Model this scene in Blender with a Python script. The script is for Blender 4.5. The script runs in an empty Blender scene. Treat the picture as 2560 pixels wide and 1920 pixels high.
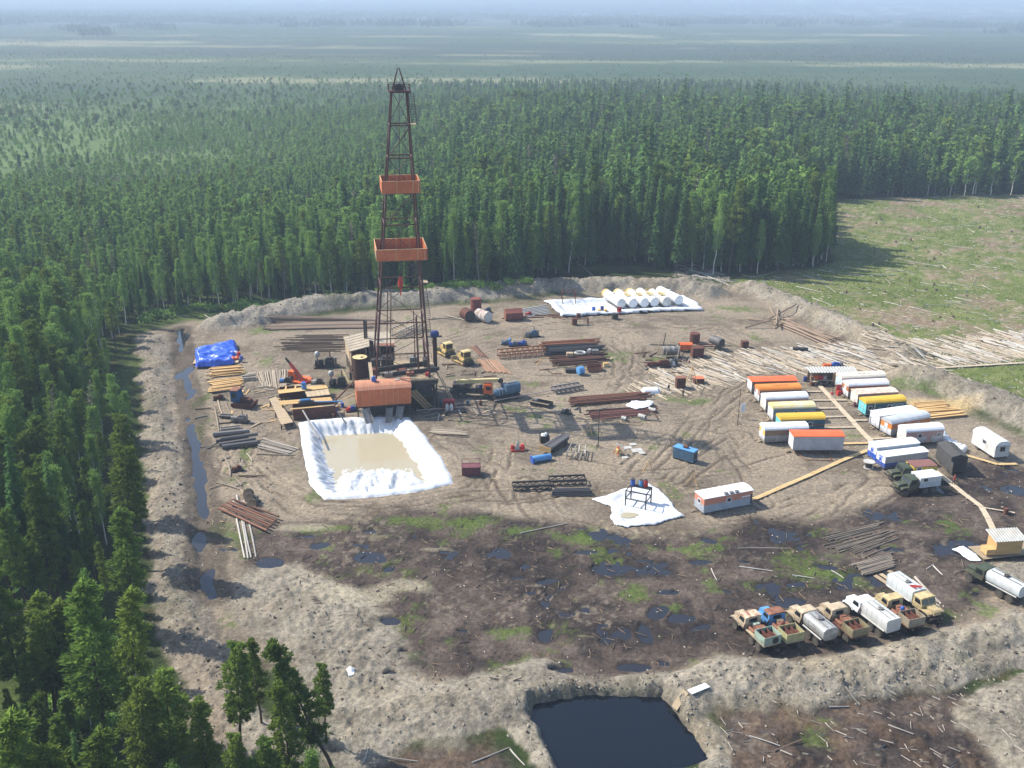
import bpy, bmesh, math, random
import numpy as np
from mathutils import Vector, Matrix, Euler

random.seed(7)
rng = np.random.default_rng(7)
R = math.radians
SC = bpy.context.scene
COL = SC.collection

# ------------------------------------------------------------------ camera, world, sun, exposure
F_PX, CAM_H = 2550.0, 72.0
PITCH, ROLL = math.atan((960 + 6) / F_PX), R(0.4)
fwd = Vector((0, math.cos(PITCH), -math.sin(PITCH)))
right0, up0 = Vector((1, 0, 0)), Vector((0, math.sin(PITCH), math.cos(PITCH)))
right = right0 * math.cos(ROLL) + up0 * math.sin(ROLL)
up = up0 * math.cos(ROLL) - right0 * math.sin(ROLL)
cam = bpy.data.cameras.new('camera')
cam.sensor_width = 36.0
cam.lens = 36.0 * F_PX / 2560.0
cam.clip_start = 1.0
cam.clip_end = 60000.0
cob = bpy.data.objects.new('camera', cam)
COL.objects.link(cob)
cob.matrix_world = Matrix(((right.x, up.x, -fwd.x, 0), (right.y, up.y, -fwd.y, 0), (right.z, up.z, -fwd.z, CAM_H), (0, 0, 0, 1)))
SC.camera = cob

SUN_EL = R(45.5)
SUN_TO = Vector((-0.93, 0.37, 0)).normalized() * math.cos(SUN_EL) + Vector((0, 0, math.sin(SUN_EL)))
world = bpy.data.worlds.new('World')
SC.world = world
world.use_nodes = True
wn = world.node_tree
for n in list(wn.nodes):
 wn.nodes.remove(n)
sky = wn.nodes.new('ShaderNodeTexSky')
sky.sky_type = 'NISHITA'
sky.sun_disc = False
sky.sun_elevation = SUN_EL
sky.sun_rotation = math.atan2(SUN_TO.x, SUN_TO.y)
sky.air_density = 1.0
sky.dust_density = 1.0
bg = wn.nodes.new('ShaderNodeBackground')
bg.inputs['Strength'].default_value = 0.15
wo = wn.nodes.new('ShaderNodeOutputWorld')
wn.links.new(sky.outputs[0], bg.inputs[0])
wn.links.new(bg.outputs[0], wo.inputs[0])
sun = bpy.data.lights.new('sun', 'SUN')
sun.energy = 5.0
sun.angle = R(0.5)
sun.color = (1.0, 0.94, 0.83)
sob = bpy.data.objects.new('sun', sun)
COL.objects.link(sob)
sob.rotation_euler = (-SUN_TO).to_track_quat('-Z', 'Y').to_euler()
sob.location = (-60, 60, 200)
SC.view_settings.view_transform = 'Standard'
SC.view_settings.look = 'None'
SC.view_settings.exposure = 0.72
SC.view_settings.gamma = 1.0
SC.render.engine = 'CYCLES'
cy = SC.cycles
cy.max_bounces = 5
cy.diffuse_bounces = 3
cy.glossy_bounces = 2
cy.transmission_bounces = 2
cy.transparent_max_bounces = 4
cy.volume_bounces = 0
cy.use_denoising = True
cy.use_adaptive_sampling = True
cy.adaptive_threshold = 0.02
cy.sample_clamp_indirect = 4.0
HAZE_DENSITY = 0.00027

# ------------------------------------------------------------------ photo pixel (2560 x 1920) <-> ground
CAMP = Vector((0, 0, CAM_H))
def G(px, py, z=0.0):
 """Ground point (at height z) that stands at this place of the site plan."""
 d = fwd + right * ((px - 1280) / F_PX) + up * ((960 - py) / F_PX)
 t = (z - CAM_H) / d.z
 p = CAMP + d * t
 return Vector((p.x, p.y, z))
def GA(pts, z=0.0):
 return np.array([G(x, y, z)[:2] for x, y in pts])
def proj(X, Y, Z=0.0):
 dx, dy, dz = X, Y, Z - CAM_H
 zc = dx * fwd.x + dy * fwd.y + dz * fwd.z
 return 1280 + F_PX * (dx * right.x + dy * right.y + dz * right.z) / zc, 960 - F_PX * (dx * up.x + dy * up.y + dz * up.z) / zc

# ------------------------------------------------------------------ noise
def _hash(ix, iy, seed):
 h = (ix.astype(np.int64) * 374761393 + iy.astype(np.int64) * 668265263 + seed * 1442695041) & 0xFFFFFFFF
 h = ((h ^ (h >> 13)) * 1274126177) & 0xFFFFFFFF
 h = h ^ (h >> 16)
 return (h & 0xFFFFFF) / float(0xFFFFFF)
def vnoise(x, y, seed=0):
 ix, iy = np.floor(x), np.floor(y)
 fx, fy = x - ix, y - iy
 fx = fx * fx * (3 - 2 * fx); fy = fy * fy * (3 - 2 * fy)
 a, b = _hash(ix, iy, seed), _hash(ix + 1, iy, seed)
 c, d = _hash(ix, iy + 1, seed), _hash(ix + 1, iy + 1, seed)
 return (a * (1 - fx) + b * fx) * (1 - fy) + (c * (1 - fx) + d * fx) * fy
def fbm(x, y, scale, octv=4, seed=0):
 x = np.asarray(x, float) / scale; y = np.asarray(y, float) / scale
 t, amp, tot = 0.0, 1.0, 0.0
 for o in range(octv):
  t = t + amp * vnoise(x + 17.3 * o, y - 9.1 * o, seed + o * 31)
  tot += amp; amp *= 0.55; x = x * 2.03; y = y * 2.03
 return t / tot
def sstep(a, b, x):
 t = np.clip((x - a) / (b - a), 0, 1)
 return t * t * (3 - 2 * t)
def sdpoly(X, Y, poly):
 """signed distance to a polygon, positive inside"""
 d2 = np.full(X.shape, 1e18); inside = np.zeros(X.shape, bool)
 n = len(poly)
 for i in range(n):
  ax, ay = poly[i]; bx, by = poly[(i + 1) % n]
  ex, ey = bx - ax, by - ay
  t = np.clip(((X - ax) * ex + (Y - ay) * ey) / (ex * ex + ey * ey + 1e-9), 0, 1)
  d2 = np.minimum(d2, (X - ax - t * ex) ** 2 + (Y - ay - t * ey) ** 2)
  cond = ((ay > Y) != (by > Y))
  xi = ex * (Y - ay) / (ey if abs(ey) > 1e-9 else 1e-9) + ax
  inside ^= cond & (X < xi)
 d = np.sqrt(d2)
 return np.where(inside, d, -d)
def dpoly(X, Y, pts):
 """distance to a polyline and the parameter (metres) along it, signed side distance"""
 d2 = np.full(X.shape, 1e18); al = np.zeros(X.shape); sd = np.zeros(X.shape); s0 = 0.0
 for i in range(len(pts) - 1):
  ax, ay = pts[i]; bx, by = pts[i + 1]
  ex, ey = bx - ax, by - ay; L = math.hypot(ex, ey) + 1e-9
  t = np.clip(((X - ax) * ex + (Y - ay) * ey) / (L * L), 0, 1)
  q = (X - ax - t * ex) ** 2 + (Y - ay - t * ey) ** 2
  m = q < d2
  d2 = np.where(m, q, d2); al = np.where(m, s0 + t * L, al)
  sd = np.where(m, (ex * (Y - ay) - ey * (X - ax)) / L, sd)
  s0 += L
 return np.sqrt(d2), al, sd

# ------------------------------------------------------------------ materials
MATS = {}
def mat(name, c1, c2=None, scale=1.5, rough=0.75, metal=0.0, lo=0.35, hi=0.7, stretch=(1, 1, 1), rnd=0.0, spec=0.3, bump=0.0, mud=0.0):
 if name in MATS:
  return MATS[name]
 m = bpy.data.materials.new(name); m.use_nodes = True
 nt = m.node_tree; b = nt.nodes['Principled BSDF']
 b.inputs['Roughness'].default_value = rough
 b.inputs['Metallic'].default_value = metal
 b.inputs['Specular IOR Level'].default_value = spec
 if c2 is None:
  c2 = tuple(x * 0.72 for x in c1)
 tc = nt.nodes.new('ShaderNodeTexCoord'); mp = nt.nodes.new('ShaderNodeMapping')
 mp.inputs['Scale'].default_value = stretch
 oi = nt.nodes.new('ShaderNodeObjectInfo')
 ad = nt.nodes.new('ShaderNodeVectorMath'); ad.operation = 'MULTIPLY_ADD'
 nt.links.new(oi.outputs['Random'], ad.inputs[0]); ad.inputs[1].default_value = (37, 37, 37)
 nt.links.new(tc.outputs['Object'], ad.inputs[2])
 nt.links.new(ad.outputs[0], mp.inputs[0])
 no = nt.nodes.new('ShaderNodeTexNoise'); no.inputs['Scale'].default_value = scale
 no.inputs['Detail'].default_value = 6; no.inputs['Roughness'].default_value = 0.65
 nt.links.new(mp.outputs[0], no.inputs['Vector'])
 rp = nt.nodes.new('ShaderNodeMapRange'); rp.inputs[1].default_value = lo; rp.inputs[2].default_value = hi
 nt.links.new(no.outputs['Fac'], rp.inputs[0])
 mx = nt.nodes.new('ShaderNodeMix'); mx.data_type = 'RGBA'
 mx.inputs[6].default_value = (*c1, 1); mx.inputs[7].default_value = (*c2, 1)
 nt.links.new(rp.outputs[0], mx.inputs[0])
 out = mx.outputs[2]
 if mud:
  sx = nt.nodes.new('ShaderNodeSeparateXYZ'); nt.links.new(tc.outputs['Object'], sx.inputs[0])
  ml = nt.nodes.new('ShaderNodeMath'); ml.operation = 'MULTIPLY_ADD'; ml.inputs[1].default_value = -1.6 * mud; nt.links.new(no.outputs['Fac'], ml.inputs[0]); nt.links.new(sx.outputs['Z'], ml.inputs[2])
  mr = nt.nodes.new('ShaderNodeMapRange'); mr.inputs[1].default_value = mud * .75; mr.inputs[2].default_value = -mud * .7; mr.inputs[4].default_value = .85; nt.links.new(ml.outputs[0], mr.inputs[0])
  m2 = nt.nodes.new('ShaderNodeMix'); m2.data_type = 'RGBA'; m2.inputs[7].default_value = (.13, .102, .075, 1)
  nt.links.new(mr.outputs[0], m2.inputs[0]); nt.links.new(out, m2.inputs[6]); out = m2.outputs[2]
 if rnd:
  hs = nt.nodes.new('ShaderNodeHueSaturation')
  mr = nt.nodes.new('ShaderNodeMapRange'); mr.inputs[3].default_value = 1 - rnd; mr.inputs[4].default_value = 1 + rnd
  nt.links.new(oi.outputs['Random'], mr.inputs[0]); nt.links.new(mr.outputs[0], hs.inputs['Value'])
  nt.links.new(out, hs.inputs['Color']); out = hs.outputs[0]
 nt.links.new(out, b.inputs['Base Color'])
 if bump:
  bp = nt.nodes.new('ShaderNodeBump'); bp.inputs['Strength'].default_value = bump; bp.inputs['Distance'].default_value = 0.1
  nt.links.new(no.outputs['Fac'], bp.inputs['Height']); nt.links.new(bp.outputs[0], b.inputs['Normal'])
 MATS[name] = m
 return m
def leafmat(name, c, c2, trans=0.35, var=0.3):
 if name in MATS:
  return MATS[name]
 m = bpy.data.materials.new(name); m.use_nodes = True
 nt = m.node_tree
 for n in list(nt.nodes):
  nt.nodes.remove(n)
 out = nt.nodes.new('ShaderNodeOutputMaterial')
 oi = nt.nodes.new('ShaderNodeObjectInfo'); ge = nt.nodes.new('ShaderNodeNewGeometry')
 mx = nt.nodes.new('ShaderNodeMix'); mx.data_type = 'RGBA'
 mx.inputs[6].default_value = (*c, 1); mx.inputs[7].default_value = (*c2, 1)
 ma = nt.nodes.new('ShaderNodeMath'); ma.operation = 'MULTIPLY_ADD'
 ma.inputs[1].default_value = 0.35; nt.links.new(ge.outputs['Random Per Island'], ma.inputs[0])
 mb = nt.nodes.new('ShaderNodeMath'); mb.operation = 'MULTIPLY'; mb.inputs[1].default_value = 0.65
 nt.links.new(oi.outputs['Random'], mb.inputs[0]); nt.links.new(mb.outputs[0], ma.inputs[2])
 nt.links.new(ma.outputs[0], mx.inputs[0])
 hs = nt.nodes.new('ShaderNodeHueSaturation')
 w = nt.nodes.new('ShaderNodeTexWhiteNoise'); w.noise_dimensions = '1D'
 nt.links.new(oi.outputs['Random'], w.inputs['W'])
 mr = nt.nodes.new('ShaderNodeMapRange'); mr.inputs[3].default_value = 1 - var; mr.inputs[4].default_value = 1 + var
 nt.links.new(w.outputs['Value'], mr.inputs[0]); nt.links.new(mr.outputs[0], hs.inputs['Value'])
 nt.links.new(mx.outputs[2], hs.inputs['Color'])
 d = nt.nodes.new('ShaderNodeBsdfDiffuse'); t = nt.nodes.new('ShaderNodeBsdfTranslucent')
 vs = nt.nodes.new('ShaderNodeVectorMath'); vs.operation = 'SCALE'; vs.inputs['Scale'].default_value = trans * 1.25
 nt.links.new(hs.outputs[0], vs.inputs[0]); nt.links.new(vs.outputs[0], t.inputs[0]); nt.links.new(hs.outputs[0], d.inputs[0])
 ms = nt.nodes.new('ShaderNodeAddShader')
 nt.links.new(d.outputs[0], ms.inputs[0]); nt.links.new(t.outputs[0], ms.inputs[1])
 nt.links.new(ms.outputs[0], out.inputs[0])
 MATS[name] = m
 return m

# ------------------------------------------------------------------ mesh builder and object tagging
class MB:
 def __init__(s):
  s.v, s.f, s.m = [], [], []
 def add(s, vs, fs, mi=0):
  o = len(s.v)
  s.v.extend([tuple(p) for p in vs])
  for f in fs:
   s.f.append([o + i for i in f]); s.m.append(mi)
  return s
 def box(s, c, d, mi=0, rz=0.0, rx=0.0, ry=0.0, taper=1.0):
  hx, hy, hz = d[0] / 2, d[1] / 2, d[2] / 2
  pts = [(-hx, -hy, -hz), (hx, -hy, -hz), (hx, hy, -hz), (-hx, hy, -hz), (-hx * taper, -hy * taper, hz), (hx * taper, -hy * taper, hz), (hx * taper, hy * taper, hz), (-hx * taper, hy * taper, hz)]
  if rz or rx or ry:
   e = Euler((rx, ry, rz)).to_matrix()
   pts = [e @ Vector(p) for p in pts]
  pts = [(p[0] + c[0], p[1] + c[1], p[2] + c[2]) for p in pts]
  return s.add(pts, [(0, 3, 2, 1), (4, 5, 6, 7), (0, 1, 5, 4), (1, 2, 6, 5), (2, 3, 7, 6), (3, 0, 4, 7)], mi)
 def b2(s, x0, x1, y0, y1, z0, z1, mi=0):
  return s.box(((x0 + x1) / 2, (y0 + y1) / 2, (z0 + z1) / 2), (abs(x1 - x0), abs(y1 - y0), abs(z1 - z0)), mi)
 def tube(s, p, q, r, n=8, mi=0, r2=None, cap=True):
  p, q = Vector(p), Vector(q); d = q - p
  if d.length < 1e-6:
   return s
  r2 = r if r2 is None else r2
  z = d.normalized(); x = z.orthogonal().normalized(); y = z.cross(x)
  vs = []
  for c, rr in ((p, r), (q, r2)):
   for i in range(n):
    a = 2 * math.pi * i / n
    vs.append(c + (x * math.cos(a) + y * math.sin(a)) * rr)
  fs = [(i, (i + 1) % n, n + (i + 1) % n, n + i) for i in range(n)]
  if cap:
   fs += [tuple(range(n - 1, -1, -1)), tuple(range(n, 2 * n))]
  return s.add(vs, fs, mi)
 def bar(s, p, q, w, mi=0, h=None):
  """square section bar"""
  p, q = Vector(p), Vector(q); d = q - p
  z = d.normalized()
  side = z.cross(Vector((0, 0, 1)))
  if side.length < 1e-4:
   side = Vector((1, 0, 0))
  side.normalize(); u = side.cross(z).normalized(); h = w if h is None else h
  vs = []
  for c in (p, q):
   for a, b in ((-1, -1), (1, -1), (1, 1), (-1, 1)):
    vs.append(c + side * (a * w / 2) + u * (b * h / 2))
  return s.add(vs, [(0, 1, 2, 3), (7, 6, 5, 4), (0, 4, 5, 1), (1, 5, 6, 2), (2, 6, 7, 3), (3, 7, 4, 0)], mi)
 def lathe(s, c, prof, n=16, axis='z', mi=0, caps=True):
  """prof: list of (radius, height) along the axis from c"""
  vs = []
  for r, h in prof:
   for i in range(n):
    a = 2 * math.pi * i / n
    x, y = r * math.cos(a), r * math.sin(a)
    p = (x, y, h) if axis == 'z' else ((h, x, y) if axis == 'x' else (y, h, x))
    vs.append((p[0] + c[0], p[1] + c[1], p[2] + c[2]))
  fs = []
  for k in range(len(prof) - 1):
   for i in range(n):
    j = (i + 1) % n
    fs.append((k * n + i, k * n + j, (k + 1) * n + j, (k + 1) * n + i))
  if caps:
   fs.append(tuple(range(n - 1, -1, -1)))
   fs.append(tuple((len(prof) - 1) * n + i for i in range(n)))
  return s.add(vs, fs, mi)
 def prism(s, prof, x0, x1, mi=0, mis=None):
  """profile of (y, z) points extruded along x; mis: material per side face"""
  n = len(prof)
  vs = [(x0, y, z) for y, z in prof] + [(x1, y, z) for y, z in prof]
  o = len(s.v)
  s.v.extend(vs)
  for i in range(n):
   j = (i + 1) % n
   s.f.append([o + i, o + j, o + n + j, o + n + i]); s.m.append(mi if mis is None else mis[i])
  s.f.append([o + i for i in range(n - 1, -1, -1)]); s.m.append(mi)
  s.f.append([o + n + i for i in range(n)]); s.m.append(mi)
  return s
 def prismy(s, prof, y0, y1, mi=0):
  """profile of (x, z) points extruded along y"""
  n = len(prof)
  vs = [(x, y0, z) for x, z in prof] + [(x, y1, z) for x, z in prof]
  fs = [(i, (i + 1) % n, n + (i + 1) % n, n + i) for i in range(n)]
  fs += [tuple(range(n - 1, -1, -1)), tuple(range(n, 2 * n))]
  return s.add(vs, fs, mi)
 def mesh(s, name, mats, smooth=False):
  me = bpy.data.meshes.new(name)
  me.from_pydata(s.v, [], s.f)
  ms = mats if isinstance(mats, (list, tuple)) else [mats]
  for m in ms:
   me.materials.append(m)
  if len(ms) > 1:
   me.polygons.foreach_set('material_index', s.m)
  if smooth:
   me.polygons.foreach_set('use_smooth', [True] * len(s.f))
   try:
    me.set_sharp_from_angle(angle=R(40))
   except Exception:
    pass
  bm = bmesh.new(); bm.from_mesh(me); bmesh.ops.recalc_face_normals(bm, faces=bm.faces); bm.to_mesh(me); bm.free()
  me.update()
  return me
 def build(s, name, mats, parent=None, smooth=False, label=None):
  return link(name, s.mesh(name, mats, smooth), parent, label)
def link(name, data, parent=None, label=None):
 o = bpy.data.objects.new(name, data); COL.objects.link(o)
 if parent is not None:
  o.parent = parent
 if label:
  o['label'] = label
 return o
def tag(o, label, cat, group=None, kind=None):
 if label:
  o['label'] = label
 if cat:
  o['category'] = cat
 if group:
  o['group'] = group
 if kind:
  o['kind'] = kind
 return o
def thing(name, label, cat, loc=(0, 0, 0), rz=0.0, group=None):
 o = bpy.data.objects.new(name, None); COL.objects.link(o)
 o.empty_display_size = 0.3
 o.location = loc; o.rotation_euler = (0, 0, rz)
 return tag(o, label, cat, group)
def children_of(o):
 return [c for c in bpy.data.objects if c.parent == o]
def copy_tree(o, parent=None):
 c = o.copy(); COL.objects.link(c)
 if parent is not None:
  c.parent = parent
 for ch in list(o.children):
  copy_tree(ch, c)
 return c
def mesh_from(name, verts, faces, m, parent=None):
 me = bpy.data.meshes.new(name)
 me.from_pydata(verts, [], faces)
 for x in (m if isinstance(m, (list, tuple)) else [m]):
  me.materials.append(x)
 me.update()
 return link(name, me, parent)

# ================================================================== SETTING: terrain
PIT = [(744, 1060), (800, 1052), (882, 1046), (1023, 1046), (1062, 1087), (1100, 1140), (1131, 1195), (1135, 1213), (1040, 1235), (918, 1249), (809, 1253), (773, 1217), (757, 1145)]
POND = [(1342, 1756), (1400, 1745), (1480, 1735), (1560, 1738), (1655, 1729), (1684, 1770), (1720, 1830), (1760, 1888), (1700, 1903), (1500, 1923), (1410, 1925), (1385, 1870), (1360, 1805), (1338, 1785)]
CLEAR = [(1790, 735), (1860, 690), (2010, 676), (2085, 655), (2040, 600), (1990, 540), (1985, 502), (2135, 498), (2330, 490), (2620, 486), (2640, 1070), (2540, 1030), (2440, 985), (2360, 950), (2285, 925), (2240, 880), (2130, 800), (1990, 745), (1890, 725)]
BOG = [(590, 1345), (690, 1300), (860, 1300), (1000, 1262), (1150, 1268), (1300, 1290), (1480, 1320), (1640, 1335), (1760, 1325), (1900, 1285), (2040, 1300), (2200, 1260), (2330, 1200), (2420, 1150), (2640, 1170), (2640, 1420), (2470, 1400), (2440, 1520), (2330, 1590), (2100, 1640), (1850, 1655), (1680, 1690), (1480, 1720), (1340, 1735), (1210, 1720), (1080, 1700), (930, 1660), (880, 1580), (800, 1540), (760, 1480), (620, 1440)]
BOG2 = [(1800, 1772), (1960, 1748), (2200, 1732), (2420, 1712), (2490, 1760), (2560, 1900), (2640, 2100), (1700, 2100), (1800, 1900)]
BOG3 = [(860, 1890), (980, 1880), (1180, 1850), (1270, 1880), (1360, 2000), (900, 2000)]
YARD_GREEN = [(1960, 700), (2000, 730)]
SITE = [(345, 835), (470, 800), (600, 790), (800, 790), (1000, 772), (1300, 748), (1600, 728), (1780, 715), (1850, 712), (1960, 752), (2130, 830), (2240, 890), (2300, 980), (2480, 1060), (2640, 1120), (2640, 1560), (2330, 1620), (1700, 1700), (1200, 1740), (900, 1760), (520, 1620), (450, 1400), (420, 1150), (400, 950)]
# (polyline in plan, height m, half width m, roughness)
BERMS = [
 ([(378, 850), (388, 950), (398, 1050), (411, 1150), (424, 1260), (436, 1380), (452, 1500), (485, 1620), (545, 1740), (600, 1840)], 1.0, 4.3, .9),
 ([(560, 815), (680, 790), (800, 768), (920, 758), (1040, 752), (1150, 742), (1290, 730), (1420, 724), (1560, 722), (1700, 726), (1770, 735)], 3.0, 6.5, 1.0),
 ([(1880, 726), (1960, 752), (2040, 788), (2130, 830), (2220, 868), (2270, 890)], 2.4, 6.0, 0.8),
 ([(2285, 945), (2360, 965), (2450, 1000), (2540, 1035), (2640, 1080)], 2.6, 8.0, 0.8),
 ([(2640, 1560), (2540, 1580), (2420, 1610), (2300, 1660), (2160, 1690), (2000, 1705), (1860, 1712), (1760, 1735), (1690, 1745)], 1.7, 5.2, .8),
 ([(2640, 1630), (2500, 1665), (2350, 1690), (2200, 1705), (2000, 1722), (1850, 1742)], .9, 3.4, .8),
 ([(1350, 1735), (1250, 1755), (1130, 1775), (1000, 1795), (880, 1820), (760, 1830)], 1.1, 7.0, .8),
 ([(700, 1480), (800, 1560), (860, 1640), (900, 1730)], 0.5, 9.0, 1.2),
 ([(1340, 1735), (1480, 1716), (1660, 1712), (1708, 1760), (1760, 1830), (1805, 1890), (1780, 1960)], 0.5, 2.4, 0.5),
 ([(1330, 1745), (1325, 1800), (1360, 1880), (1400, 1960)], 0.5, 2.6, 0.6),
 ([(2490, 1432), (2540, 1430), (2640, 1428)], .6, 2.4, 0.4),
 ([(2480, 1820), (2540, 1760), (2640, 1740)], 1.0, 4.5, 0.6),
 ([(2560, 1900), (2640, 1840)], 1.0, 5.0, 0.6),
]
DITCH = [(455, 822), (458, 880), (466, 940), (476, 1000), (484, 1080), (494, 1150), (502, 1230), (508, 1330), (518, 1420), (526, 1490)]
# puddles: plan x, y, half sizes in metres, rotation
PUDDLES = [(458, 845, 2.6, 5.0), (462, 930, 1.6, 6.0), (470, 985, 1.2, 4.0), (476, 1050, .9, 1.6), (494, 1170, 1.0, 3.6), (505, 1270, .8, 1.0), (512, 1355, 2.0, 3.6), (526, 1450, 1.6, 3.2),
           (694, 1409, 3.4, 2.6), (918, 1392, 2.8, 2.0), (798, 1369, 1.3, 1.2), (914, 1336, 2.2, 1.0), (777, 1344, 1.4, .6), (1254, 1380, 2.6, 2.2), (958, 1416, 1.4, 1.2), (1113, 1380, 1.4, .8),
           (961, 1557, 2.0, 1.3), (1144, 1580, 1.6, .8), (1006, 1623, 1.0, .8), (969, 1674, 1.6, .8), (1415, 1682, 2.2, 1.5), (1592, 1665, 3.2, 1.6), (1665, 1650, 1.6, 1.0), (1653, 1527, 2.2, 1.6), (1700, 1545, 2.4, 1.2),
           (1673, 1479, 2.4, 1.1), (1526, 1430, 3.0, 1.8), (1465, 1381, 3.0, 1.1), (1368, 1450, 2.2, 1.2), (1286, 1434, 2.2, .9), (1754, 1401, 3.2, 1.0), (1775, 1344, 1.6, 1.3), (1974, 1503, 4.2, 2.0), (2060, 1417, 3.4, 1.5), (2230, 1380, 2.2, 1.0),
           (2547, 1225, 3.5, 2.5), (2525, 1175, 2.5, 1.2), (1560, 1345, 2.4, 1.0), (1600, 1400, 2.0, .9), (1450, 1325, 2.0, .5), (2190, 1450, 2.2, 1.0), (1880, 1410, 2.2, .8), (590, 1370, 2.2, .6), (1735, 1570, 2.0, 1.0), (1810, 1470, 1.4, .7)]
TRACKS = [
 [(560, 1130), (640, 1215), (740, 1262), (900, 1272), (1060, 1258), (1170, 1225), (1230, 1160), (1240, 1110)],
 [(600, 1100), (680, 1215), (800, 1275), (980, 1280), (1150, 1250), (1300, 1235), (1480, 1215)],
 [(1140, 1100), (1250, 1120), (1420, 1160), (1600, 1190), (1800, 1170), (1960, 1130)],
 [(1190, 1060), (1330, 1030), (1450, 1060), (1600, 1070), (1760, 1040), (1840, 985), (1900, 950)],
 [(1700, 1110), (1740, 1040), (1800, 980), (1870, 930), (1930, 905)],
 [(1720, 1110), (1765, 1050), (1830, 990), (1900, 945)],
 [(1560, 1180), (1640, 1110), (1720, 1080), (1800, 1100), (1860, 1180), (1900, 1260)],
 [(1180, 880), (1300, 840), (1450, 822), (1620, 815), (1780, 830), (1900, 880), (2010, 890)],
 [(1120, 850), (1260, 810), (1420, 800), (1620, 790), (1800, 800), (1900, 840)],
 [(1180, 960), (1340, 945), (1500, 950), (1640, 935), (1760, 960)],
 [(1500, 870), (1540, 920), (1560, 960), (1540, 1000)], [(1590, 840), (1580, 900), (1570, 960)], [(1530, 850), (1560, 900), (1590, 930)],
 [(1120, 1100), (1180, 1130), (1230, 1200), (1260, 1260)],
 [(1820, 1300), (1960, 1330), (2060, 1290), (2140, 1240)], [(1800, 1330), (1980, 1350), (2120, 1300), (2200, 1230)], [(1780, 1290), (1900, 1290), (2050, 1240), (2150, 1190)],
 [(1700, 1200), (1780, 1130), (1850, 1090)], [(1660, 1190), (1740, 1090), (1800, 1040)],
 [(1560, 1320), (1680, 1400), (1780, 1500), (1800, 1600)], [(560, 1180), (600, 1110), (680, 1100)],
 [(1500, 1330), (1400, 1300), (1340, 1260), (1300, 1200)],
]
_bermW = [(GA(p), h, w, r) for p, h, w, r in BERMS]
_trackW = [GA(t) for t in TRACKS]
_ditchW = GA(DITCH)
_pitW, _pondW, _clearW, _bogW, _bog2W, _bog3W, _siteW = [GA(p) for p in (PIT, POND, CLEAR, BOG, BOG2, BOG3, SITE)]
_pudW = [(G(x, y)[:2], a * (.6 if x > 540 else .55), b * (.6 if x > 540 else .75)) for x, y, a, b in PUDDLES]
WATER_Z = -0.16
CORR = [(1560, 985), (1640, 925), (1800, 885), (2000, 868), (2300, 852), (2640, 822), (2640, 890), (2400, 912), (2250, 925), (2050, 930), (1900, 935), (1790, 962), (1640, 990)]
_corrW = GA(CORR)

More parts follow.
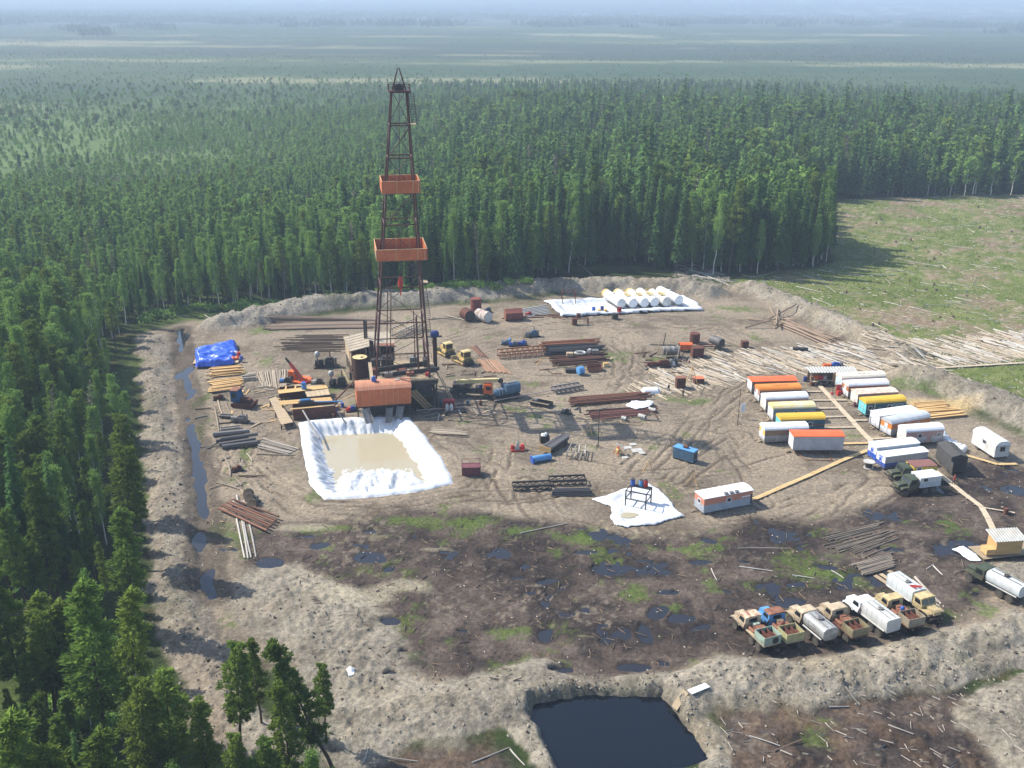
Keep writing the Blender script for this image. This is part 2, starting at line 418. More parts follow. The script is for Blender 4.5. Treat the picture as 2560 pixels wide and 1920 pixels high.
def terrain(X, Y, full=False):
 """ground height; with full also the mask fields used for the soil colours"""
 X = np.asarray(X, float); Y = np.asarray(Y, float)
 wx = X + (fbm(X, Y, 8.0, 3, 11) - 0.5) * 4.0; wy = Y + (fbm(X, Y, 8.0, 3, 57) - 0.5) * 4.0
 near = (Y < 480) & (np.abs(X) < 300)
 M = {}
 def poly(pw, warp=True):
  out = np.full(X.shape, -50.0)
  if near.any():
   out[near] = sdpoly((wx if warp else X)[near], (wy if warp else Y)[near], pw)
  return out
 site = poly(_siteW); bog = poly(_bogW); bog2 = np.maximum(poly(_bog2W), poly(_bog3W)); clr = poly(_clearW)
 sm = sstep(-2, 2, site)
 h = (fbm(X, Y, 9.0, 4, 3) - 0.45) * 0.16
 lump = (fbm(X, Y, 1.6, 3, 5) - 0.5)
 h = h + lump * (0.05 + 0.35 * (1 - sm))
 bm = sstep(-1.5, 2.0, np.maximum(bog, bog2))
 bn = fbm(X, Y, 5.0, 4, 77)
 h = h + bm * ((fbm(X, Y, 2.2, 4, 91) - 0.42) * 0.30 - 0.26 * sstep(0.64, 0.74, bn))
 clay = np.zeros(X.shape); side = np.zeros(X.shape)
 def box_(pw, mg):
  pw = np.asarray(pw); a, b = pw.min(0) - mg, pw.max(0) + mg
  return np.where((X > a[0]) & (X < b[0]) & (Y > a[1]) & (Y < b[1]))
 for i, (pw, H, w, ro) in enumerate(_bermW):
  k = box_(pw, w + 6)
  if len(k[0]) == 0:
   continue
  xk, yk = X[k], Y[k]
  d, al, sd = dpoly(wx[k], wy[k], pw)
  d = d + (fbm(xk, yk, 3.0, 3, 200 + i) - 0.5) * 2.4
  p = 1 - sstep(0.12, 1.0, d / w)
  var = 0.82 + 0.36 * fbm(al, al * 0 + i * 7.7, 7.0, 3, 300 + i)
  rough = (fbm(xk, yk, 2.2, 5, 400 + i) - 0.5) * 1.15 * ro + (np.abs(fbm(xk, yk, 1.1, 3, 430 + i) - 0.5)) * -1.0 * ro + (fbm(xk, yk, .75, 2, 460 + i) - .5) * .75 * ro
  hh = p * (H * var + rough * min(1.0, 0.45 + H * 0.25))
  h[k] = np.maximum(h[k], h[k] * (1 - p) + hh)
  clay[k] = np.maximum(clay[k], sstep(0.04, 0.35, p + (fbm(xk, yk, 2.0, 3, 500) - 0.5) * 0.3))
 if near.any():
  # ditch beside the left bank
  d, al, sd = dpoly(X[near] + (fbm(X[near], Y[near], 4, 2, 9) - .5) * 2.0, Y[near], _ditchW)
  g = 1 - sstep(0.1, 1.2, d)
  h[near] = h[near] * (1 - g) + g * (-0.42 * sstep(.30, .62, fbm(al, al * 0, 9, 2, 8)) - .02)
  dit = np.zeros(X.shape); dit[near] = 1 - sstep(1.5, 4.5, d)
  # puddles
  pud = np.zeros(X.shape)
  for (c, a, b) in _pudW:
   k = box_([c], max(a, b) * 1.3 + 4)
   q = np.hypot((wx[k] - c[0]) / a, (wy[k] - c[1]) / b)
   pud[k] = np.maximum(pud[k], 1 - sstep(0.7, 1.25, q))
  h = h * (1 - pud) + np.minimum(h, -0.42) * pud
  # wheel ruts
  trk = np.zeros(X.shape); rim = np.zeros(X.shape)
  for i, tw in enumerate(_trackW):
   k_ = box_(tw, 5)
   if len(k_[0]) == 0:
    continue
   d, al, sd = dpoly(X[k_] + (fbm(X[k_], Y[k_], 16, 2, 33 + i) - .5) * 5, Y[k_], tw)
   for off in (-2.6, -1.2, 0.9, 2.3):
    dd = np.abs(d * np.sign(sd) - off + (fbm(al, al * 0 + off, 9, 2, 40 + i) - .5) * 2.6)
    k = (1 - sstep(0.1, 0.42, dd)) * sstep(0.42, 0.68, fbm(X[k_] + off * 9, Y[k_], 7, 3, 60 + i))
    trk[k_] = np.maximum(trk[k_], k)
    rim[k_] = np.maximum(rim[k_], (1 - sstep(0.15, 0.35, np.abs(dd - 0.55))) * sstep(.4, .6, fbm(X[k_], Y[k_], 5, 2, 66 + i)))
  dry = (1 - bm * 0.5) * (1 - clay)
  h = h - trk * 0.17 * dry + rim * 0.10 * dry * (1 - trk)
  # lined mud pit and pond
  sp = poly(_pitW, False)
  h = np.where(sp > -6, h * sstep(0.5, 5, -sp) + (1 - sstep(0.5, 5, -sp)) * 0.25, h)
  h = np.where(sp > 0, 0.25 - 4.2 * sstep(0.0, 3.0, sp), h)
  po = poly(_pondW, False) + (fbm(X, Y, 2.0, 3, 71) - .5) * 1.2
  h = np.where(po > -1.3, h * (1 - sstep(-1.3, 1.2, po)) + sstep(-1.3, 1.2, po) * -2.6, h)
 else:
  dit = np.zeros(X.shape); pud = dit; trk = dit; rim = dit; sp = dit - 50; po = dit - 50
 wet = np.maximum.reduce([pud, bm, sstep(0.25, 0.6, dit), sstep(-1.6, -1.0, po), sstep(-.5, 0, sp)])
 h = np.where(wet < 0.3, np.maximum(h, WATER_Z + 0.06), h)
 # slow relief far away
 r = np.hypot(X, Y)
 h = h + sstep(600, 3000, r) * (fbm(X, Y, 1400, 3, 21) - 0.5) * 10
 ridge = sstep(4200, 9000, Y) * (.66 + .34 * sstep(-2500, 3500, X + 0.15 * Y))
 h = h + ridge * 100 * (0.55 + 0.9 * fbm(X, Y, 2600, 3, 22)) * (1 - sstep(9500, 14000, Y) * .6)
 if not full:
  return h
 M.update(site=sm, bog=bm, bog2=sstep(-1.5, 2, bog2), bn=bn, clr=sstep(-2, 2, clr), clay=clay, dit=dit, pud=pud, trk=trk, rim=rim, pit=sp, pond=po, corr=poly(_corrW), wx=wx, wy=wy, lump=lump, r=r, near=near)
 return h, M
_hx, _hy = np.arange(-150, 200, .5), np.arange(50, 330, .5)
_hg = terrain(*[a.ravel() for a in np.meshgrid(_hx, _hy)]).reshape(len(_hy), len(_hx))
def H(x, y):
 i, j = (x + 150) / .5, (y - 50) / .5
 if i < 0 or j < 0 or i >= len(_hx) - 1 or j >= len(_hy) - 1:
  return float(terrain(np.array([x]), np.array([y]))[0])
 a, b = int(i), int(j); u, v = i - a, j - b
 return float((_hg[b, a] * (1 - u) + _hg[b, a + 1] * u) * (1 - v) + (_hg[b + 1, a] * (1 - u) + _hg[b + 1, a + 1] * u) * v)
def GP(px, py, dz=0.0):
 p = G(px, py); return Vector((p.x, p.y, max(H(p.x, p.y), -0.1) + dz))

def soil(X, Y, M):
 """albedo of the ground, from its soil zones (linear colour)"""
 def C(*c):
  return np.array(c)[None, :]
 def mix(a, b, t):
  return a * (1 - t[:, None]) + b * t[:, None]
 n1 = fbm(X, Y, 11, 4, 1001); n2 = fbm(X, Y, 2.6, 4, 1002); n3 = fbm(X, Y, 0.75, 3, 1003); n4 = fbm(X, Y, 30, 3, 1004)
 px, py = proj(X, Y)
 # pad: trodden mud, driving streaks
 st = fbm(X * 0.25, Y * 2.2, 3.0, 4, 1010)
 col = mix(C(.246, .202, .151), C(.157, .129, .099), sstep(.35, .65, n1 * .55 + st * .45))
 col = mix(col, C(.115, .088, .062), sstep(.52, .70, n2 * .6 + n1 * .4) * .7)
 col = mix(col, C(.37, .30, .21), sstep(.56, .72, st * .6 + n3 * .4) * .6)
 col = mix(col, C(.082, .062, .046), M['trk'] * .8)
 col = mix(col, C(.30, .245, .18), M['rim'] * (1 - M['trk']) * .5)
 # forest floor / outside
 ff = mix(C(.030, .045, .014), C(.060, .085, .022), sstep(.4, .7, n1))
 ff = mix(ff, C(.085, .065, .035), sstep(.55, .75, n2) * .6)
 col = mix(ff, col, M['site'])
 # felled area to the right
 cg = mix(C(.105, .135, .036), C(.150, .170, .058), sstep(.35, .7, n2))
 cb = mix(C(.175, .128, .085), C(.25, .20, .14), sstep(.4, .7, n3))
 cl = mix(cg, cb, sstep(.47, .66, n1 * .5 + n2 * .32 + n3 * .18))
 col = mix(col, cl, M['clr'] * (1 - M['site'] * .9))
 # wet peat
 pb = mix(C(.072, .055, .046), C(.125, .098, .080), sstep(.4, .7, n2 * .6 + n3 * .4))
 pb = mix(pb, C(.028, .023, .022), sstep(.44, .60, M['bn'] * .7 + n3 * .3) * .85)
 pb = mix(pb, C(.070, .098, .022), sstep(.60, .72, fbm(X, Y, 6.5, 4, 1020) * .7 + n3 * .3) * .75)
 pb = mix(pb, C(.19, .155, .12), sstep(.60, .72, n3 * .6 + n1 * .4) * .7)
 pb = mix(pb, C(.105, .066, .040), M['bog2'] * sstep(.45, .65, n2) * .5)
 col = mix(col, pb, M['bog'])
 # dug clay
 cy_ = mix(C(.262, .232, .184), C(.200, .176, .138), sstep(.4, .65, n2))
 cy_ = mix(cy_, C(.105, .094, .076), sstep(.54, .70, n3 * .75 + n2 * .25) * .6)
 cy_ = mix(cy_, C(.25, .205, .135), sstep(.5, .7, n1) * .4)
 brown = sstep(-30, -8, X) * 0
 leftish = sstep(640, 560, px) * sstep(1500, 1650, py)
 cy_ = mix(cy_, C(.205, .162, .125), leftish * .5)
 lb = (px < 540) * (py < 1500) * 1.0
 cy_ = mix(cy_, C(.19, .160, .125), lb * (.35 + .4 * sstep(.4, .6, n2)))
 back = sstep(760, 900, py) < .5
 cy_ = mix(cy_, C(.245, .225, .192), (1 - sstep(800, 860, py)) * (px < 1250) * .6)
 col = mix(col, cy_, M['clay'] * (0.55 + .45 * sstep(.3, .55, n1 + .15)))
 # grass tufts on the pad edge
 gr = sstep(.66, .74, fbm(X, Y, 5.0, 4, 1030) * .75 + n3 * .25) * (1 - M['clay']) * M['site']
 col = mix(col, C(.085, .125, .03), gr * .7)
 for gx, gy, a, b in ((1860, 772, 5, 3), (1820, 770, 3, 2), (660, 826, 3, 3), (665, 905, 2, 3), (2260, 965, 3, 2.5), (2310, 975, 2.5, 2), (1640, 895, 3, 2), (1720, 1000, 5, 2), (1030, 1300, 6, 2), (1180, 1300, 5, 2), (830, 1325, 3, 1.5), (1300, 1330, 2.5, 1.5), (510, 1000, 1.5, 4), (500, 1080, 1.3, 4), (620, 1395, 1.2, 1), (1440, 1350, 3, 1.5), (1590, 1480, 2.5, 2), (1270, 1590, 3, 1.6), (2010, 1440, 2.5, 1.5), (2080, 1445, 4, 1.6), (440, 792, 9, 4), (410, 780, 9, 4)):
  c = G(gx, gy)
  q = np.hypot((M['wx'] - c.x) / a, (M['wy'] - c.y) / b)
  col = mix(col, C(.085, .128, .026), (1 - sstep(.3, 1.2, q + (n3 - .5) * 1.6)) * .7)
 for gx, gy, a, b in ((1000, 1470, 5, 2), (900, 1500, 5, 3), (820, 1480, 4, 2.5), (1090, 1375, 3, .8), (760, 1320, 5, 1.6), (1430, 1130, 6, 2), (2200, 1000, 10, 4)):
  c = G(gx, gy)
  q = np.hypot((M['wx'] - c.x) / a, (M['wy'] - c.y) / b)
  col = mix(col, C(.33, .29, .21), (1 - sstep(.5, 1.1, q)) * .6)
 # saw dust and bark under the log road, chips round the camp
 co = sstep(-3, 1.5, M['corr'])
 col = mix(col, mix(C(.26, .22, .165), C(.18, .145, .105), sstep(.4, .65, n3)), co * .65)
 c = G(2300, 1015); q = np.hypot((M['wx'] - c.x) / 12, (M['wy'] - c.y) / 4.5)
 col = mix(col, C(.45, .33, .16), (1 - sstep(.4, 1.1, q)) * .8)
 # damp margins
 col = mix(col, C(.055, .043, .035), np.maximum(sstep(.02, .6, M['pud']), sstep(.45, .95, M['dit']) * .8) * .8)
 col = mix(col, C(.10, .085, .065), sstep(-1.0, 0.6, M['pond']))
 # far country: wood floor -> open bog with long bands -> blue woods
 r = M['r']; far = sstep(430, 520, r)
 b1 = fbm(X * .22, Y, 160, 4, 1040); b2 = fbm(X * .3, Y, 60, 3, 1041); b3 = fbm(X * .5, Y, 420, 4, 1042)
 fw = mix(C(.045, .080, .024), C(.075, .120, .038), sstep(.4, .65, b2))
 fw = mix(fw, C(.100, .150, .046), (1 - sstep(300, 1000, px)) * sstep(330, 480, r) * (.4 + .6 * sstep(.38, .58, fbm(X, Y, 45, 3, 801))))
 fb = mix(C(.036, .066, .026), C(.058, .086, .036), sstep(.45, .62, b1))
 fb = mix(fb, C(.036, .052, .032), sstep(.52, .66, fbm(X * .25, Y, 240, 4, 1043)) * .8)
 fb = mix(fb, C(.22, .215, .12), sstep(.58, .68, b1 * .6 + b2 * .4) * .75)
 wd = mix(C(.030, .050, .026), C(.055, .080, .042), sstep(.4, .65, b3))
 fc = mix(fw, fb, sstep(640, 900, r + (b3 - .5) * 260 - .1 * X))
 fc = mix(fc, wd, sstep(2300, 3000, r + (b3 - .5) * 2600 - .3 * X))
 col = mix(col, fc, far)
 return np.clip(col, 0.008, 0.7)

def make_ground():
 az = np.concatenate([np.linspace(-80, -34, 22)[:-1], np.linspace(-34, 34, 560), np.linspace(34, 80, 22)[1:]])
 rr = [38.0]
 while rr[-1] < 42000:
  r = rr[-1]
  rr.append(r * (1.0052 if r < 85 else 1.0034 if r < 300 else 1.0062 if r < 900 else 1.025))
 rr = np.array(rr)
 A, RR = np.meshgrid(np.radians(az), rr)
 X = (RR * np.sin(A)).ravel(); Y = (RR * np.cos(A)).ravel()
 h, M = terrain(X, Y, True)
 col = soil(X, Y, M)
 nr, nc = len(rr), len(az)
 me = bpy.data.meshes.new('ground')
 me.vertices.add(nr * nc)
 me.vertices.foreach_set('co', np.stack([X, Y, h], 1).ravel())
 i = np.arange(nr - 1)[:, None] * nc + np.arange(nc - 1)[None, :]
 q = np.stack([i, i + 1, i + nc + 1, i + nc], -1).reshape(-1, 4)
 nf = len(q)
 me.loops.add(nf * 4); me.loops.foreach_set('vertex_index', q.ravel())
 me.polygons.add(nf); me.polygons.foreach_set('loop_start', np.arange(nf) * 4)
 me.polygons.foreach_set('use_smooth', np.ones(nf, bool))
 me.update(); me.validate()
 ca = me.color_attributes.new('soil', 'FLOAT_COLOR', 'POINT')
 ca.data.foreach_set('color', np.concatenate([col, np.ones((len(col), 1))], 1).ravel())
 m = bpy.data.materials.new('soil'); m.use_nodes = True
 nt = m.node_tree; b = nt.nodes['Principled BSDF']; b.inputs['Roughness'].default_value = .95; b.inputs['Specular IOR Level'].default_value = .08
 at = nt.nodes.new('ShaderNodeVertexColor'); at.layer_name = 'soil'
 ge = nt.nodes.new('ShaderNodeNewGeometry')
 n1 = nt.nodes.new('ShaderNodeTexNoise'); n1.inputs['Scale'].default_value = 1.9; n1.inputs['Detail'].default_value = 6; n1.inputs['Roughness'].default_value = .7
 n2 = nt.nodes.new('ShaderNodeTexNoise'); n2.inputs['Scale'].default_value = .045; n2.inputs['Detail'].default_value = 4
 for n in (n1, n2):
  nt.links.new(ge.outputs['Position'], n.inputs['Vector'])
 r1 = nt.nodes.new('ShaderNodeMapRange'); r1.inputs[1].default_value = .32; r1.inputs[2].default_value = .66; r1.inputs[3].default_value = .54; r1.inputs[4].default_value = 1.32
 nt.links.new(n1.outputs['Fac'], r1.inputs[0])
 r2 = nt.nodes.new('ShaderNodeMapRange'); r2.inputs[1].default_value = .3; r2.inputs[2].default_value = .7; r2.inputs[3].default_value = .86; r2.inputs[4].default_value = 1.12
 nt.links.new(n2.outputs['Fac'], r2.inputs[0])
 mu = nt.nodes.new('ShaderNodeMath'); mu.operation = 'MULTIPLY'
 nt.links.new(r1.outputs[0], mu.inputs[0]); nt.links.new(r2.outputs[0], mu.inputs[1])
 vm = nt.nodes.new('ShaderNodeVectorMath'); vm.operation = 'SCALE'
 nt.links.new(at.outputs['Color'], vm.inputs[0]); nt.links.new(mu.outputs[0], vm.inputs['Scale'])
 nt.links.new(vm.outputs[0], b.inputs['Base Color'])
 bp = nt.nodes.new('ShaderNodeBump'); bp.inputs['Strength'].default_value = 1.0; bp.inputs['Distance'].default_value = .24
 nt.links.new(n1.outputs['Fac'], bp.inputs['Height']); nt.links.new(bp.outputs[0], b.inputs['Normal'])
 me.materials.append(m)
 o = link('ground', me); o['kind'] = 'structure'
 return o
make_ground()

def water_mat(name, c, rough=.04):
 m = bpy.data.materials.new(name); m.use_nodes = True
 b = m.node_tree.nodes['Principled BSDF']
 b.inputs['Base Color'].default_value = (*c, 1); b.inputs['Roughness'].default_value = rough; b.inputs['IOR'].default_value = 1.40
 nt = m.node_tree; no = nt.nodes.new('ShaderNodeTexNoise'); no.inputs['Scale'].default_value = 3.0
 ge = nt.nodes.new('ShaderNodeNewGeometry'); nt.links.new(ge.outputs['Position'], no.inputs['Vector'])
 bp = nt.nodes.new('ShaderNodeBump'); bp.inputs['Strength'].default_value = .04; bp.inputs['Distance'].default_value = .05
 nt.links.new(no.outputs['Fac'], bp.inputs['Height']); nt.links.new(bp.outputs[0], b.inputs['Normal'])
 return m
W_BOG = water_mat('bog_water', (.020, .021, .026), .04); W_BLACK = water_mat('black_water', (.004, .006, .010)); W_MUD = water_mat('drilling_mud', (.35, .31, .22), .12)
wp = GA([(300, 800), (620, 795), (650, 1278), (1250, 1278), (2000, 1230), (2450, 1130), (2660, 1130), (2660, 1600), (1700, 1715), (1330, 1718), (850, 1790), (300, 1700)])
o = mesh_from('water', [(x, y, WATER_Z) for x, y in wp], [tuple(range(len(wp)))][::-1], W_BOG); o['kind'] = 'structure'
pw = GA([(1300, 1700), (1720, 1700), (1840, 1960), (1330, 1990)])
o = mesh_from('pond_water', [(x, y, -0.5) for x, y in pw], [(0, 1, 2, 3)], W_BLACK); o['kind'] = 'structure'

# ================================================================== MATERIALS OF THE THINGS
def rgb(r, g, b):
 f = lambda c: ((c / 255) / 12.92) if c / 255 <= 0.04045 else ((c / 255 + 0.055) / 1.055) ** 2.4
 return (f(r), f(g), f(b))
RUST = mat('rusty_steel', (.135, .050, .032), (.060, .026, .020), 1.2, .85)
RUST_L = mat('light_rust', (.26, .12, .075), (.13, .055, .035), 1.5, .85)
RIGRED = mat('rig_red_brown_paint', (.088, .036, .028), (.045, .024, .020), .8, .6)
ORANGE_R = mat('weathered_orange_sheet', (.52, .150, .055), (.37, .095, .040), .7, .65, lo=.4, hi=.75)
ORANGE_ROOF = mat('dusty_orange_roof', (.50, .22, .13), (.38, .16, .10), .9, .8)
SEAM = mat('seam_wood', (.55, .33, .18), (.42, .25, .13), 1, .8)
DARK = mat('dark_steel', (.030, .029, .028), (.055, .045, .038), 1.2, .6)
STEEL = mat('grey_steel', (.20, .20, .20), (.11, .10, .095), 1.2, .5, .3)
SILVER = mat('silver_paint', (.44, .45, .45), (.26, .255, .24), 1.3, .45, .25, mud=1.5)
TYRE = mat('tyre_rubber', (.022, .021, .020), (.06, .05, .04), 2, .9, mud=0.7)
RIMM = mat('wheel_rim', (.10, .095, .08), (.05, .045, .04), 2, .7)
GLASS = mat('dark_window_glass', (.012, .015, .018), (.02, .024, .028), 1, .08, 0, spec=.6)
WHITE = mat('white_paint', (.68, .70, .73), (.48, .47, .45), 1.1, .5, lo=.5, hi=.9)
WHITED = mat('dirty_white_paint', (.58, .58, .56), (.36, .32, .28), 1.1, .6, lo=.42, hi=.75)
LINER = mat('white_liner_sheet', (.64, .67, .71), (.46, .47, .48), .55, .42, spec=.4)
PLANK = mat('fresh_yellow_planks', (.56, .37, .165), (.44, .27, .11), 1.2, .8, rnd=.22, stretch=(.3, 3, 3))
PLANKG = mat('weathered_planks', (.40, .31, .20), (.28, .22, .15), 1.0, .85, rnd=.2, stretch=(.4, 3, 3))
BARK = mat('log_bark', (.16, .115, .080), (.085, .062, .045), 1.5, .9, rnd=.25)
PEEL = mat('peeled_log', (.35, .295, .225), (.22, .18, .135), 1.2, .85, rnd=.3)
BIRCHW = mat('pale_birch_log', (.43, .41, .375), (.24, .22, .19), 1.6, .8, rnd=.22, lo=.45, hi=.7)
GREYW = mat('grey_dead_wood', (.40, .36, .31), (.24, .21, .18), 1.6, .9, rnd=.3)
PIPE_R = mat('rusty_pipe', (.165, .075, .046), (.075, .035, .026), 1.0, .75, rnd=.62, stretch=(.2, 2, 2))
PIPE_O = mat('orange_rust_pipe', (.27, .115, .055), (.16, .065, .035), 1.0, .8, rnd=.2)
PIPE_K = mat('black_pipe', (.028, .031, .036), (.065, .06, .056), 1.0, .45, rnd=.6)
PIPE_G = mat('grey_pipe', (.19, .18, .175), (.10, .095, .09), 1.0, .55, rnd=.4)
BLUE = mat('blue_paint', (.035, .105, .42), (.03, .07, .25), 1.2, .5)
BLUET = mat('blue_tarpaulin', (.030, .115, .62), (.022, .08, .45), .9, .38, spec=.5)
BLUEG = mat('faded_blue_paint', (.085, .155, .23), (.05, .075, .10), 1.4, .55)
BLUEL = mat('light_blue_paint', (.10, .30, .58), (.08, .20, .40), 1.2, .5)
RED = mat('red_paint', (.50, .045, .035), (.32, .03, .028), 1.2, .5)
MAROON = mat('maroon_paint', (.16, .055, .065), (.10, .04, .045), 1, .7)
ORANGE = mat('orange_paint', (.72, .145, .030), (.55, .10, .025), 1.2, .5)
YELLOWM = mat('bulldozer_yellow', (.55, .40, .15), (.33, .23, .09), 1.2, .65)
PALEY = mat('pale_yellow_paint', (.56, .47, .24), (.40, .32, .16), 1.2, .6)
BEIGE = mat('sand_beige_paint', (.52, .43, .30), (.29, .22, .15), 1.3, .7, mud=1.5)
BEIGEY = mat('sand_yellow_paint', (.54, .43, .22), (.30, .23, .13), 1.3, .7, mud=1.5)
GREENK = mat('army_green_paint', (.060, .078, .045), (.035, .045, .03), 1.1, .6, mud=1.3)
GREENP = mat('pale_green_paint', (.30, .40, .33), (.16, .14, .10), 1.1, .7, lo=.45, hi=.8, mud=1.6)
OLIVE = mat('olive_brown_paint', (.26, .24, .13), (.15, .10, .06), 1.1, .75, mud=1.6)
DGREY = mat('tarred_felt', (.070, .068, .066), (.045, .043, .042), 1.2, .9)
SLATE = mat('asbestos_sheet', (.42, .42, .40), (.30, .30, .28), 1.2, .85)
CONC = mat('pale_concrete', (.45, .44, .42), (.32, .31, .29), 1.4, .9)

# ------------------------------------------------------------------ small builders
def yaw_of(a, b):
 return math.atan2(b.y - a.y, b.x - a.x)
def log_mesh(n=7, taper=.72, seed=0):
 """unit log along x: length 1, radius 1, slightly bent and knotty"""
 r = random.Random(seed); mb = MB(); rings = 6; vs = []
 by, bz = r.uniform(-.8, .8), r.uniform(-.3, .3)
 for k in range(rings):
  t = k / (rings - 1); rad = (1 - (1 - taper) * t) * r.uniform(.93, 1.07)
  oy, oz = by * math.sin(t * 3.14), bz * math.sin(t * 3.14)
  for i in range(n):
   a = 2 * math.pi * i / n
   vs.append((t - .5, oy + math.cos(a) * rad, oz + math.sin(a) * rad))
 fs = []
 for k in range(rings - 1):
  for i in range(n):
   fs.append((k * n + i, k * n + (i + 1) % n, (k + 1) * n + (i + 1) % n, (k + 1) * n + i))
 fs += [tuple(range(n - 1, -1, -1)), tuple((rings - 1) * n + i for i in range(n))]
 mb.add(vs, fs); return mb
_logmeshes = {}
def log_obj(name, label, cat, a, b, r, m, group, z=None, tp=.72):
 """one log, pole or pipe lying from a to b (ground points)"""
 key = (m.name, tp, rng.integers(0, 4) if tp < .98 else 0)
 if key not in _logmeshes:
  mb = log_mesh(7, tp, int(key[2])) if tp < .98 else MB().tube((-.5, 0, 0), (.5, 0, 0), 1.0, 8)
  _logmeshes[key] = mb.mesh(name, m, True)
 o = link(name, _logmeshes[key])
 za = (a.z + r * .8 if z is None else z[0]); zb = (b.z + r * .8 if z is None else z[1])
 d = Vector((b.x - a.x, b.y - a.y, zb - za))
 o.location = ((a.x + b.x) / 2, (a.y + b.y) / 2, (za + zb) / 2)
 o.rotation_mode = 'QUATERNION'; o.rotation_quaternion = d.to_track_quat('X', 'Z')
 o.scale = (d.length, r, r)
 return tag(o, label, cat, group)
_plank = None
def plank_obj(name, label, a, b, w, t, m, group, z=None, cat='plank'):
 key = ('pl', m.name)
 if key not in _logmeshes:
  _logmeshes[key] = MB().box((0, 0, 0), (1, 1, 1)).mesh(name, m)
 o = link(name, _logmeshes[key])
 za = (a.z + t / 2 if z is None else z[0]); zb = (b.z + t / 2 if z is None else z[1])
 d = Vector((b.x - a.x, b.y - a.y, zb - za))
 o.location = ((a.x + b.x) / 2, (a.y + b.y) / 2, (za + zb) / 2)
 o.rotation_mode = 'QUATERNION'; o.rotation_quaternion = d.to_track_quat('X', 'Z')
 o.scale = (d.length, w, t)
 return tag(o, label, cat, group)
def cloth(name, poly_px, label, cat, m, hfun, step=.45, group=None, z0=0.05, ragged=.5, parent=None, solid=.03):
 """sheet laid over the ground inside a plan polygon, hfun(sd, x, y) gives its height above the ground"""
 pw = GA(poly_px)
 x0, y0 = pw.min(0) - 1; x1, y1 = pw.max(0) + 1
 xs = np.arange(x0, x1, step); ys = np.arange(y0, y1, step)
 XX, YY = np.meshgrid(xs, ys); X, Y = XX.ravel(), YY.ravel()
 sd = sdpoly(X, Y, pw) + (fbm(X, Y, 2.2, 3, 901) - .5) * 2 * ragged
 g = terrain(X, Y)
 Z = np.maximum(g, -3) * 1.0
 hz = hfun(sd, X, Y, Z)
 keep = sd > -step * .95
 S2 = lambda u, v: sdpoly(u, v, pw) + (fbm(u, v, 2.2, 3, 901) - .5) * 2 * ragged
 ed = keep & (sd < 0); gx = S2(X[ed] + .05, Y[ed]) - sd[ed]; gy = S2(X[ed], Y[ed] + .05) - sd[ed]; gn = np.hypot(gx, gy) + 1e-6
 X[ed] -= sd[ed] * gx / gn; Y[ed] -= sd[ed] * gy / gn
 idx = -np.ones(len(X), int); idx[keep] = np.arange(keep.sum())
 V = np.stack([X, Y, hz], 1)[keep]
 nx = len(xs); F = []
 kk = keep.reshape(XX.shape); ii = idx.reshape(XX.shape)
 q = kk[:-1, :-1] & kk[1:, :-1] & kk[:-1, 1:] & kk[1:, 1:]
 a = np.stack([ii[:-1, :-1][q], ii[:-1, 1:][q], ii[1:, 1:][q], ii[1:, :-1][q]], 1)
 c = V.mean(0); c[2] = 0
 me = bpy.data.meshes.new(name); me.from_pydata((V - c).tolist(), [], a.tolist()); me.materials.append(m)
 me.polygons.foreach_set('use_smooth', [True] * len(me.polygons)); me.update()
 o = link(name, me, parent); o.location = c
 md = o.modifiers.new('thickness', 'SOLIDIFY'); md.thickness = solid; md.offset = 1
 if label:
  tag(o, label, cat, group)
 return o
def wheel(parent, x, y, r, w, rimm=None, z=None):
 mb = MB().lathe((x, y - w / 2, r if z is None else z), [(r * .62, 0), (r * .96, 0), (r, w * .2), (r, w * .8), (r * .96, w), (r * .62, w)], 18, 'y', caps=False)
 t = MB().lathe((x, y - w / 2, r if z is None else z), [(r * .60, w * .04), (r * .92, 0), (r, w * .2), (r, w * .8), (r * .92, w), (r * .60, w * .96)], 18, 'y')
 o = t.build('wheel', TYRE, parent, True)
 s = 1 if y > 0 else -1
 MB().lathe((x, y - w * .5 - .02, r if z is None else z), [(r * .3, 0), (r * .58, .0), (r * .58, w + .04), (r * .3, w + .04)], 14, 'y').build('rim', rimm or RIMM, o)
 return o

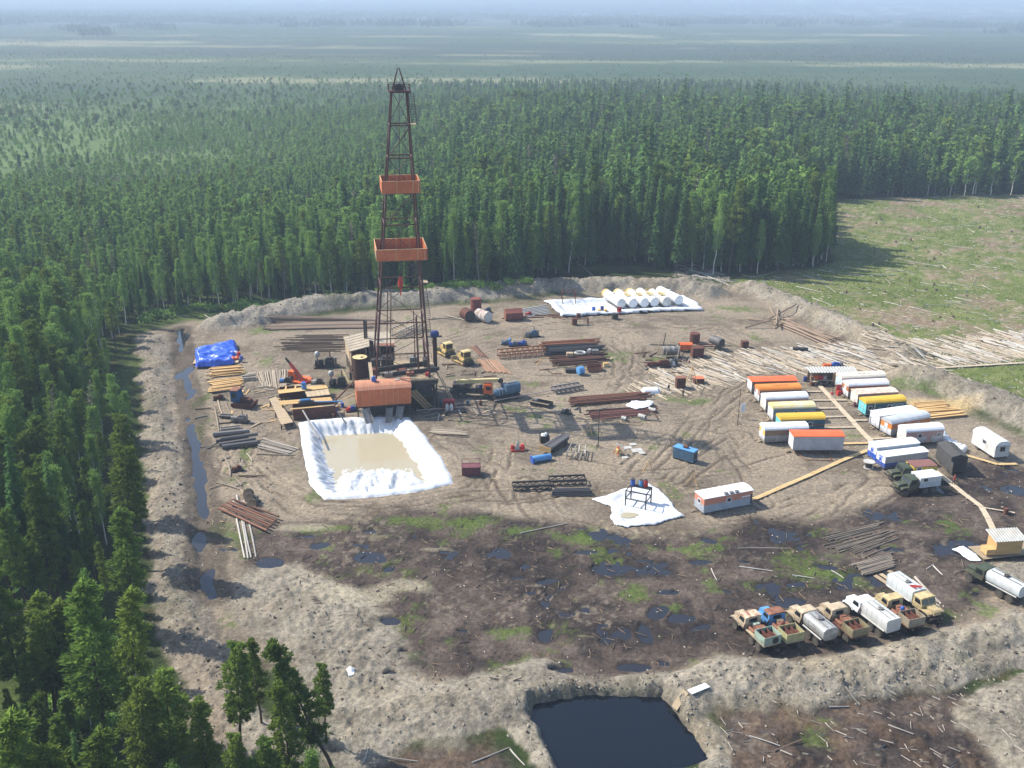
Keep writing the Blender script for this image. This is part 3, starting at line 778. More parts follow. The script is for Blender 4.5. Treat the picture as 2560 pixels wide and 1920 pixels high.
# ------------------------------------------------------------------ camp trailer
def trailer(label, p0, p1, roofm, up_m, lo_m, end_up, end_lo, W=2.7, hw=2.1, lift=.6, chamfer=True, windows=(), door=None, group='site trailers in the camp', ends=True, wheels=True, chimney=None, split=.5, text=None, marks=None, kind='camp_trailer', winframe=None, endwin=False):
 """p0, p1: plan pixels of the lower front left and front right wall corners"""
 a, b = G(*p0, lift), G(*p1, lift)
 L = (b - a).length; yw = yaw_of(a, b)
 ux, uy = math.cos(yw), math.sin(yw)
 c = Vector(((a.x + b.x) / 2 - uy * W / 2, (a.y + b.y) / 2 + ux * W / 2, 0))
 g = H(c.x, c.y)
 t = thing(kind, label, 'trailer', (c.x, c.y, min(max(g, -.05), .25)), yw, group)
 hl = L / 2; hy = W / 2; z0 = lift; z1 = z0 + hw
 zm = z0 + hw * split
 w = MB()
 # side walls in two painted bands and arched end walls
 for s in (-1, 1):
  w.add([(-hl, s * hy, z0), (hl, s * hy, z0), (hl, s * hy, zm), (-hl, s * hy, zm)], [(0, 1, 2, 3)], 1)
  w.add([(-hl, s * hy, zm), (hl, s * hy, zm), (hl, s * hy, z1), (-hl, s * hy, z1)], [(0, 1, 2, 3)], 0)
 if chamfer:
  prof = [(-hy - .04, z1 - .02), (-hy + .04, z1 + .22), (-hy + .34, z1 + .50), (-hy * .42, z1 + .66), (0, z1 + .70), (hy * .42, z1 + .66), (hy - .34, z1 + .50), (hy - .04, z1 + .22), (hy + .04, z1 - .02)]
 else:
  prof = [(-hy - .10, z1 - .03), (-hy - .10, z1 + .06), (-hy * .5, z1 + .20), (0, z1 + .27), (hy * .5, z1 + .20), (hy + .10, z1 + .06), (hy + .10, z1 - .03)]
 ip = [(max(-hy, min(hy, y)), z - .03) for y, z in prof]
 for s in (-1, 1):
  x = s * hl
  w.add([(x, -hy, z0), (x, hy, z0), (x, hy, zm), (x, -hy, zm)], [(0, 1, 2, 3)], 3)
  pts = [(x, -hy, zm)] + [(x, y, z) for y, z in ip] + [(x, hy, zm)]
  w.add(pts, [tuple(range(len(pts)))], 2)
 w.b2(-hl, hl, -hy, hy, z0 - .06, z0 - .005, 3)
 w.build('wall', [up_m, lo_m, end_up, end_lo], t)
 MB().prism(prof, -hl - .10, hl + .10).build('roof', roofm, t)
 ch = MB()
 for s in (-1, 1):
  ch.b2(-hl, hl, s * .8 - .08, s * .8 + .08, z0 - .28, z0 - .065)
 ch.bar((-hl, 0, z0 - .18), (-hl - 1.3, 0, z0 - .32), .09)
 ch.build('chassis', DARK, t)
 if wheels:
  for x in (-hl * .55, hl * .55):
   for s in (-1, 1):
    wheel(t, x, s * (hy - .3), .36, .24)
 else:
  for x in (-hl * .7, 0, hl * .7):
   MB().b2(x - .25, x + .25, -hy + .1, hy - .1, 0, z0 - .285).build('support_block', PLANKG, t)
 def window(x, y, zc, w_, h_, ax):
  fm = winframe or WHITED
  f = MB(); s = 1 if (y if ax == 'y' else x) > 0 else -1
  p = MB()
  if ax == 'y':
   for q in (-1, 1):
    f.b2(x + q * w_ / 2 - .05, x + q * w_ / 2 + .05, y, y + s * .05, zc - h_ / 2 - .05, zc + h_ / 2 + .05)
    f.b2(x - w_ / 2 + .05, x + w_ / 2 - .05, y, y + s * .048, zc + q * h_ / 2 - .05, zc + q * h_ / 2 + .05)
   p.b2(x - w_ / 2 + .05, x + w_ / 2 - .05, y + s * .004, y + s * .02, zc - h_ / 2 + .05, zc + h_ / 2 - .05)
  else:
   for q in (-1, 1):
    f.b2(x, x + s * .05, y + q * w_ / 2 - .05, y + q * w_ / 2 + .05, zc - h_ / 2 - .05, zc + h_ / 2 + .05)
    f.b2(x, x + s * .048, y - w_ / 2 + .05, y + w_ / 2 - .05, zc + q * h_ / 2 - .05, zc + q * h_ / 2 + .05)
   p.b2(x + s * .004, x + s * .02, y - w_ / 2 + .05, y + w_ / 2 - .05, zc - h_ / 2 + .05, zc + h_ / 2 - .05)
  o = f.build('window', fm, t)
  p.build('pane', GLASS, o)
 for fx in windows:
  window(fx * hl, -hy, z0 + hw * .62, .75, .7, 'y')
 if endwin:
  window(-hl if endwin < 0 else hl, 0, z0 + hw * .6, .7, .7, 'x')
 if door is not None:
  x = door * hl
  d = MB().b2(x - .4, x + .4, -hy - .04, -hy, z0 + .02, z0 + 1.85).build('door', up_m if up_m is not lo_m else WHITED, t)
  MB().b2(x + .25, x + .33, -hy - .09, -hy - .04, z0 + .85, z0 + 1.0).build('handle', DARK, d)
 # end door with a step on the left
 if ends:
  d = MB().b2(-hl - .04, -hl, -.42, .42, z0 + .02, z0 + 1.85).build('door', end_lo, t)
  MB().b2(-hl - .09, -hl - .04, .2, .28, z0 + .85, z0 + 1.0).build('handle', DARK, d)
  st = MB()
  for k in range(2):
   st.b2(-hl - .75 + k * .3, -hl - .48 + k * .3, -.45, .45, .14 + k * .2, .2 + k * .2)
  for s in (-1, 1):
   st.bar((-hl - .7, s * .46, .02), (-hl - .12, s * .46, .5), .05)
  st.build('steps', PLANKG, t)
 if chimney is not None:
  MB().tube((chimney * hl, .3, z1 + .3), (chimney * hl, .3, z1 + 1.5), .07, 8).tube((chimney * hl, .3, z1 + 1.5), (chimney * hl, .3, z1 + 1.62), .13, 8, r2=.04).build('chimney', RUST, t)
 if marks:
  for k in range(3):
   x = marks * hl + (k - 1) * .95
   mb = MB()
   for q in range(5):
    an, an2 = R(20 + q * 40), R(60 + q * 40)
    mb.bar((x - .3 * math.cos(an), -hy * .45 + .22 * math.sin(an), z1 + .69 + .02), (x - .3 * math.cos(an2), -hy * .45 + .22 * math.sin(an2), z1 + .69 + .02), .09, h=.03)
   mb.build('roof_bracket', DARK, t)
 if text:
  cu = bpy.data.curves.new('lettering', 'FONT'); cu.body = text[0]; cu.size = text[2]; cu.extrude = .008; cu.align_x = 'CENTER'; cu.align_y = 'CENTER'
  cu.materials.append(text[3])
  tmp = bpy.data.objects.new('tmp', cu); me = bpy.data.meshes.new_from_object(tmp); bpy.data.objects.remove(tmp)
  o = link('lettering', me, t); o.location = (text[1] * hl, -hy - .012, z0 + hw * .70); o.rotation_euler = (R(90), 0, 0)
 return t

# ------------------------------------------------------------------ bonneted lorry
def truck(label, rear, front, cabm, body, group, L=7.2, hood=True, cat='truck', name='lorry', cabroof=None, **kw):
 """rear, front: plan pixels of the rear and front end on the ground; body: 'tank', 'boxtank', 'shop', 'bed'"""
 a, b = G(*rear), G(*front); yw = yaw_of(a, b)
 c = (a + b) / 2
 t = thing(name, label, cat, (c.x, c.y, min(max(H(c.x, c.y), -.1), .25)), yw, group)
 hl = L / 2; W = 2.5; hy = W / 2
 fr = MB()
 for s in (-1, 1):
  fr.b2(-hl, hl - .35, s * .42 - .07, s * .42 + .07, .82, 1.05)
 for x in np.linspace(-hl + .1, hl - .6, 6):
  fr.b2(x - .06, x + .06, -.345, .345, .85, 1.02)
 for x in (-hl + 1.0, -hl + 2.4, hl - 1.35):
  fr.b2(x - .09, x + .09, -1.0, 1.0, .50, .68)
 fr.build('chassis', DARK, t)
 for x in (-hl + 1.0, -hl + 2.4, hl - 1.35):
  for s in (-1, 1):
   wheel(t, x, s * (hy - .22), .58, .40)
 cx = hl - (3.3 if hood else 1.9)     # rear of cab
 cl = 1.55 if hood else 1.7
 z0, zb, z1 = 1.10, 1.78, 2.55
 cb = MB()
 cb.b2(cx, cx + cl, -hy + .1, hy - .1, z0, zb, 0)
 cb.prismy([(cx, zb), (cx + cl, zb), (cx + cl - .32, z1 - .04), (cx + .04, z1 - .04)], -hy + .14, hy - .14, 0)
 cab = cb.build('cab', cabm, t)
 rf = MB().prism([(-hy + .12, z1 - .035), (-hy + .10, z1 + .05), (-hy + .5, z1 + .15), (hy - .5, z1 + .15), (hy - .10, z1 + .05), (hy - .12, z1 - .035)], cx - .02, cx + cl - .26)
 rf.build('cab_roof', cabroof or cabm, cab)
 n = Vector((.77, 0, .32)).normalized()
 q = MB(); o = .012
 for s in (-1, 1):
  y0, y1 = (s * .05, s * (hy - .24))
  pts = [(cx + cl - .04, y0, zb + .07), (cx + cl - .04, y1, zb + .07), (cx + cl - .29, y1, z1 - .12), (cx + cl - .29, y0, z1 - .12)]
  q.add([(x + n.x * .02, y, z + n.z * .02) for x, y, z in pts] + [(x - .03, y, z - .01) for x, y, z in pts], [(0, 1, 2, 3), (7, 6, 5, 4), (0, 4, 5, 1), (1, 5, 6, 2), (2, 6, 7, 3), (3, 7, 4, 0)])
 q.build('windscreen', GLASS, cab)
 for s in (-1, 1):
  MB().prismy([(cx + .28, zb + .06), (cx + cl - .22, zb + .06), (cx + cl - .44, z1 - .14), (cx + .32, z1 - .14)], s * (hy - .15), s * (hy - .12)).build('side_window', GLASS, cab)
 MB().b2(cx - .015, cx + .02, -.55, .55, zb + .12, z1 - .18).build('rear_window', GLASS, cab)
 if hood:
  MB().prismy([(cx + cl, z0 + .05), (cx + cl + 1.55, z0 + .05), (cx + cl + 1.55, 1.62), (cx + cl + 1.35, 1.76), (cx + cl, 1.86)], -.55, .55).build('hood', cabm, t)
  for s in (-1, 1):
   f = MB()
   x = hl - 1.35; ar = [(x - .95, 1.02), (x - .68, 1.34), (x - .3, 1.44), (x + .5, 1.44), (x + .9, 1.36), (x + .98, 1.10), (x + .85, 1.10), (x + .80, 1.26), (x + .5, 1.33), (x - .3, 1.33), (x - .6, 1.24), (x - .82, 1.0)]
   f.prismy(ar, s * .56, s * (hy + .02))
   f.build('fender', cabm, t)
   MB().lathe((hl - .33, s * .85, 1.22), [(.05, 0), (.11, .03), (.12, .07)], 10, 'x').build('headlight', GLASS, t)
  MB().b2(hl - .30, hl - .27, -.48, .48, 1.16, 1.58).build('grille', DARK, t)
 MB().b2(hl - .2, hl, -hy, hy, .72, .95).build('bumper', kw.get('bump', DARK), t)
 MB().tube((cx + cl * .1, hy - .05, 1.1), (cx - .12, hy - .05, 2.0), .07, 8).build('exhaust_pipe', RUST, t)
 x0, x1 = -hl - .1, cx - .25; bm_ = kw.get('bodym', SILVER)
 if body in ('tank', 'boxtank'):
  zc = 1.95; n_ = 20; prof = []
  for i in range(n_):
   an = 2 * math.pi * i / n_
   e = .55 if body == 'tank' else .22
   y = math.copysign(abs(math.cos(an)) ** e, math.cos(an)) * 1.08; z = math.copysign(abs(math.sin(an)) ** e, math.sin(an)) * (.80 if body == 'tank' else .86)
   prof.append((y, zc + z))
  tk = MB(); tk.prism(prof, x0, x1)
  tank = tk.build('tank', bm_, t, True)
  rib = MB()
  for x in np.linspace(x0 + .02, x1 - .02, 5 if body == 'tank' else 6):
   pr = [(y * 1.018, zc + (z - zc) * 1.02) for y, z in prof]
   rib.prism(pr, x - .035, x + .035)
  rib.build('band', bm_, tank)
  MB().lathe((x0 + (x1 - x0) * .55, 0, zc + .78), [(.34, 0), (.34, .22), (.30, .26)], 14).build('hatch', kw.get('hatchm', STEEL), tank)
  w = MB()
  w.b2(x0 + .2, x1 - .2, -.42, -.36, zc + .80, zc + .90).b2(x0 + .2, x1 - .2, .36, .42, zc + .80, zc + .90)
  w.build('walkway', STEEL, tank)
  for s in (-1, 1):
   MB().tube((x0 + .2, s * 1.16, 1.30), (x1 - .2, s * 1.16, 1.30), .10, 8).build('hose', kw.get('hosem', CONC), t)
  sd_ = MB()
  for x in (x0 + .5, (x0 + x1) / 2, x1 - .5):
   sd_.b2(x - .08, x + .08, -.85, .85, 1.06, 1.22)
  sd_.build('tank_saddle', DARK, t)
  if kw.get('rig'):
   r_ = MB()
   for k in range(3):
    r_.bar((x1 - 1.2 + .25 * k, -.5, zc + 1.02), (x1 - .5 + .2 * k, .5, zc + 1.06 + .05 * k), .09)
   r_.bar((x1 - 1.2, -.5, zc + .95), (x1 - .3, -.4, zc + 1.10), .09)
   r_.build('hose_bracket', RED, tank)
 elif body == 'shop':
  zt = 2.75
  wall = MB().b2(x0, x1, -hy, hy, 1.12, 2.0, 1).b2(x0, x1, -hy, hy, 2.0, zt, 0).build('box_body', [bm_, kw.get('lowm', bm_)], t)
  MB().prism([(-hy - .06, zt), (-hy - .04, zt + .08), (-hy * .5, zt + .16), (hy * .5, zt + .16), (hy + .04, zt + .08), (hy + .06, zt)], x0 - .05, x1 + .05).build('box_roof', kw.get('roofm', bm_), t)
  # the side turned to the camera is +y or -y depending on heading
  for s in (-1, 1):
   f = MB(); p = MB()
   xc = x1 - .9
   f.b2(xc - .42, xc + .42, s * hy, s * (hy + .04), 2.12, 2.72)
   p.b2(xc - .33, xc + .33, s * (hy + .036), s * (hy + .05), 2.2, 2.64)
   o = f.build('window', WHITED, wall); p.build('pane', GLASS, o)
  f = MB().b2(x1, x1 + .03, -.7, -.1, 2.15, 2.7).build('window', DARK, wall)
 elif body == 'bed':
  # open flat bed with pump gear and a steel crate at the rear
  MB().b2(x0, x1, -1.18, 1.18, 1.12, 1.26).build('flatbed', kw.get('bedm', PLANKG), t)
  xb0, xb1 = x0, x0 + 2.0; zt = 2.35; bx = MB(); T = .06
  bx.b2(xb0, xb0 + T, -1.2, 1.2, 1.27, zt).b2(xb1 - T, xb1, -1.2, 1.2, 1.27, zt)
  bx.b2(xb0 + T, xb1 - T, -1.2, -1.2 + T, 1.27, zt).b2(xb0 + T, xb1 - T, 1.2 - T, 1.2, 1.27, zt)
  crate = bx.build('rear_box', kw.get('boxm', OLIVE), t)
  dv = MB().b2(xb0 + T, xb1 - T, -.38, -.34, 1.27, zt - .06).b2(xb0 + T, xb1 - T, .36, .40, 1.27, zt - .06)
  dv.build('divider', RUST, crate)
  MB().b2(xb0 + T + .01, xb1 - T - .01, -1.13, 1.13, 1.265, 1.75).build('scrap_load', RUST, t)
  eng = MB().b2(xb1 + .35, xb1 + 1.35, -.5, .45, 1.27, 1.95).tube((xb1 + .5, .75, 1.5), (xb1 + 1.6, .75, 1.5), .2, 10).tube((xb1 + .4, -.8, 1.55), (xb1 + 1.2, -.8, 1.55), .28, 10).bar((xb1 + .2, -1.0, 1.3), (x1 - .2, -.2, 1.7), .14)
  eng.build('pump', RUST_L, t)
  MB().b2(x1 - .55, x1 - .05, -.45, .35, 1.27, 2.05).build('engine_cover', kw.get('covm', RUST_L), t)
  if kw.get('drum'):
   MB().lathe((xb1 + .5, .2, 2.25), [(.12, -.28), (.24, -.18), (.28, 0), (.24, .18), (.12, .28)], 14).build('drum', kw['drum'], t, True)
  if kw.get('spare'):
   MB().lathe((x0 - .14, -.35, 1.75), [(.20, 0), (.36, .0), (.42, .05), (.42, .10), (.36, .135)], 16, 'x').build('spare_wheel', TYRE, t)
 return t

# ================================================================== THE DRILLING RIG
RC = G(1003, 925, 6.0); RIG = Vector((RC.x, RC.y, 0)); RY = R(10)
cR, sR = math.cos(RY), math.sin(RY)
def rl(u, v, z=0.0):
 return Vector((RIG.x + u * cR - v * sR, RIG.y + u * sR + v * cR, z))
def to_rig(p):
 d = Vector((p.x - RIG.x, p.y - RIG.y)); return (d.x * cR + d.y * sR, -d.x * sR + d.y * cR, p.z)

def build_derrick():
 t = thing('drilling_derrick', 'tall red brown lattice derrick with two orange box platforms', 'derrick', rl(0, 0, 6.02), RY)
 z0 = 6.02
 def half(z):           # half width of the tower at height z (site height)
  return 4.95 + (1.30 - 4.95) * (z - 6) / 51.0
 lean = 1.25            # the tower stands a touch out of plumb
 def P(u, v, z):
  k = (z - 6) / 51.0
  return Vector((u + lean * k, v, z - z0))
 corners = ((-1, -1), (1, -1), (1, 1), (-1, 1))
 for a, b in corners:
  m = MB()
  zs = [6.02, 16.6, 27, 38, 48, 56.7]
  for i in range(len(zs) - 1):
   m.tube(P(a * half(zs[i]), b * half(zs[i]), zs[i]), P(a * half(zs[i + 1]), b * half(zs[i + 1]), zs[i + 1]), .19 - .012 * i, 8)
  m.build('leg', RIGRED, t, True)
 for z in (10.8, 16.6, 23.1, 28.1, 34.3, 39.8, 45.8, 51.3):
  m = MB(); h = half(z)
  for i in range(4):
   a, b = corners[i], corners[(i + 1) % 4]
   m.tube(P(a[0] * h, a[1] * h, z), P(b[0] * h, b[1] * h, z), .13, 6)
  m.build('girt', RIGRED, t, True)
 # tie rods
 m = MB()
 lv = [6.1, 10.8, 16.6, 23.1, 28.2, 34.3, 39.8, 45.8, 51.3, 57]
 for i in range(len(lv) - 1):
  h0, h1 = half(lv[i]), half(lv[i + 1])
  for k in range(4):
   a, b = corners[k], corners[(k + 1) % 4]
   if (i + k) % 2:
    m.tube(P(a[0] * h0, a[1] * h0, lv[i]), P(b[0] * h1, b[1] * h1, lv[i + 1]), .055, 5)
   else:
    m.tube(P(b[0] * h0, b[1] * h0, lv[i]), P(a[0] * h1, a[1] * h1, lv[i + 1]), .055, 5)
 m.build('tie_rod', RIGRED, t)
 # inner stand guides in the lower section
 m = MB()
 for u, v in ((-2.9, -2.6), (-2.2, -2.7), (2.9, 2.4), (3.3, -1.2), (3.0, -2.6)):
  m.tube(P(u, v, 6.1), P(u * .86, v * .86, 22 if u < 0 else 17), .09, 6)
 m.build('guide_post', RIGRED, t)
 for (za, zb, hw, lab) in ((28.2, 30.2, 4.5, None), (39.9, 42.0, 3.35, None)):
  zc = (za + zb) / 2; k = (zc - 6) / 51.0 * lean; T = .08
  m = MB()
  m.b2(k - hw, k + hw, -hw, -hw + T, za - z0, zb - z0).b2(k - hw, k + hw, hw - T, hw, za - z0, zb - z0)
  m.b2(k - hw, k - hw + T, -hw + T, hw - T, za - z0, zb - z0).b2(k + hw - T, k + hw, -hw + T, hw - T, za - z0, zb - z0)
  d = MB(); w = .9
  d.b2(k - hw + T, k + hw - T, -hw + T, -hw + w, za - z0 + .02, za - z0 + .10).b2(k - hw + T, k + hw - T, hw - w, hw - T, za - z0 + .02, za - z0 + .10)
  d.b2(k - hw + T, k - hw + w, -hw + w, hw - w, za - z0 + .02, za - z0 + .10).b2(k + hw - w, k + hw - T, -hw + w, hw - w, za - z0 + .02, za - z0 + .10)
  s = m
  for x in (-.22, .62, .9):
   s.b2(k + x * hw - .06, k + x * hw + .06, -hw - .04, -hw, za - z0, zb - z0, 1)
  for x in (-.6, -.1, .45):
   s.b2(k + x * hw - .05, k + x * hw + .05, hw - T - .035, hw - T, za - z0 + .1, zb - z0, 1)
  s.b2(k - hw - .03, k + hw + .03, -hw - .05, -hw + T + .02, zb - z0, zb - z0 + .08, 1).b2(k - hw - .03, k + hw + .03, hw - T - .02, hw + .03, zb - z0, zb - z0 + .08, 1)
  s.b2(k - hw - .03, k - hw + T + .02, -hw + .12, hw - .12, zb - z0, zb - z0 + .08, 1).b2(k + hw - T - .02, k + hw + .03, -hw + .12, hw - .12, zb - z0, zb - z0 + .08, 1)
  pl = m.build('box_platform', [ORANGE_R, SEAM], t)
  d.build('walkway', PLANKG, pl)
  if za < 30:
   MB().b2(k - hw - .05, k - hw - .005, -hw + .0, -hw + 4.2, za - z0 + .1, zb - z0 - .03).build('pale_panel', PLANKG, pl, label='pale unpainted panel')
 # top platform, crown block, gin pole
 k = lean * 51.2 / 51.0
 m = MB().b2(k - 1.85, k + 1.85, -1.85, 1.85, 56.7 - z0, 57.0 - z0)
 cp = m.build('crown_platform', RIGRED, t)
 ra = MB()
 for z in (.55, 1.1):
  for i in range(4):
   a, b = corners[i], corners[(i + 1) % 4]
   ra.tube((k + a[0] * 1.8, a[1] * 1.8, 57.0 - z0 + z), (k + b[0] * 1.8, b[1] * 1.8, 57.0 - z0 + z), .04, 5)
 for i in range(4):
  a, b = corners[i], corners[(i + 1) % 4]
  for f in (0, .33, .66):
   x, y = a[0] + (b[0] - a[0]) * f, a[1] + (b[1] - a[1]) * f
   ra.tube((k + x * 1.8, y * 1.8, 57.0 - z0), (k + x * 1.8, y * 1.8, 58.1 - z0), .04, 5)
 ra.build('railing', RIGRED, cp)
 cbk = MB()
 for y in (-.5, -.17, .17, .5):
  cbk.lathe((k, y - .05, 57.6 - z0), [(.1, 0), (.5, 0), (.5, .1), (.1, .1)], 12, 'y')
 cbk.b2(k - .8, k + .8, -.75, -.63, 57.0 - z0, 57.8 - z0).b2(k - .8, k + .8, .63, .75, 57.0 - z0, 57.8 - z0)
 cbk.build('crown_block', DARK, cp)
 gp = MB()
 for a, b in corners:
  gp.tube((k + a * 1.15, b * 1.15, 57.0 - z0), (k + a * .12, b * .12, 60.7 - z0), .09, 6)
 gp.build('gin_pole', RIGRED, cp)
 # stairs and ladders
 def ladder(p, q, w, name='ladder', n=26, m_=DARK):
  p, q = Vector(p), Vector(q); d = q - p; s = d.cross(Vector((0, 1, 0))).normalized() * w / 2 if abs(d.normalized().y) < .7 else Vector((w / 2, 0, 0))
  s = Vector((0, 1, 0)) * w / 2 if abs(d.x) > .3 * d.length else Vector((w / 2, 0, 0))
  mb = MB().bar(p + s, q + s, .09).bar(p - s, q - s, .09)
  for i in range(n):
   c = p + d * ((i + .5) / n); mb.bar(c - s, c + s, .06)
  return mb.build(name, m_, t)
 ladder(P(half(50.5) - .1, -.4, 50.6), P(-half(46) + .2, -.4, 45.9), .8, 'stair', 16)
 ladder(P(half(39) - .1, -.5, 39.6), P(-half(34.5) + .6, -.5, 34.4), .8, 'stair', 16)
 ladder(P(half(56) + .6, -.6, 56.7), P(half(51) + .9, -.6, 51.2), .9, 'ladder', 20)
 ladder(P(half(23) + .3, -.8, 23.2), P(half(17) + .8, -.8, 16.6), .9, 'ladder', 20)
 ladder(P(half(16.6) + .5, -1.2, 16.6), P(half(10.8) + .9, -1.2, 10.8), .8, 'ladder', 18)
 ladder(P(half(28) - .6, 1.5, 27.9), P(half(23) - .2, 1.0, 23.1), .8, 'ladder', 16)
 for z in (51.3, 23.1):
  MB().b2(P(half(z), 0, z).x + .0, P(half(z), 0, z).x + 1.2, -1.4, .6, z - z0, z - z0 + .1).build('landing', PLANKG, t)
 # hoisting lines and travelling block
 hl_ = MB()
 for y in (-.35, -.1, .15, .4):
  hl_.tube((k * 1.0, y, 57.4 - z0), (k * .35, y * .8, 24 - z0), .025, 4)
 hl_.build('drill_line', DARK, t)
 MB().lathe((k * .34, 0, 21.8 - z0), [(.2, 0), (.45, .3), (.5, 1.2), (.4, 2.0), (.15, 2.4)], 12).tube((k * .34, 0, 21.8 - z0), (k * .3, 0, 20.6 - z0), .12, 6).build('travelling_block', RED, t)
 return t
build_derrick()

def build_floor():
 t = thing('rig_substructure', 'dark steel drill floor on a braced trestle under the derrick', 'drill floor', rl(0, 0, .1), RY)
 MB().b2(-6.0, 6.4, -5.6, 5.4, 5.62, 5.9).build('floor_deck', PLANKG, t)
 for v in (-5.45, -1.8, 1.8, 5.2):
  MB().b2(-6.0, 6.4, v - .2, v + .2, 5.0, 5.61).build('floor_beam', DARK, t)
 for u in (-5.8, -2, 2.2, 6.1):
  for v in (-5.45, 0, 5.2):
   MB().b2(u - .16, u + .16, v - .16, v + .16, 0, 4.99).build('column', DARK, t)
 for v in (-5.45, 5.2):
  br = MB()
  for a, b in ((-5.8, -2), (-2, 2.2), (2.2, 6.1)):
   br.bar((a, v, .2), (b, v, 2.5), .14).bar((b, v, 2.6), (a, v, 4.9), .14)
   br.bar((a, v - .01, 2.55), (b, v - .01, 2.55), .2)
  br.build('brace', DARK, t)
 for u in (-5.8, 6.1):
  br = MB()
  for a, b in ((-5.45, 0), (0, 5.2)):
   br.bar((u, a, .2), (u, b, 2.5), .14).bar((u, b, 2.6), (u, a, 4.9), .14).bar((u + .01, a, 2.55), (u + .01, b, 2.55), .2)
  br.build('brace', DARK, t)
 MB().b2(-5.5, 5.6, -4.4, 4.4, .0, 2.2).build('base_skid', DARK, t)
 # machinery and timber lying on the floor
 MB().b2(-.9, .9, -.9, .9, 5.905, 6.15).build('rotary_table', RUST, t)
 MB().b2(-3.6, -1.3, 1.4, 3.4, 5.905, 7.6).tube((-3.4, 2.4, 7.4), (-1.5, 2.4, 7.4), .7, 14).build('drawworks', DARK, t)
 MB().b2(4.2, 5.1, -4.4, -3.6, 5.905, 6.6).build('tool_box', RED, t)
 for v in np.linspace(-5.2, -2.4, 6):
  MB().b2(-4.2, 5.9, v - .14, v + .14, 5.902, 5.97).build('floor_plank', PLANKG, t)
 ral = MB()
 for z in (.55, 1.1):
  ral.bar((-6, 5.35, 5.9 + z), (6.3, 5.35, 5.9 + z), .06)
 for u in np.linspace(-6, 6.3, 9):
  ral.bar((u, 5.35, 5.9), (u, 5.35, 7.0), .06)
 ral.build('railing', RIGRED, t)
 for (u, v, top, bot) in ((6.6, -2.2, 5.9, 0.0), (7.2, -4.6, 5.6, .0)):
  l = MB()
  for s in (-.38, .38):
   l.bar((u, v + s, top), (u + 2.6, v + s - 1.5, bot + .1), .12)
  for i in range(12):
   f = (i + .5) / 12
   l.bar((u + 2.6 * f, v - .4 - 1.5 * f, top + (bot - top) * f), (u + 2.6 * f, v + .4 - 1.5 * f, top + (bot - top) * f), .10)
  l.build('stairway', PLANKG, t)
 return t
build_floor()
for i, (a, b, lab) in enumerate((((936, 924), (1072, 905), 'long dark steel beam lying across the back of the drill floor'), ((955, 937), (1098, 921), 'long dark steel beam lying across the front of the drill floor'))):
 pa, pb = G(*a, 6.5), G(*b, 6.5)
 o = MB().box((0, 0, 0), ((pb - pa).length, .42, .62)).box((0, 0, -.42), ((pb - pa).length * .9, .30, .2)).build('steel_beam', DARK)
 o.location = (pa + pb) / 2; o.rotation_euler = (0, 0, yaw_of(pa, pb)); tag(o, lab, 'beam')

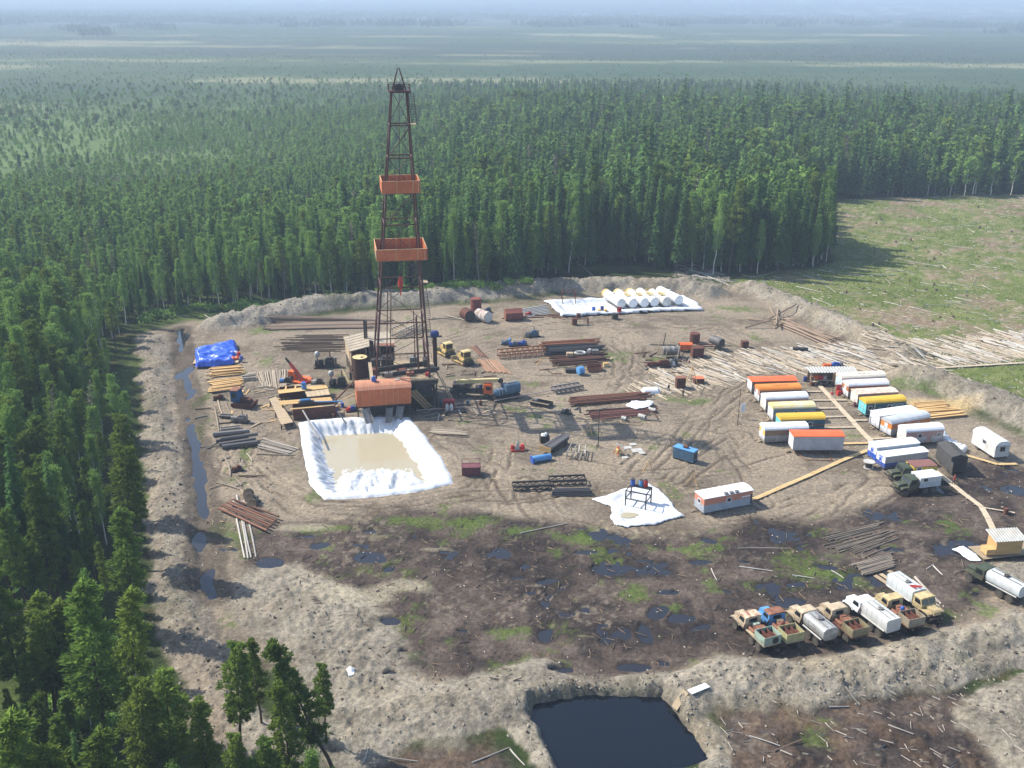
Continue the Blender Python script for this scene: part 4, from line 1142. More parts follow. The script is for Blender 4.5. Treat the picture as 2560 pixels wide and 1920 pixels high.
# orange sheet metal shed over the shale shakers
def pump_shed():
 a, b = G(893, 1018, 2.6), G(1028.5, 1008, 2.6); yw = yaw_of(a, b); L = (b - a).length; D_ = 4.2
 ux, uy = math.cos(yw), math.sin(yw)
 c = Vector(((a.x + b.x) / 2 - uy * D_ / 2, (a.y + b.y) / 2 + ux * D_ / 2, 0))
 t = thing('shaker_shed', 'long orange sheet metal shed with rounded roof above the mud pit', 'shed', (c.x, c.y, 0), yw)
 hl, hy = L / 2, D_ / 2; z0, z1 = 2.6, 5.75
 w = MB(); T = .06
 w.b2(-hl, hl, -hy, -hy + T, z0, z1).b2(-hl, -hl + T, -hy + T, hy - T, z0 + .4, z1).b2(hl - T, hl, -hy + T, hy - T, z0 + .4, z1)
 w.b2(-hl, hl, hy - T, hy, z0 + 1.0, z1)
 for x in (-.78, -.52, -.10, .07, .34, .52, .96):
  w.b2(x * hl - .055, x * hl + .055, -hy - .03, -hy, z0, z1, 1)
 wall = w.build('wall', [ORANGE_R, mat('worn_orange_batten', (.52, .25, .12), (.45, .16, .07), 1, .8)], t)
 pr = []
 for i in range(9):
  y = -hy - .12 + (D_ + .24) * i / 8; pr.append((y, z1 + .02 + .95 * (1 - ((y) / (hy + .12)) ** 2) ** .8))
 top = list(pr); bot = [(y, z - .07) for y, z in reversed(pr)]
 sm = MB().prism(top + bot, -hl - .12, hl + .12)
 for x in (-hl + .015, hl - .015):
  e = MB(); e.prism([(-hy + .02, z1)] + [(max(-hy + .02, min(hy - .02, y)), z - .08) for y, z in pr] + [(hy - .02, z1)], x - .014, x + .014)
  e.build('gable', ORANGE_R, wall)
 for x in (-.80, -.55, -.33, -.02, .2, .42, .66, .9):
  for i in range(8):
   (y0, za), (y1, zb) = pr[i], pr[i + 1]
   sm.bar((x * hl, y0, za + .02), (x * hl, y1, zb + .02), .10, 1, h=.04)
 rf = sm.build('roof', [ORANGE_ROOF, SEAM], t)
 MB().box((.55 * hl, -.2, z1 + 1.02), (.9, .7, .08)).build('roof_hatch', GREYW, rf)
 for x in (-.97, -.35, .3, .97):
  for y in (-hy + .2, hy - .2):
   MB().b2(x * hl - .12, x * hl + .12, y - .12, y + .12, 0, z0 + .5).build('post', DARK, t)
 MB().b2(-hl * .99, hl * .99, -hy + .1, hy - .1, z0 - .32, z0 - .02).build('floor_frame', DARK, t)
 MB().b2(-hl * .75, hl * .85, -hy + 1.6, hy - .3, .25, 2.2).build('mud_tank', DARK, t)
 mo = MB().lathe((-.33 * hl, -hy * .1, z1 + .95), [(.34, 0), (.42, .1), (.42, .6), (.30, .85), (.1, 1.0)], 14).tube((-.33 * hl, -hy * .1, z1 + 1.5), (-.33 * hl + .5, -hy * .1 - .3, z1 + 1.0), .12, 6)
 for (pt, pb, wd) in (((912, 1022), (925, 1058), 1.5), ((974, 1020), (972, 1057), 1.25), ((1002, 1016), (996, 1051), 1.25)):
  p, q = G(*pt, 2.45), G(*pb, .35)
  mm = MB(); inv = Matrix.Rotation(-yw, 3, 'Z'); p, q = inv @ (p - Vector((c.x, c.y, 0))), inv @ (q - Vector((c.x, c.y, 0)))
  mm.bar(p, q, wd, h=.06)
  for s_ in (-1, 1):
   sh = Vector((s_ * (wd / 2 - .03), 0, .16)); mm.bar(p + sh, q + sh, .06, h=.34)
  mm.build('chute', PIPE_G, t)
 o = mo.build('hook_ball', BLUE)
 o.location = (0, 0, 0)
 m_ = Matrix.Translation((c.x, c.y, 0)) @ Matrix.Rotation(yw, 4, 'Z'); o.matrix_world = m_
 tag(o, 'blue hook block resting on top of the orange shed roof', 'hook block')
 return t
pump_shed()

def engine_shed():
 a, b = G(887, 876, 6.6), G(997, 867, 6.6); yw = yaw_of(a, b); L = (b - a).length; D_ = 9.6
 ux, uy = math.cos(yw), math.sin(yw)
 c = Vector(((a.x + b.x) / 2 - uy * D_ / 2 - .8, (a.y + b.y) / 2 + ux * D_ / 2, 0))
 t = thing('engine_shed', 'open plank shed with pale striped roof behind the derrick', 'shed', (c.x, c.y, 0), yw)
 hl, hy = L / 2, D_ / 2
 pitch = [(-hl - .3, 6.35), (-.4, 7.15), (hl + .3, 6.75), (hl + .3, 6.60), (-.4, 7.0), (-hl - .3, 6.20)]
 RM = [mat('weathered_roof_boards', (.36, .31, .24), (.25, .21, .165), .7, .9, stretch=(1, .3, 1)), PLANKG]
 bt = MB().prismy(pitch, -hy, hy)
 for y in np.linspace(-hy + .02, hy - .02, 7):
  bt.bar((-hl - .3, y, 6.40), (-.4, y, 7.2), .12, 1, h=.05).bar((-.4, y, 7.2), (hl + .3, y, 6.5), .12, 1, h=.05)
 bt.bar((-hl - .25, -hy, 6.41), (-hl - .25, hy, 6.41), .16, 1, h=.06).bar((hl + .25, -hy, 6.82), (hl + .25, hy, 6.82), .16, 1, h=.06)
 rf = bt.build('roof', RM, t)
 MB().prismy([(1.0, 7.06), (hl + .3, 6.77), (hl + .3, 6.82), (1.0, 7.11)], -hy, -hy + 1.7).build('rusty_roof_sheet', RUST_L, rf)
 for x in (-hl + .15, -1.4, 1.4, hl - .15):
  for y in (-hy + .3, 0, hy - .3):
   z = 6.15 if abs(x) > 2 else 6.6
   MB().b2(x - .11, x + .11, y - .11, y + .11, 0.1, z).build('post', PLANKG, t)
 m = MB()
 for z in np.arange(3.2, 5.6, .42):
  m.b2(-hl - .02, -hl + .03, -hy + .2, hy - .2, z, z + .30)
 m.build('side_boards', PLANKG, t)
 MB().b2(-hl + .1, hl - .1, hy - .3, hy - .24, 2.6, 6.0).build('back_wall', PLANKG, t)
 MB().b2(hl - .06, hl - .01, -hy + .5, hy - .2, 2.6, 6.1).build('side_wall', RUST, t)
 MB().b2(-hl, hl, -hy + .1, hy - .1, 2.2, 2.6).build('floor', DARK, t)
 MB().b2(-hl + .3, hl - .3, -hy + .4, hy - .4, .1, 2.19).build('base_skid', DARK, t)
 for x in (-2.4, 0, 2.4):
  mb = MB().b2(x - .6, x + .6, -2.8, .2, 2.6, 3.9).tube((x, .3, 3.4), (x, 1.2, 3.4), .55, 12)
  mb.tube((x, -1.2, 3.9), (x, -1.2, 5.2), .12, 8)
  mb.build('diesel_engine', DARK, t)
 return t
engine_shed()
for (b, zb, h, r, lab, nm) in (((914.5, 893), 3, 8.0, .22, 'dark vertical exhaust stack beside the engine shed posts', 'exhaust_stack'), ((930.5, 953), 2.0, 8.4, .24, 'thick dark post in front of the left derrick leg', 'steel_post'), ((1087, 950), 1.2, 9.0, .26, 'twin rusty post carrying a blue motor beside the drill floor', 'motor_post')):
 p = G(*b, zb)
 t = thing(nm, lab, 'post', (p.x, p.y, zb), RY)
 MB().tube((0, 0, 0), (0, 0, h), r, 10).tube((.4, .1, 0), (.4, .1, h - .2), r * .7, 8).b2(-.35, .7, -.35, .4, -.0, .25).build('post', DARK if nm != 'motor_post' else RIGRED, t, True)
 if nm == 'motor_post':
  MB().lathe((-.7, 0, h + .55), [(.2, 0), (.62, .1), (.72, .5), (.72, 1.2), (.5, 1.6), (.2, 1.7)], 14, 'x').build('motor', mat('dark_blue_paint', (.03, .05, .19), (.02, .03, .1)), t, True)
  MB().b2(-1.2, 1.6, -.5, .5, h - .02, h + .06).build('motor_bracket', DARK, t)
 if nm == 'steel_post':
  MB().tube((.35, -.5, -.2), (.35, -.5, 2.0), .28, 10).build('swivel', mat('dark_blue_paint', (.03, .05, .19)), t)
 p2 = None
zt = 1.6
for (b, lab, r, h) in (((902, 945), 'rusty red vertical tank with yellow lid, front one of the pair beside the rig', 1.42, 4.3), ((893, 926), 'rusty red vertical tank with rusty lid, rear one of the pair beside the rig', 1.38, 4.3)):
 p = G(*b, zt)
 t = thing('vertical_tank', lab, 'tank', (p.x, p.y, zt), 0, 'vertical tanks beside the rig')
 MB().lathe((0, 0, 0), [(r, 0), (r, h), (r + .03, h), (r + .03, h + .08)], 24).build('shell', RIGRED if 'yellow' in lab else RUST, t, True)
 li = MB().lathe((0, 0, h + .085), [(r + .02, 0), (r + .02, .05)], 24).build('lid', PALEY if 'yellow' in lab else RUST_L, t)
 MB().lathe((.45, -.3, h + .14), [(.26, 0), (.26, .08)], 12).build('manhole', DARK, li)
 MB().b2(-r, r, -r, r, -zt + .0, -.005).build('stand', DARK, t)
t = thing('handrail', 'pale yellow steel handrail beside the vertical tanks', 'railing', G(880, 950, 1.6), R(12))
m = MB()
for (p, q) in (((856, 922), (872, 955)), ((872, 955), (926, 946))):
 o_ = t.location; a, b = G(*p, 2.6) - o_, G(*q, 2.6) - o_
 iv = Matrix.Rotation(-R(12), 3, 'Z'); a, b = iv @ a, iv @ b
 for dz in (0, -.5):
  m.bar(a + Vector((0, 0, dz)), b + Vector((0, 0, dz)), .06)
 for k in range(5):
  c = a + (b - a) * k / 4; m.bar(c, c + Vector((0, 0, -1.4)), .06)
m.build('rail', PALEY, t)

# pipe ramp from the back of the rig
def trestle(name, label, cat, a, b, w, h, m_, n=8, slope=0.0, deck=False, h2=None):
 """low lattice trestle between two ground points"""
 yw = yaw_of(a, b); L = (b - a).length; c = (a + b) / 2; h2 = h if h2 is None else h2
 t = thing(name, label, cat, (c.x, c.y, max(H(c.x, c.y), -.1)), yw)
 hl = L / 2
 def top(x): return h + (h2 - h) * (x + hl) / L
 for s in (-1, 1):
  MB().bar((-hl, s * w / 2, top(-hl)), (hl, s * w / 2, top(hl)), .2, h=.26).build('rail', m_, t)
  br = MB().bar((-hl, s * w / 2, .15), (hl, s * w / 2, .15), .16)
  for k in range(n):
   x0, x1 = -hl + L * k / n, -hl + L * (k + 1) / n
   br.bar((x0, s * w / 2, .2), (x0, s * w / 2, top(x0) - .1), .11)
   br.bar((x0, s * w / 2, .2), (x1, s * w / 2, top(x1) - .15), .09)
  br.bar((hl - .06, s * w / 2, .2), (hl - .06, s * w / 2, top(hl) - .1), .11).build('brace', m_, t)
 cr = MB()
 for k in range(n + 1):
  x = -hl + L * k / n
  cr.bar((x, -w / 2, top(x) - .2), (x, w / 2, top(x) - .2), .12)
  if deck and k < n:
   cr.bar((x, -w / 2, top(x) + .05), (x + L / n, w / 2, top(x) + .05), .10)
 cr.build('cross_beam', PLANKG if deck else m_, t)
 return t
trestle('pipe_ramp', 'weathered lattice pipe ramp leading from the back of the rig', 'ramp', G(985, 843), G(1046, 822), 2.6, 1.6, GREYW, 9, deck=True, h2=2.2)
o = thing('gangway', 'steep wooden gangway down the right end of the orange shed', 'gangway', G(1030, 978, 4.4), 0)
a, b = Vector((0, 0, 0)), G(1071, 1019, .2) - G(1030, 978, 4.4)
m = MB()
for s in (-.75, 0, .75):
 off = Vector((.5 * s, .5 * s, 0)); m.bar(a + off * 1.4, b + off * 1.4, .42, h=.08)
m.build('tread_boards', PLANK, o)
m = MB()
for k in range(12):
 c = a + (b - a) * (k + .5) / 12; m.bar(c + Vector((-.7, -.7, .08)), c + Vector((.7, .7, .08)), .10)
m.build('cleat', PLANKG, o)

# mud system left of the rig
def mud_system():
 a, b = G(735, 1054), G(840, 1044); yw = yaw_of(a, b); L = (b - a).length
 c = (a + b) / 2 + Vector((-math.sin(yw), math.cos(yw), 0)) * 1.3
 t = thing('mud_tank', 'long brown steel mud tank with plank on its rim beside the mud pit', 'tank', (c.x, c.y, 0), yw)
 hl = L / 2; T = .06; h = 2.4
 m = MB().b2(-hl, hl, -1.3, -1.3 + T, .25, h).b2(-hl, hl, 1.3 - T, 1.3, .25, h).b2(-hl, -hl + T, -1.3 + T, 1.3 - T, .25, h).b2(hl - T, hl, -1.3 + T, 1.3 - T, .25, h).b2(-hl + T, hl - T, -1.3 + T, 1.3 - T, .25, .32)
 m.build('shell', RUST, t)
 m = MB()
 for x in np.linspace(-hl, hl, 9):
  m.b2(x - .05, x + .05, -1.38, -1.30, .25, h - .05)
 m.build('stiffener', RUST, t)
 MB().b2(-hl * .98, hl * .98, -.9, -.7, 0, .245).b2(-hl * .98, hl * .98, .7, .9, 0, .245).build('skid', DARK, t)
 MB().b2(-hl + T, hl - T, -1.3 + T, 1.3 - T, 1.7, 1.75).build('mud_surface', W_MUD, t)
 MB().b2(-hl - .5, hl * .4, -1.42, -.95, h + .005, h + .07).build('rim_plank', PLANK, t)
 MB().b2(-hl * .7, hl * .05, .25, 1.2, h + .005, h + .55).b2(-hl * .6, -hl * .1, .35, 1.1, h + .55, h + .7).build('shaker', DARK, t)
 MB().tube((-hl * .62, .7, h + .82), (-hl * .12, .7, h + .82), .22, 10).build('blue_motor', BLUEL, t)
 return t
mud_system()
def deck(name, label, pts, z, m_, th=.16, cat='deck', legs=True, n=10, along=0, group=None):
 """plank deck with four plan corners (pixels read at its height z)"""
 P = [G(x, y, z) for x, y in pts]; c = sum(P, Vector()) / 4
 t = thing(name, label, cat, (c.x, c.y, 0), 0, group)
 m = MB(); A, B, C_, D_ = [p - Vector((c.x, c.y, 0)) for p in P]
 if along:
  A, B, C_, D_ = B, C_, D_, A
 for k in range(n):
  f0, f1 = (k + .03) / n, (k + .97) / n
  p0, p1 = A.lerp(D_, f0), A.lerp(D_, f1); q0, q1 = B.lerp(C_, f0), B.lerp(C_, f1)
  j = random.uniform(-.02, .02)
  vs = [p0, q0, q1, p1] ; vs = [Vector((v.x, v.y, z + j)) for v in vs] + [Vector((v.x, v.y, z + j - .05)) for v in vs]
  m.add(vs, [(0, 1, 2, 3), (7, 6, 5, 4), (0, 4, 5, 1), (1, 5, 6, 2), (2, 6, 7, 3), (3, 7, 4, 0)])
 m.build('deck_boards', m_, t)
 if legs:
  for f in (.05, .5, .95):
   for g in (.05, .95):
    p = A.lerp(B, f).lerp(D_.lerp(C_, f), g); MB().b2(p.x - .1, p.x + .1, p.y - .1, p.y + .1, -.1, z - .08).build('leg', DARK, t)
   p, q = A.lerp(B, f), D_.lerp(C_, f); MB().bar(p + Vector((0, 0, -.17)), q + Vector((0, 0, -.17)), .16).build('bearer', DARK, t)
 return t
deck('plank_deck', 'front fresh plank deck strip behind the long mud tank', [(700, 1012), (832, 1001), (826, 992), (697, 1002)], 1.9, PLANK, n=4)
deck('plank_deck', 'rear fresh plank deck strip carrying pumps behind the mud tank', [(697, 984), (820, 970), (815, 962), (694, 975)], 1.9, PLANK, n=4)
deck('plank_deck', 'short grey plank deck between the two fresh deck strips', [(768, 992), (826, 986), (820, 972), (762, 979)], 1.85, PLANKG, n=5, along=1)
t = thing('settling_tank', 'open rusty settling tank between the two fresh deck strips', 'tank', G(730, 992, 0), R(8)); MB().b2(-2.3, 2.2, -1.0, -.94, .1, 1.8).b2(-2.3, 2.2, .94, 1.0, .1, 1.8).b2(-2.3, -2.24, -.94, .94, .1, 1.8).b2(2.14, 2.2, -.94, .94, .1, 1.8).b2(-2.24, 2.14, -.94, .94, .1, .2).build('shell', RUST, t); MB().b2(-2.24, 2.14, -.94, .94, 1.2, 1.25).build('mud_surface', W_MUD, t); MB().b2(-1.2, -.9, -1.1, 1.1, 1.805, 1.9).b2(.6, .9, -1.1, 1.1, 1.805, 1.9).build('cross_plank', PLANK, t)
deck('plank_deck', 'grey weathered plank deck under the orange crawler crane boom', [(700, 981), (812, 966), (800, 953), (697, 966)], 1.2, PLANKG, n=7)
deck('plank_walkway', 'long sloping plank walkway at the left end of the mud tank', [(703, 1061), (733, 1055), (690, 991), (673, 997)], 1.3, PLANKG, n=9, along=1)

def engine_unit(label, px, rz, L=3.6, bodym=DARK, dome=None, pipe=None, name='pump_unit', cat='pump', z=None, s=1.0, fan=True, group=None, extra=None):
 """skid mounted engine with radiator, pump end, dome or stack"""
 p = GP(*px)
 t = thing(name, label, cat, (p.x, p.y, p.z if z is None else z), rz, group)
 hl = L / 2
 sk = MB()
 for q in (-1, 1):
  sk.b2(-hl, hl, q * .55 * s - .1, q * .55 * s + .1, .02, .26)
 for x in np.linspace(-hl + .2, hl - .2, 4):
  sk.b2(x - .08, x + .08, -.45 * s, .45 * s, .08, .24)
 sk.build('skid', DARK, t)
 e = MB().b2(-hl * .15, hl * .62, -.42 * s, .42 * s, .27, 1.15 * s).prismy([(-hl * .1, 1.15 * s), (hl * .58, 1.15 * s), (hl * .5, 1.45 * s), (0, 1.45 * s)], -.26 * s, .26 * s)
 for k in range(4):
  e.tube((hl * (.0 + .15 * k), -.5 * s, .9 * s), (hl * (.0 + .15 * k), -.3 * s, 1.2 * s), .09 * s, 6)
 e.build('engine', bodym, t)
 r_ = MB().b2(hl * .66, hl * .8, -.5 * s, .5 * s, .27, 1.5 * s)
 r_.build('radiator', STEEL, t)
 pm = MB().tube((-hl * .9, 0, .75 * s), (-hl * .22, 0, .75 * s), .42 * s, 14).b2(-hl * .8, -hl * .3, -.5 * s, .5 * s, .27, .6 * s).tube((-hl * .6, -.7 * s, .6 * s), (-hl * .6, .7 * s, .6 * s), .2 * s, 10)
 pm.build('pump', extra or bodym, t, True)
 if dome:
  MB().tube((-hl * .7, 0, 1.0 * s), (-hl * .7, 0, 1.6 * s), .12 * s, 8).lathe((-hl * .7, 0, 1.6 * s), [(.15 * s, 0), (.38 * s, .12 * s), (.42 * s, .4 * s), (.3 * s, .72 * s), (.1 * s, .85 * s)], 14).build('pulsation_dome', dome, t, True)
 if pipe:
  MB().tube((hl * .3, .2, 1.4 * s), (hl * .3, .2, 2.3 * s), .08 * s, 8).build('exhaust_pipe', pipe, t)
 return t
engine_unit('silver domed mud pump behind the orange crawler crane', (817, 918), R(8), 5.2, DARK, SILVER, RUST, s=1.45)
engine_unit('black mud pump with tall silver dome beside the vertical tanks', (848, 966), R(8), 4.2, DARK, SILVER, RUST, s=1.4)
engine_unit('small blue pump unit standing on the rear deck strip', (716, 979), R(5), 2.4, DARK, None, None, z=1.92, s=.7, extra=BLUEL)
engine_unit('grey double pump on the short grey deck behind the mud tank', (796, 983), R(5), 2.6, DARK, None, None, z=1.92, s=.75, extra=CONC)
engine_unit('blue and red valve skid at the left foot of the orange shed', (878, 1030), R(30), 2.2, BLUE, None, None, s=.7, extra=RED, name='valve_skid', cat='valve skid')
p = G(760, 972, 1.92)
t = thing('chemical_drum', 'blue upright drum standing on the rear deck strip', 'drum', (p.x, p.y, 1.92)); MB().lathe((0, 0, 0), [(.5, 0), (.5, .5), (.53, .53), (.5, .56), (.5, 1.3)], 16).build('shell', BLUEL, t, True); MB().lathe((0, 0, 1.305), [(.47, 0), (.47, .03)], 14).build('lid', BLUE, t)
for (a, b, lab, r, m_) in (((757, 1026), (798, 1097), 'bent brown hose pipe hanging from the mud tank into the pit', .16, PIPE_G), ((845, 1030), (866, 1060), 'thin brown pipe at the right end of the mud tank reaching into the pit', .12, PIPE_G), ((770, 1005), (855, 1003), 'thin blue pipe along the mud tank top', .13, BLUEL), ((835, 1004), (883, 956), 'rusty slanting beam between the plank deck and the vertical tanks', .14, RUST)):
 za, zb = (2.5, .6) if 'hose' in lab or 'thin brown' in lab else ((2.65, 2.65) if 'blue' in lab else (2.0, 3.4))
 pa, pb = G(*a, za), G(*b, zb)
 log_obj('pipe', lab, 'pipe', pa, pb, r, m_, None, z=(za, zb), tp=1.0)
# red cabinet with two gas bottles
p = GP(1123, 1024)
t = thing('gas_bottle_cabinet', 'small red cabinet with two white gas bottles in front of the rig', 'cabinet', (p.x, p.y, p.z), R(5))
MB().b2(-1.0, 1.0, .5, .56, .1, 1.9).b2(-1.0, -.94, -.4, .5, .1, 1.9).b2(.94, 1.0, -.4, .5, .1, 1.9).b2(-1.1, 1.1, -.5, .6, 1.9, 1.98).b2(-1, 1, -.4, .5, 0, .1).build('housing', RED, t)
for x in (-.4, .4):
 MB().lathe((x, -.62, .05), [(.30, 0), (.34, .1), (.34, 1.0), (.2, 1.25), (.08, 1.4)], 14).build('gas_bottle', WHITED, t, True)

# ---- bulldozers
def bulldozer(label, rear, front):
 a, b = G(*rear), G(*front); c = (a + b) / 2
 t = thing('bulldozer', label, 'bulldozer', (c.x, c.y, H(c.x, c.y)), yaw_of(a, b), 'yellow bulldozers beside the rig')
 for s in (-1, 1):
  pr = []
  for i in range(20):
   an = 2 * math.pi * i / 20
   pr.append((math.copysign(min(1.75, abs(2.2 * math.cos(an))), math.cos(an)) + .25 * math.cos(an), .52 + .50 * math.sin(an)))
  tr = MB().prismy(pr, s * .72, s * 1.22).build('track', DARK, t)
  MB().b2(-1.5, 1.5, s * 1.225, s * 1.27, .35, .7).build('track_frame', YELLOWM, tr)
 MB().b2(-1.5, 2.0, -.7, .7, .45, .95).build('chassis', DARK, t)
 h = MB().prismy([(.2, .96), (2.05, .96), (2.05, 1.75), (1.8, 1.95), (.2, 2.0)], -.5, .5).build('hood', YELLOWM, t)
 MB().b2(2.055, 2.09, -.42, .42, 1.0, 1.75).build('grille', DARK, h)
 MB().tube((1.2, .2, 1.95), (1.2, .2, 2.7), .06, 8).build('exhaust_pipe', DARK, h)
 cb = MB().b2(-1.2, .19, -.85, .85, .96, 1.75)
 for x in (-1.15, .12):
  for y in (-.8, .8):
   cb.b2(x - .06, x + .06, y - .06, y + .06, 1.75, 2.85)
 cab = cb.build('cab', YELLOWM, t)
 MB().b2(-1.3, .3, -.95, .95, 2.85, 2.97).b2(-1.0, 0, -.6, .6, 2.97, 3.05).build('cab_roof', PALEY, cab)
 for (x0, x1, y0, y1) in ((-1.08, .05, -.83, -.80), (-1.08, .05, .80, .83), (-1.2, -1.17, -.73, .73), (.13, .16, -.73, .73)):
  MB().b2(x0, x1, y0, y1, 1.76, 2.84).build('window', GLASS, cab)
 for s in (-1, 1):
  MB().b2(-1.5, .1, s * .86, s * 1.2, 1.02, 1.45).build('fender', YELLOWM, t)
 bl = MB().prismy([(2.75, .1), (2.9, .1), (2.80, .6), (2.95, 1.1), (2.82, 1.1), (2.68, .6)], -1.65, 1.65)
 bl.build('blade', PALEY, t)
 ar = MB()
 for s in (-1, 1):
  ar.bar((-.2, s * 1.35, .5), (2.75, s * 1.35, .35), .16).bar((1.6, s * .4, 1.3), (2.75, s * .5, .9), .10)
 ar.build('blade_arm', YELLOWM, t)
 MB().b2(-2.3, -1.5, -.55, .55, .6, 1.35).build('winch', DARK, t)
 return t
bulldozer('yellow bulldozer, the rear one of the pair, farther from the crane truck', (1137, 900), (1098, 876))
bulldozer('yellow bulldozer, the front one of the pair, nearer the crane truck', (1182, 920), (1141, 897))

# ---- lorry mounted crane
def crane_truck():
 a, b = G(1124, 990), G(1232, 992); c = (a + b) / 2; L = (b - a).length
 t = thing('crane_truck', 'crane lorry with orange cab and pale yellow boom beside the rig', 'crane truck', (c.x, c.y, H(c.x, c.y)), yaw_of(a, b))
 hl = L / 2
 MB().b2(-hl, hl - 1.7, -1.0, 1.0, 1.05, 1.35).b2(-hl, hl - .4, -.5, .5, .75, 1.04).build('chassis', DARK, t)
 for x in (-hl + 1.4, -hl + 2.8, hl - 1.2):
  for s in (-1, 1):
   wheel(t, x, s * 1.0, .56, .42)
 cb = MB().prismy([(hl - 1.75, .95), (hl - .05, .95), (hl, 1.7), (hl - .12, 2.75), (hl - 1.75, 2.75)], -1.2, 1.2)
 cab = cb.build('cab', ORANGE, t)
 MB().b2(hl - 1.7, hl - .3, -1.1, 1.1, 2.76, 2.90).build('cab_roof', ORANGE, cab)
 MB().prismy([(hl - .005, 1.78), (hl + .02, 1.78), (hl - .09, 2.6), (hl - .115, 2.6)], -1.05, 1.05).build('windscreen', GLASS, cab)
 for s in (-1, 1):
  MB().b2(hl - 1.2, hl - .3, s * 1.2, s * 1.225, 1.8, 2.5).build('side_window', GLASS, cab)
 MB().b2(hl - .0, hl + .14, -1.2, 1.2, .7, 1.0).build('bumper', DARK, t)
 MB().tube((hl - 2.6, .0, 1.36), (hl - 2.6, .0, 1.36 + .01), .1, 4).b2(hl - 3.3, hl - 2.0, -.9, .9, 1.355, 2.0).build('engine_box', DARK, t)
 MB().b2(hl - 2.55, hl - 1.95, -.6, -.1, 2.005, 2.5).build('tool_box', mat('dark_blue_paint', (.03, .05, .19)), t)
 MB().b2(hl - 2.15, hl - 1.95, -.15, .15, 1.4, 3.0).build('boom_rest', PALEY, t)
 MB().lathe((-hl + 2.6, 0, 1.355), [(.9, 0), (.9, .35), (.8, .4)], 18).build('turntable', DARK, t)
 up = MB().b2(-hl + 1.1, -hl + 4.0, -1.1, .2, 1.76, 2.4).b2(-hl + .7, -hl + 1.7, -1.15, 1.15, 1.80, 2.7)
 upo = up.build('slewing_platform', DARK, t)
 oc = MB().b2(-hl + 2.9, -hl + 4.4, .35, 1.2, 1.70, 3.1).build('operator_cab', PALEY, t)
 MB().b2(-hl + 4.4, -hl + 4.43, .45, 1.1, 2.1, 3.0).b2(-hl + 3.1, -hl + 4.2, 1.2, 1.23, 2.2, 3.0).build('window', GLASS, oc)
 bo = MB().bar((-hl + 1.4, -.3, 3.1), (hl + .9, -.3, 3.55), .62, h=.72)
 boo = bo.build('boom', PALEY, t)
 MB().bar((hl + .9, -.3, 3.56), (hl + 1.4, -.3, 3.58), .48, h=.56).build('boom_extension', PALEY, boo)
 hd = MB().lathe((hl + 1.5, -.55, 3.45), [(.1, 0), (.5, 0), (.5, .5), (.1, .5)], 14, 'y').build('boom_head', DARK, boo)
 MB().bar((-hl + 3.4, -.3, 2.4), (-hl + 5.2, -.3, 3.0), .2).build('lift_cylinder', STEEL, t)
 hk = MB().tube((hl + 1.6, -.3, 3.3), (hl + 1.75, -.3, 1.6), .03, 5).lathe((hl + 1.75, -.3, 1.1), [(.1, 0), (.22, .1), (.22, .4), (.08, .5)], 10).build('hook', RED, t)
 for x in (-hl + .4, hl - 2.2):
  for s in (-1, 1):
   MB().bar((x, s * .9, .9), (x, s * 1.5, .9), .16).bar((x, s * 1.5, .9), (x, s * 1.5, .12), .14).b2(x - .2, x + .2, s * 1.5 - .2, s * 1.5 + .2, .02, .1).build('outrigger', STEEL, t)
 return t
crane_truck()
# ---- orange crawler crane in the left yard
def crawler_crane():
 p = GP(745, 968)
 t = thing('crawler_crane', 'small orange crane with raised boom on a dark undercarriage, left yard', 'crane', (p.x, p.y, p.z), R(-20))
 for s in (-1, 1):
  MB().prismy([(-1.9, .35), (-1.6, .02), (1.6, .02), (1.9, .35), (1.9, .6), (1.6, .9), (-1.6, .9), (-1.9, .6)], s * .7, s * 1.2).build('track', DARK, t)
 MB().b2(-1.3, 1.3, -.7, .7, .4, 1.0).lathe((0, 0, 1.0), [(.7, 0), (.7, .25)], 16).build('undercarriage', DARK, t)
 up = MB().b2(-.4, 2.4, -1.1, 1.1, 1.26, 1.5).b2(.6, 2.3, -.2, 1.0, 1.5, 2.2).tube((2.3, .3, 1.75), (3.1, .3, 1.75), .55, 14)
 up.build('slewing_platform', ORANGE, t)
 cab = MB().b2(-1.9, -.5, -.3, 1.0, 1.3, 3.2).build('cab', ORANGE, t)
 MB().b2(-1.7, -.7, -.33, -.3, 1.5, 2.3).build('window', GLASS, cab)
 MB().b2(-1.93, -1.9, -.1, .85, 2.0, 3.0).build('window', GLASS, cab)
 bm_ = MB().bar((1.8, -.6, 1.8), (-1.2, -.4, 5.0), .42, h=.5).build('boom', mat('red_orange_paint', (.60, .09, .05), (.42, .06, .04)), t)
 MB().bar((-1.2, -.4, 5.01), (-2.1, -.35, 5.9), .28, h=.34).build('boom_tip', DARK, bm_)
 MB().bar((1.2, -.8, 1.6), (-.1, -.75, 3.7), .16).build('lift_cylinder', STEEL, t)
 return t
crawler_crane()
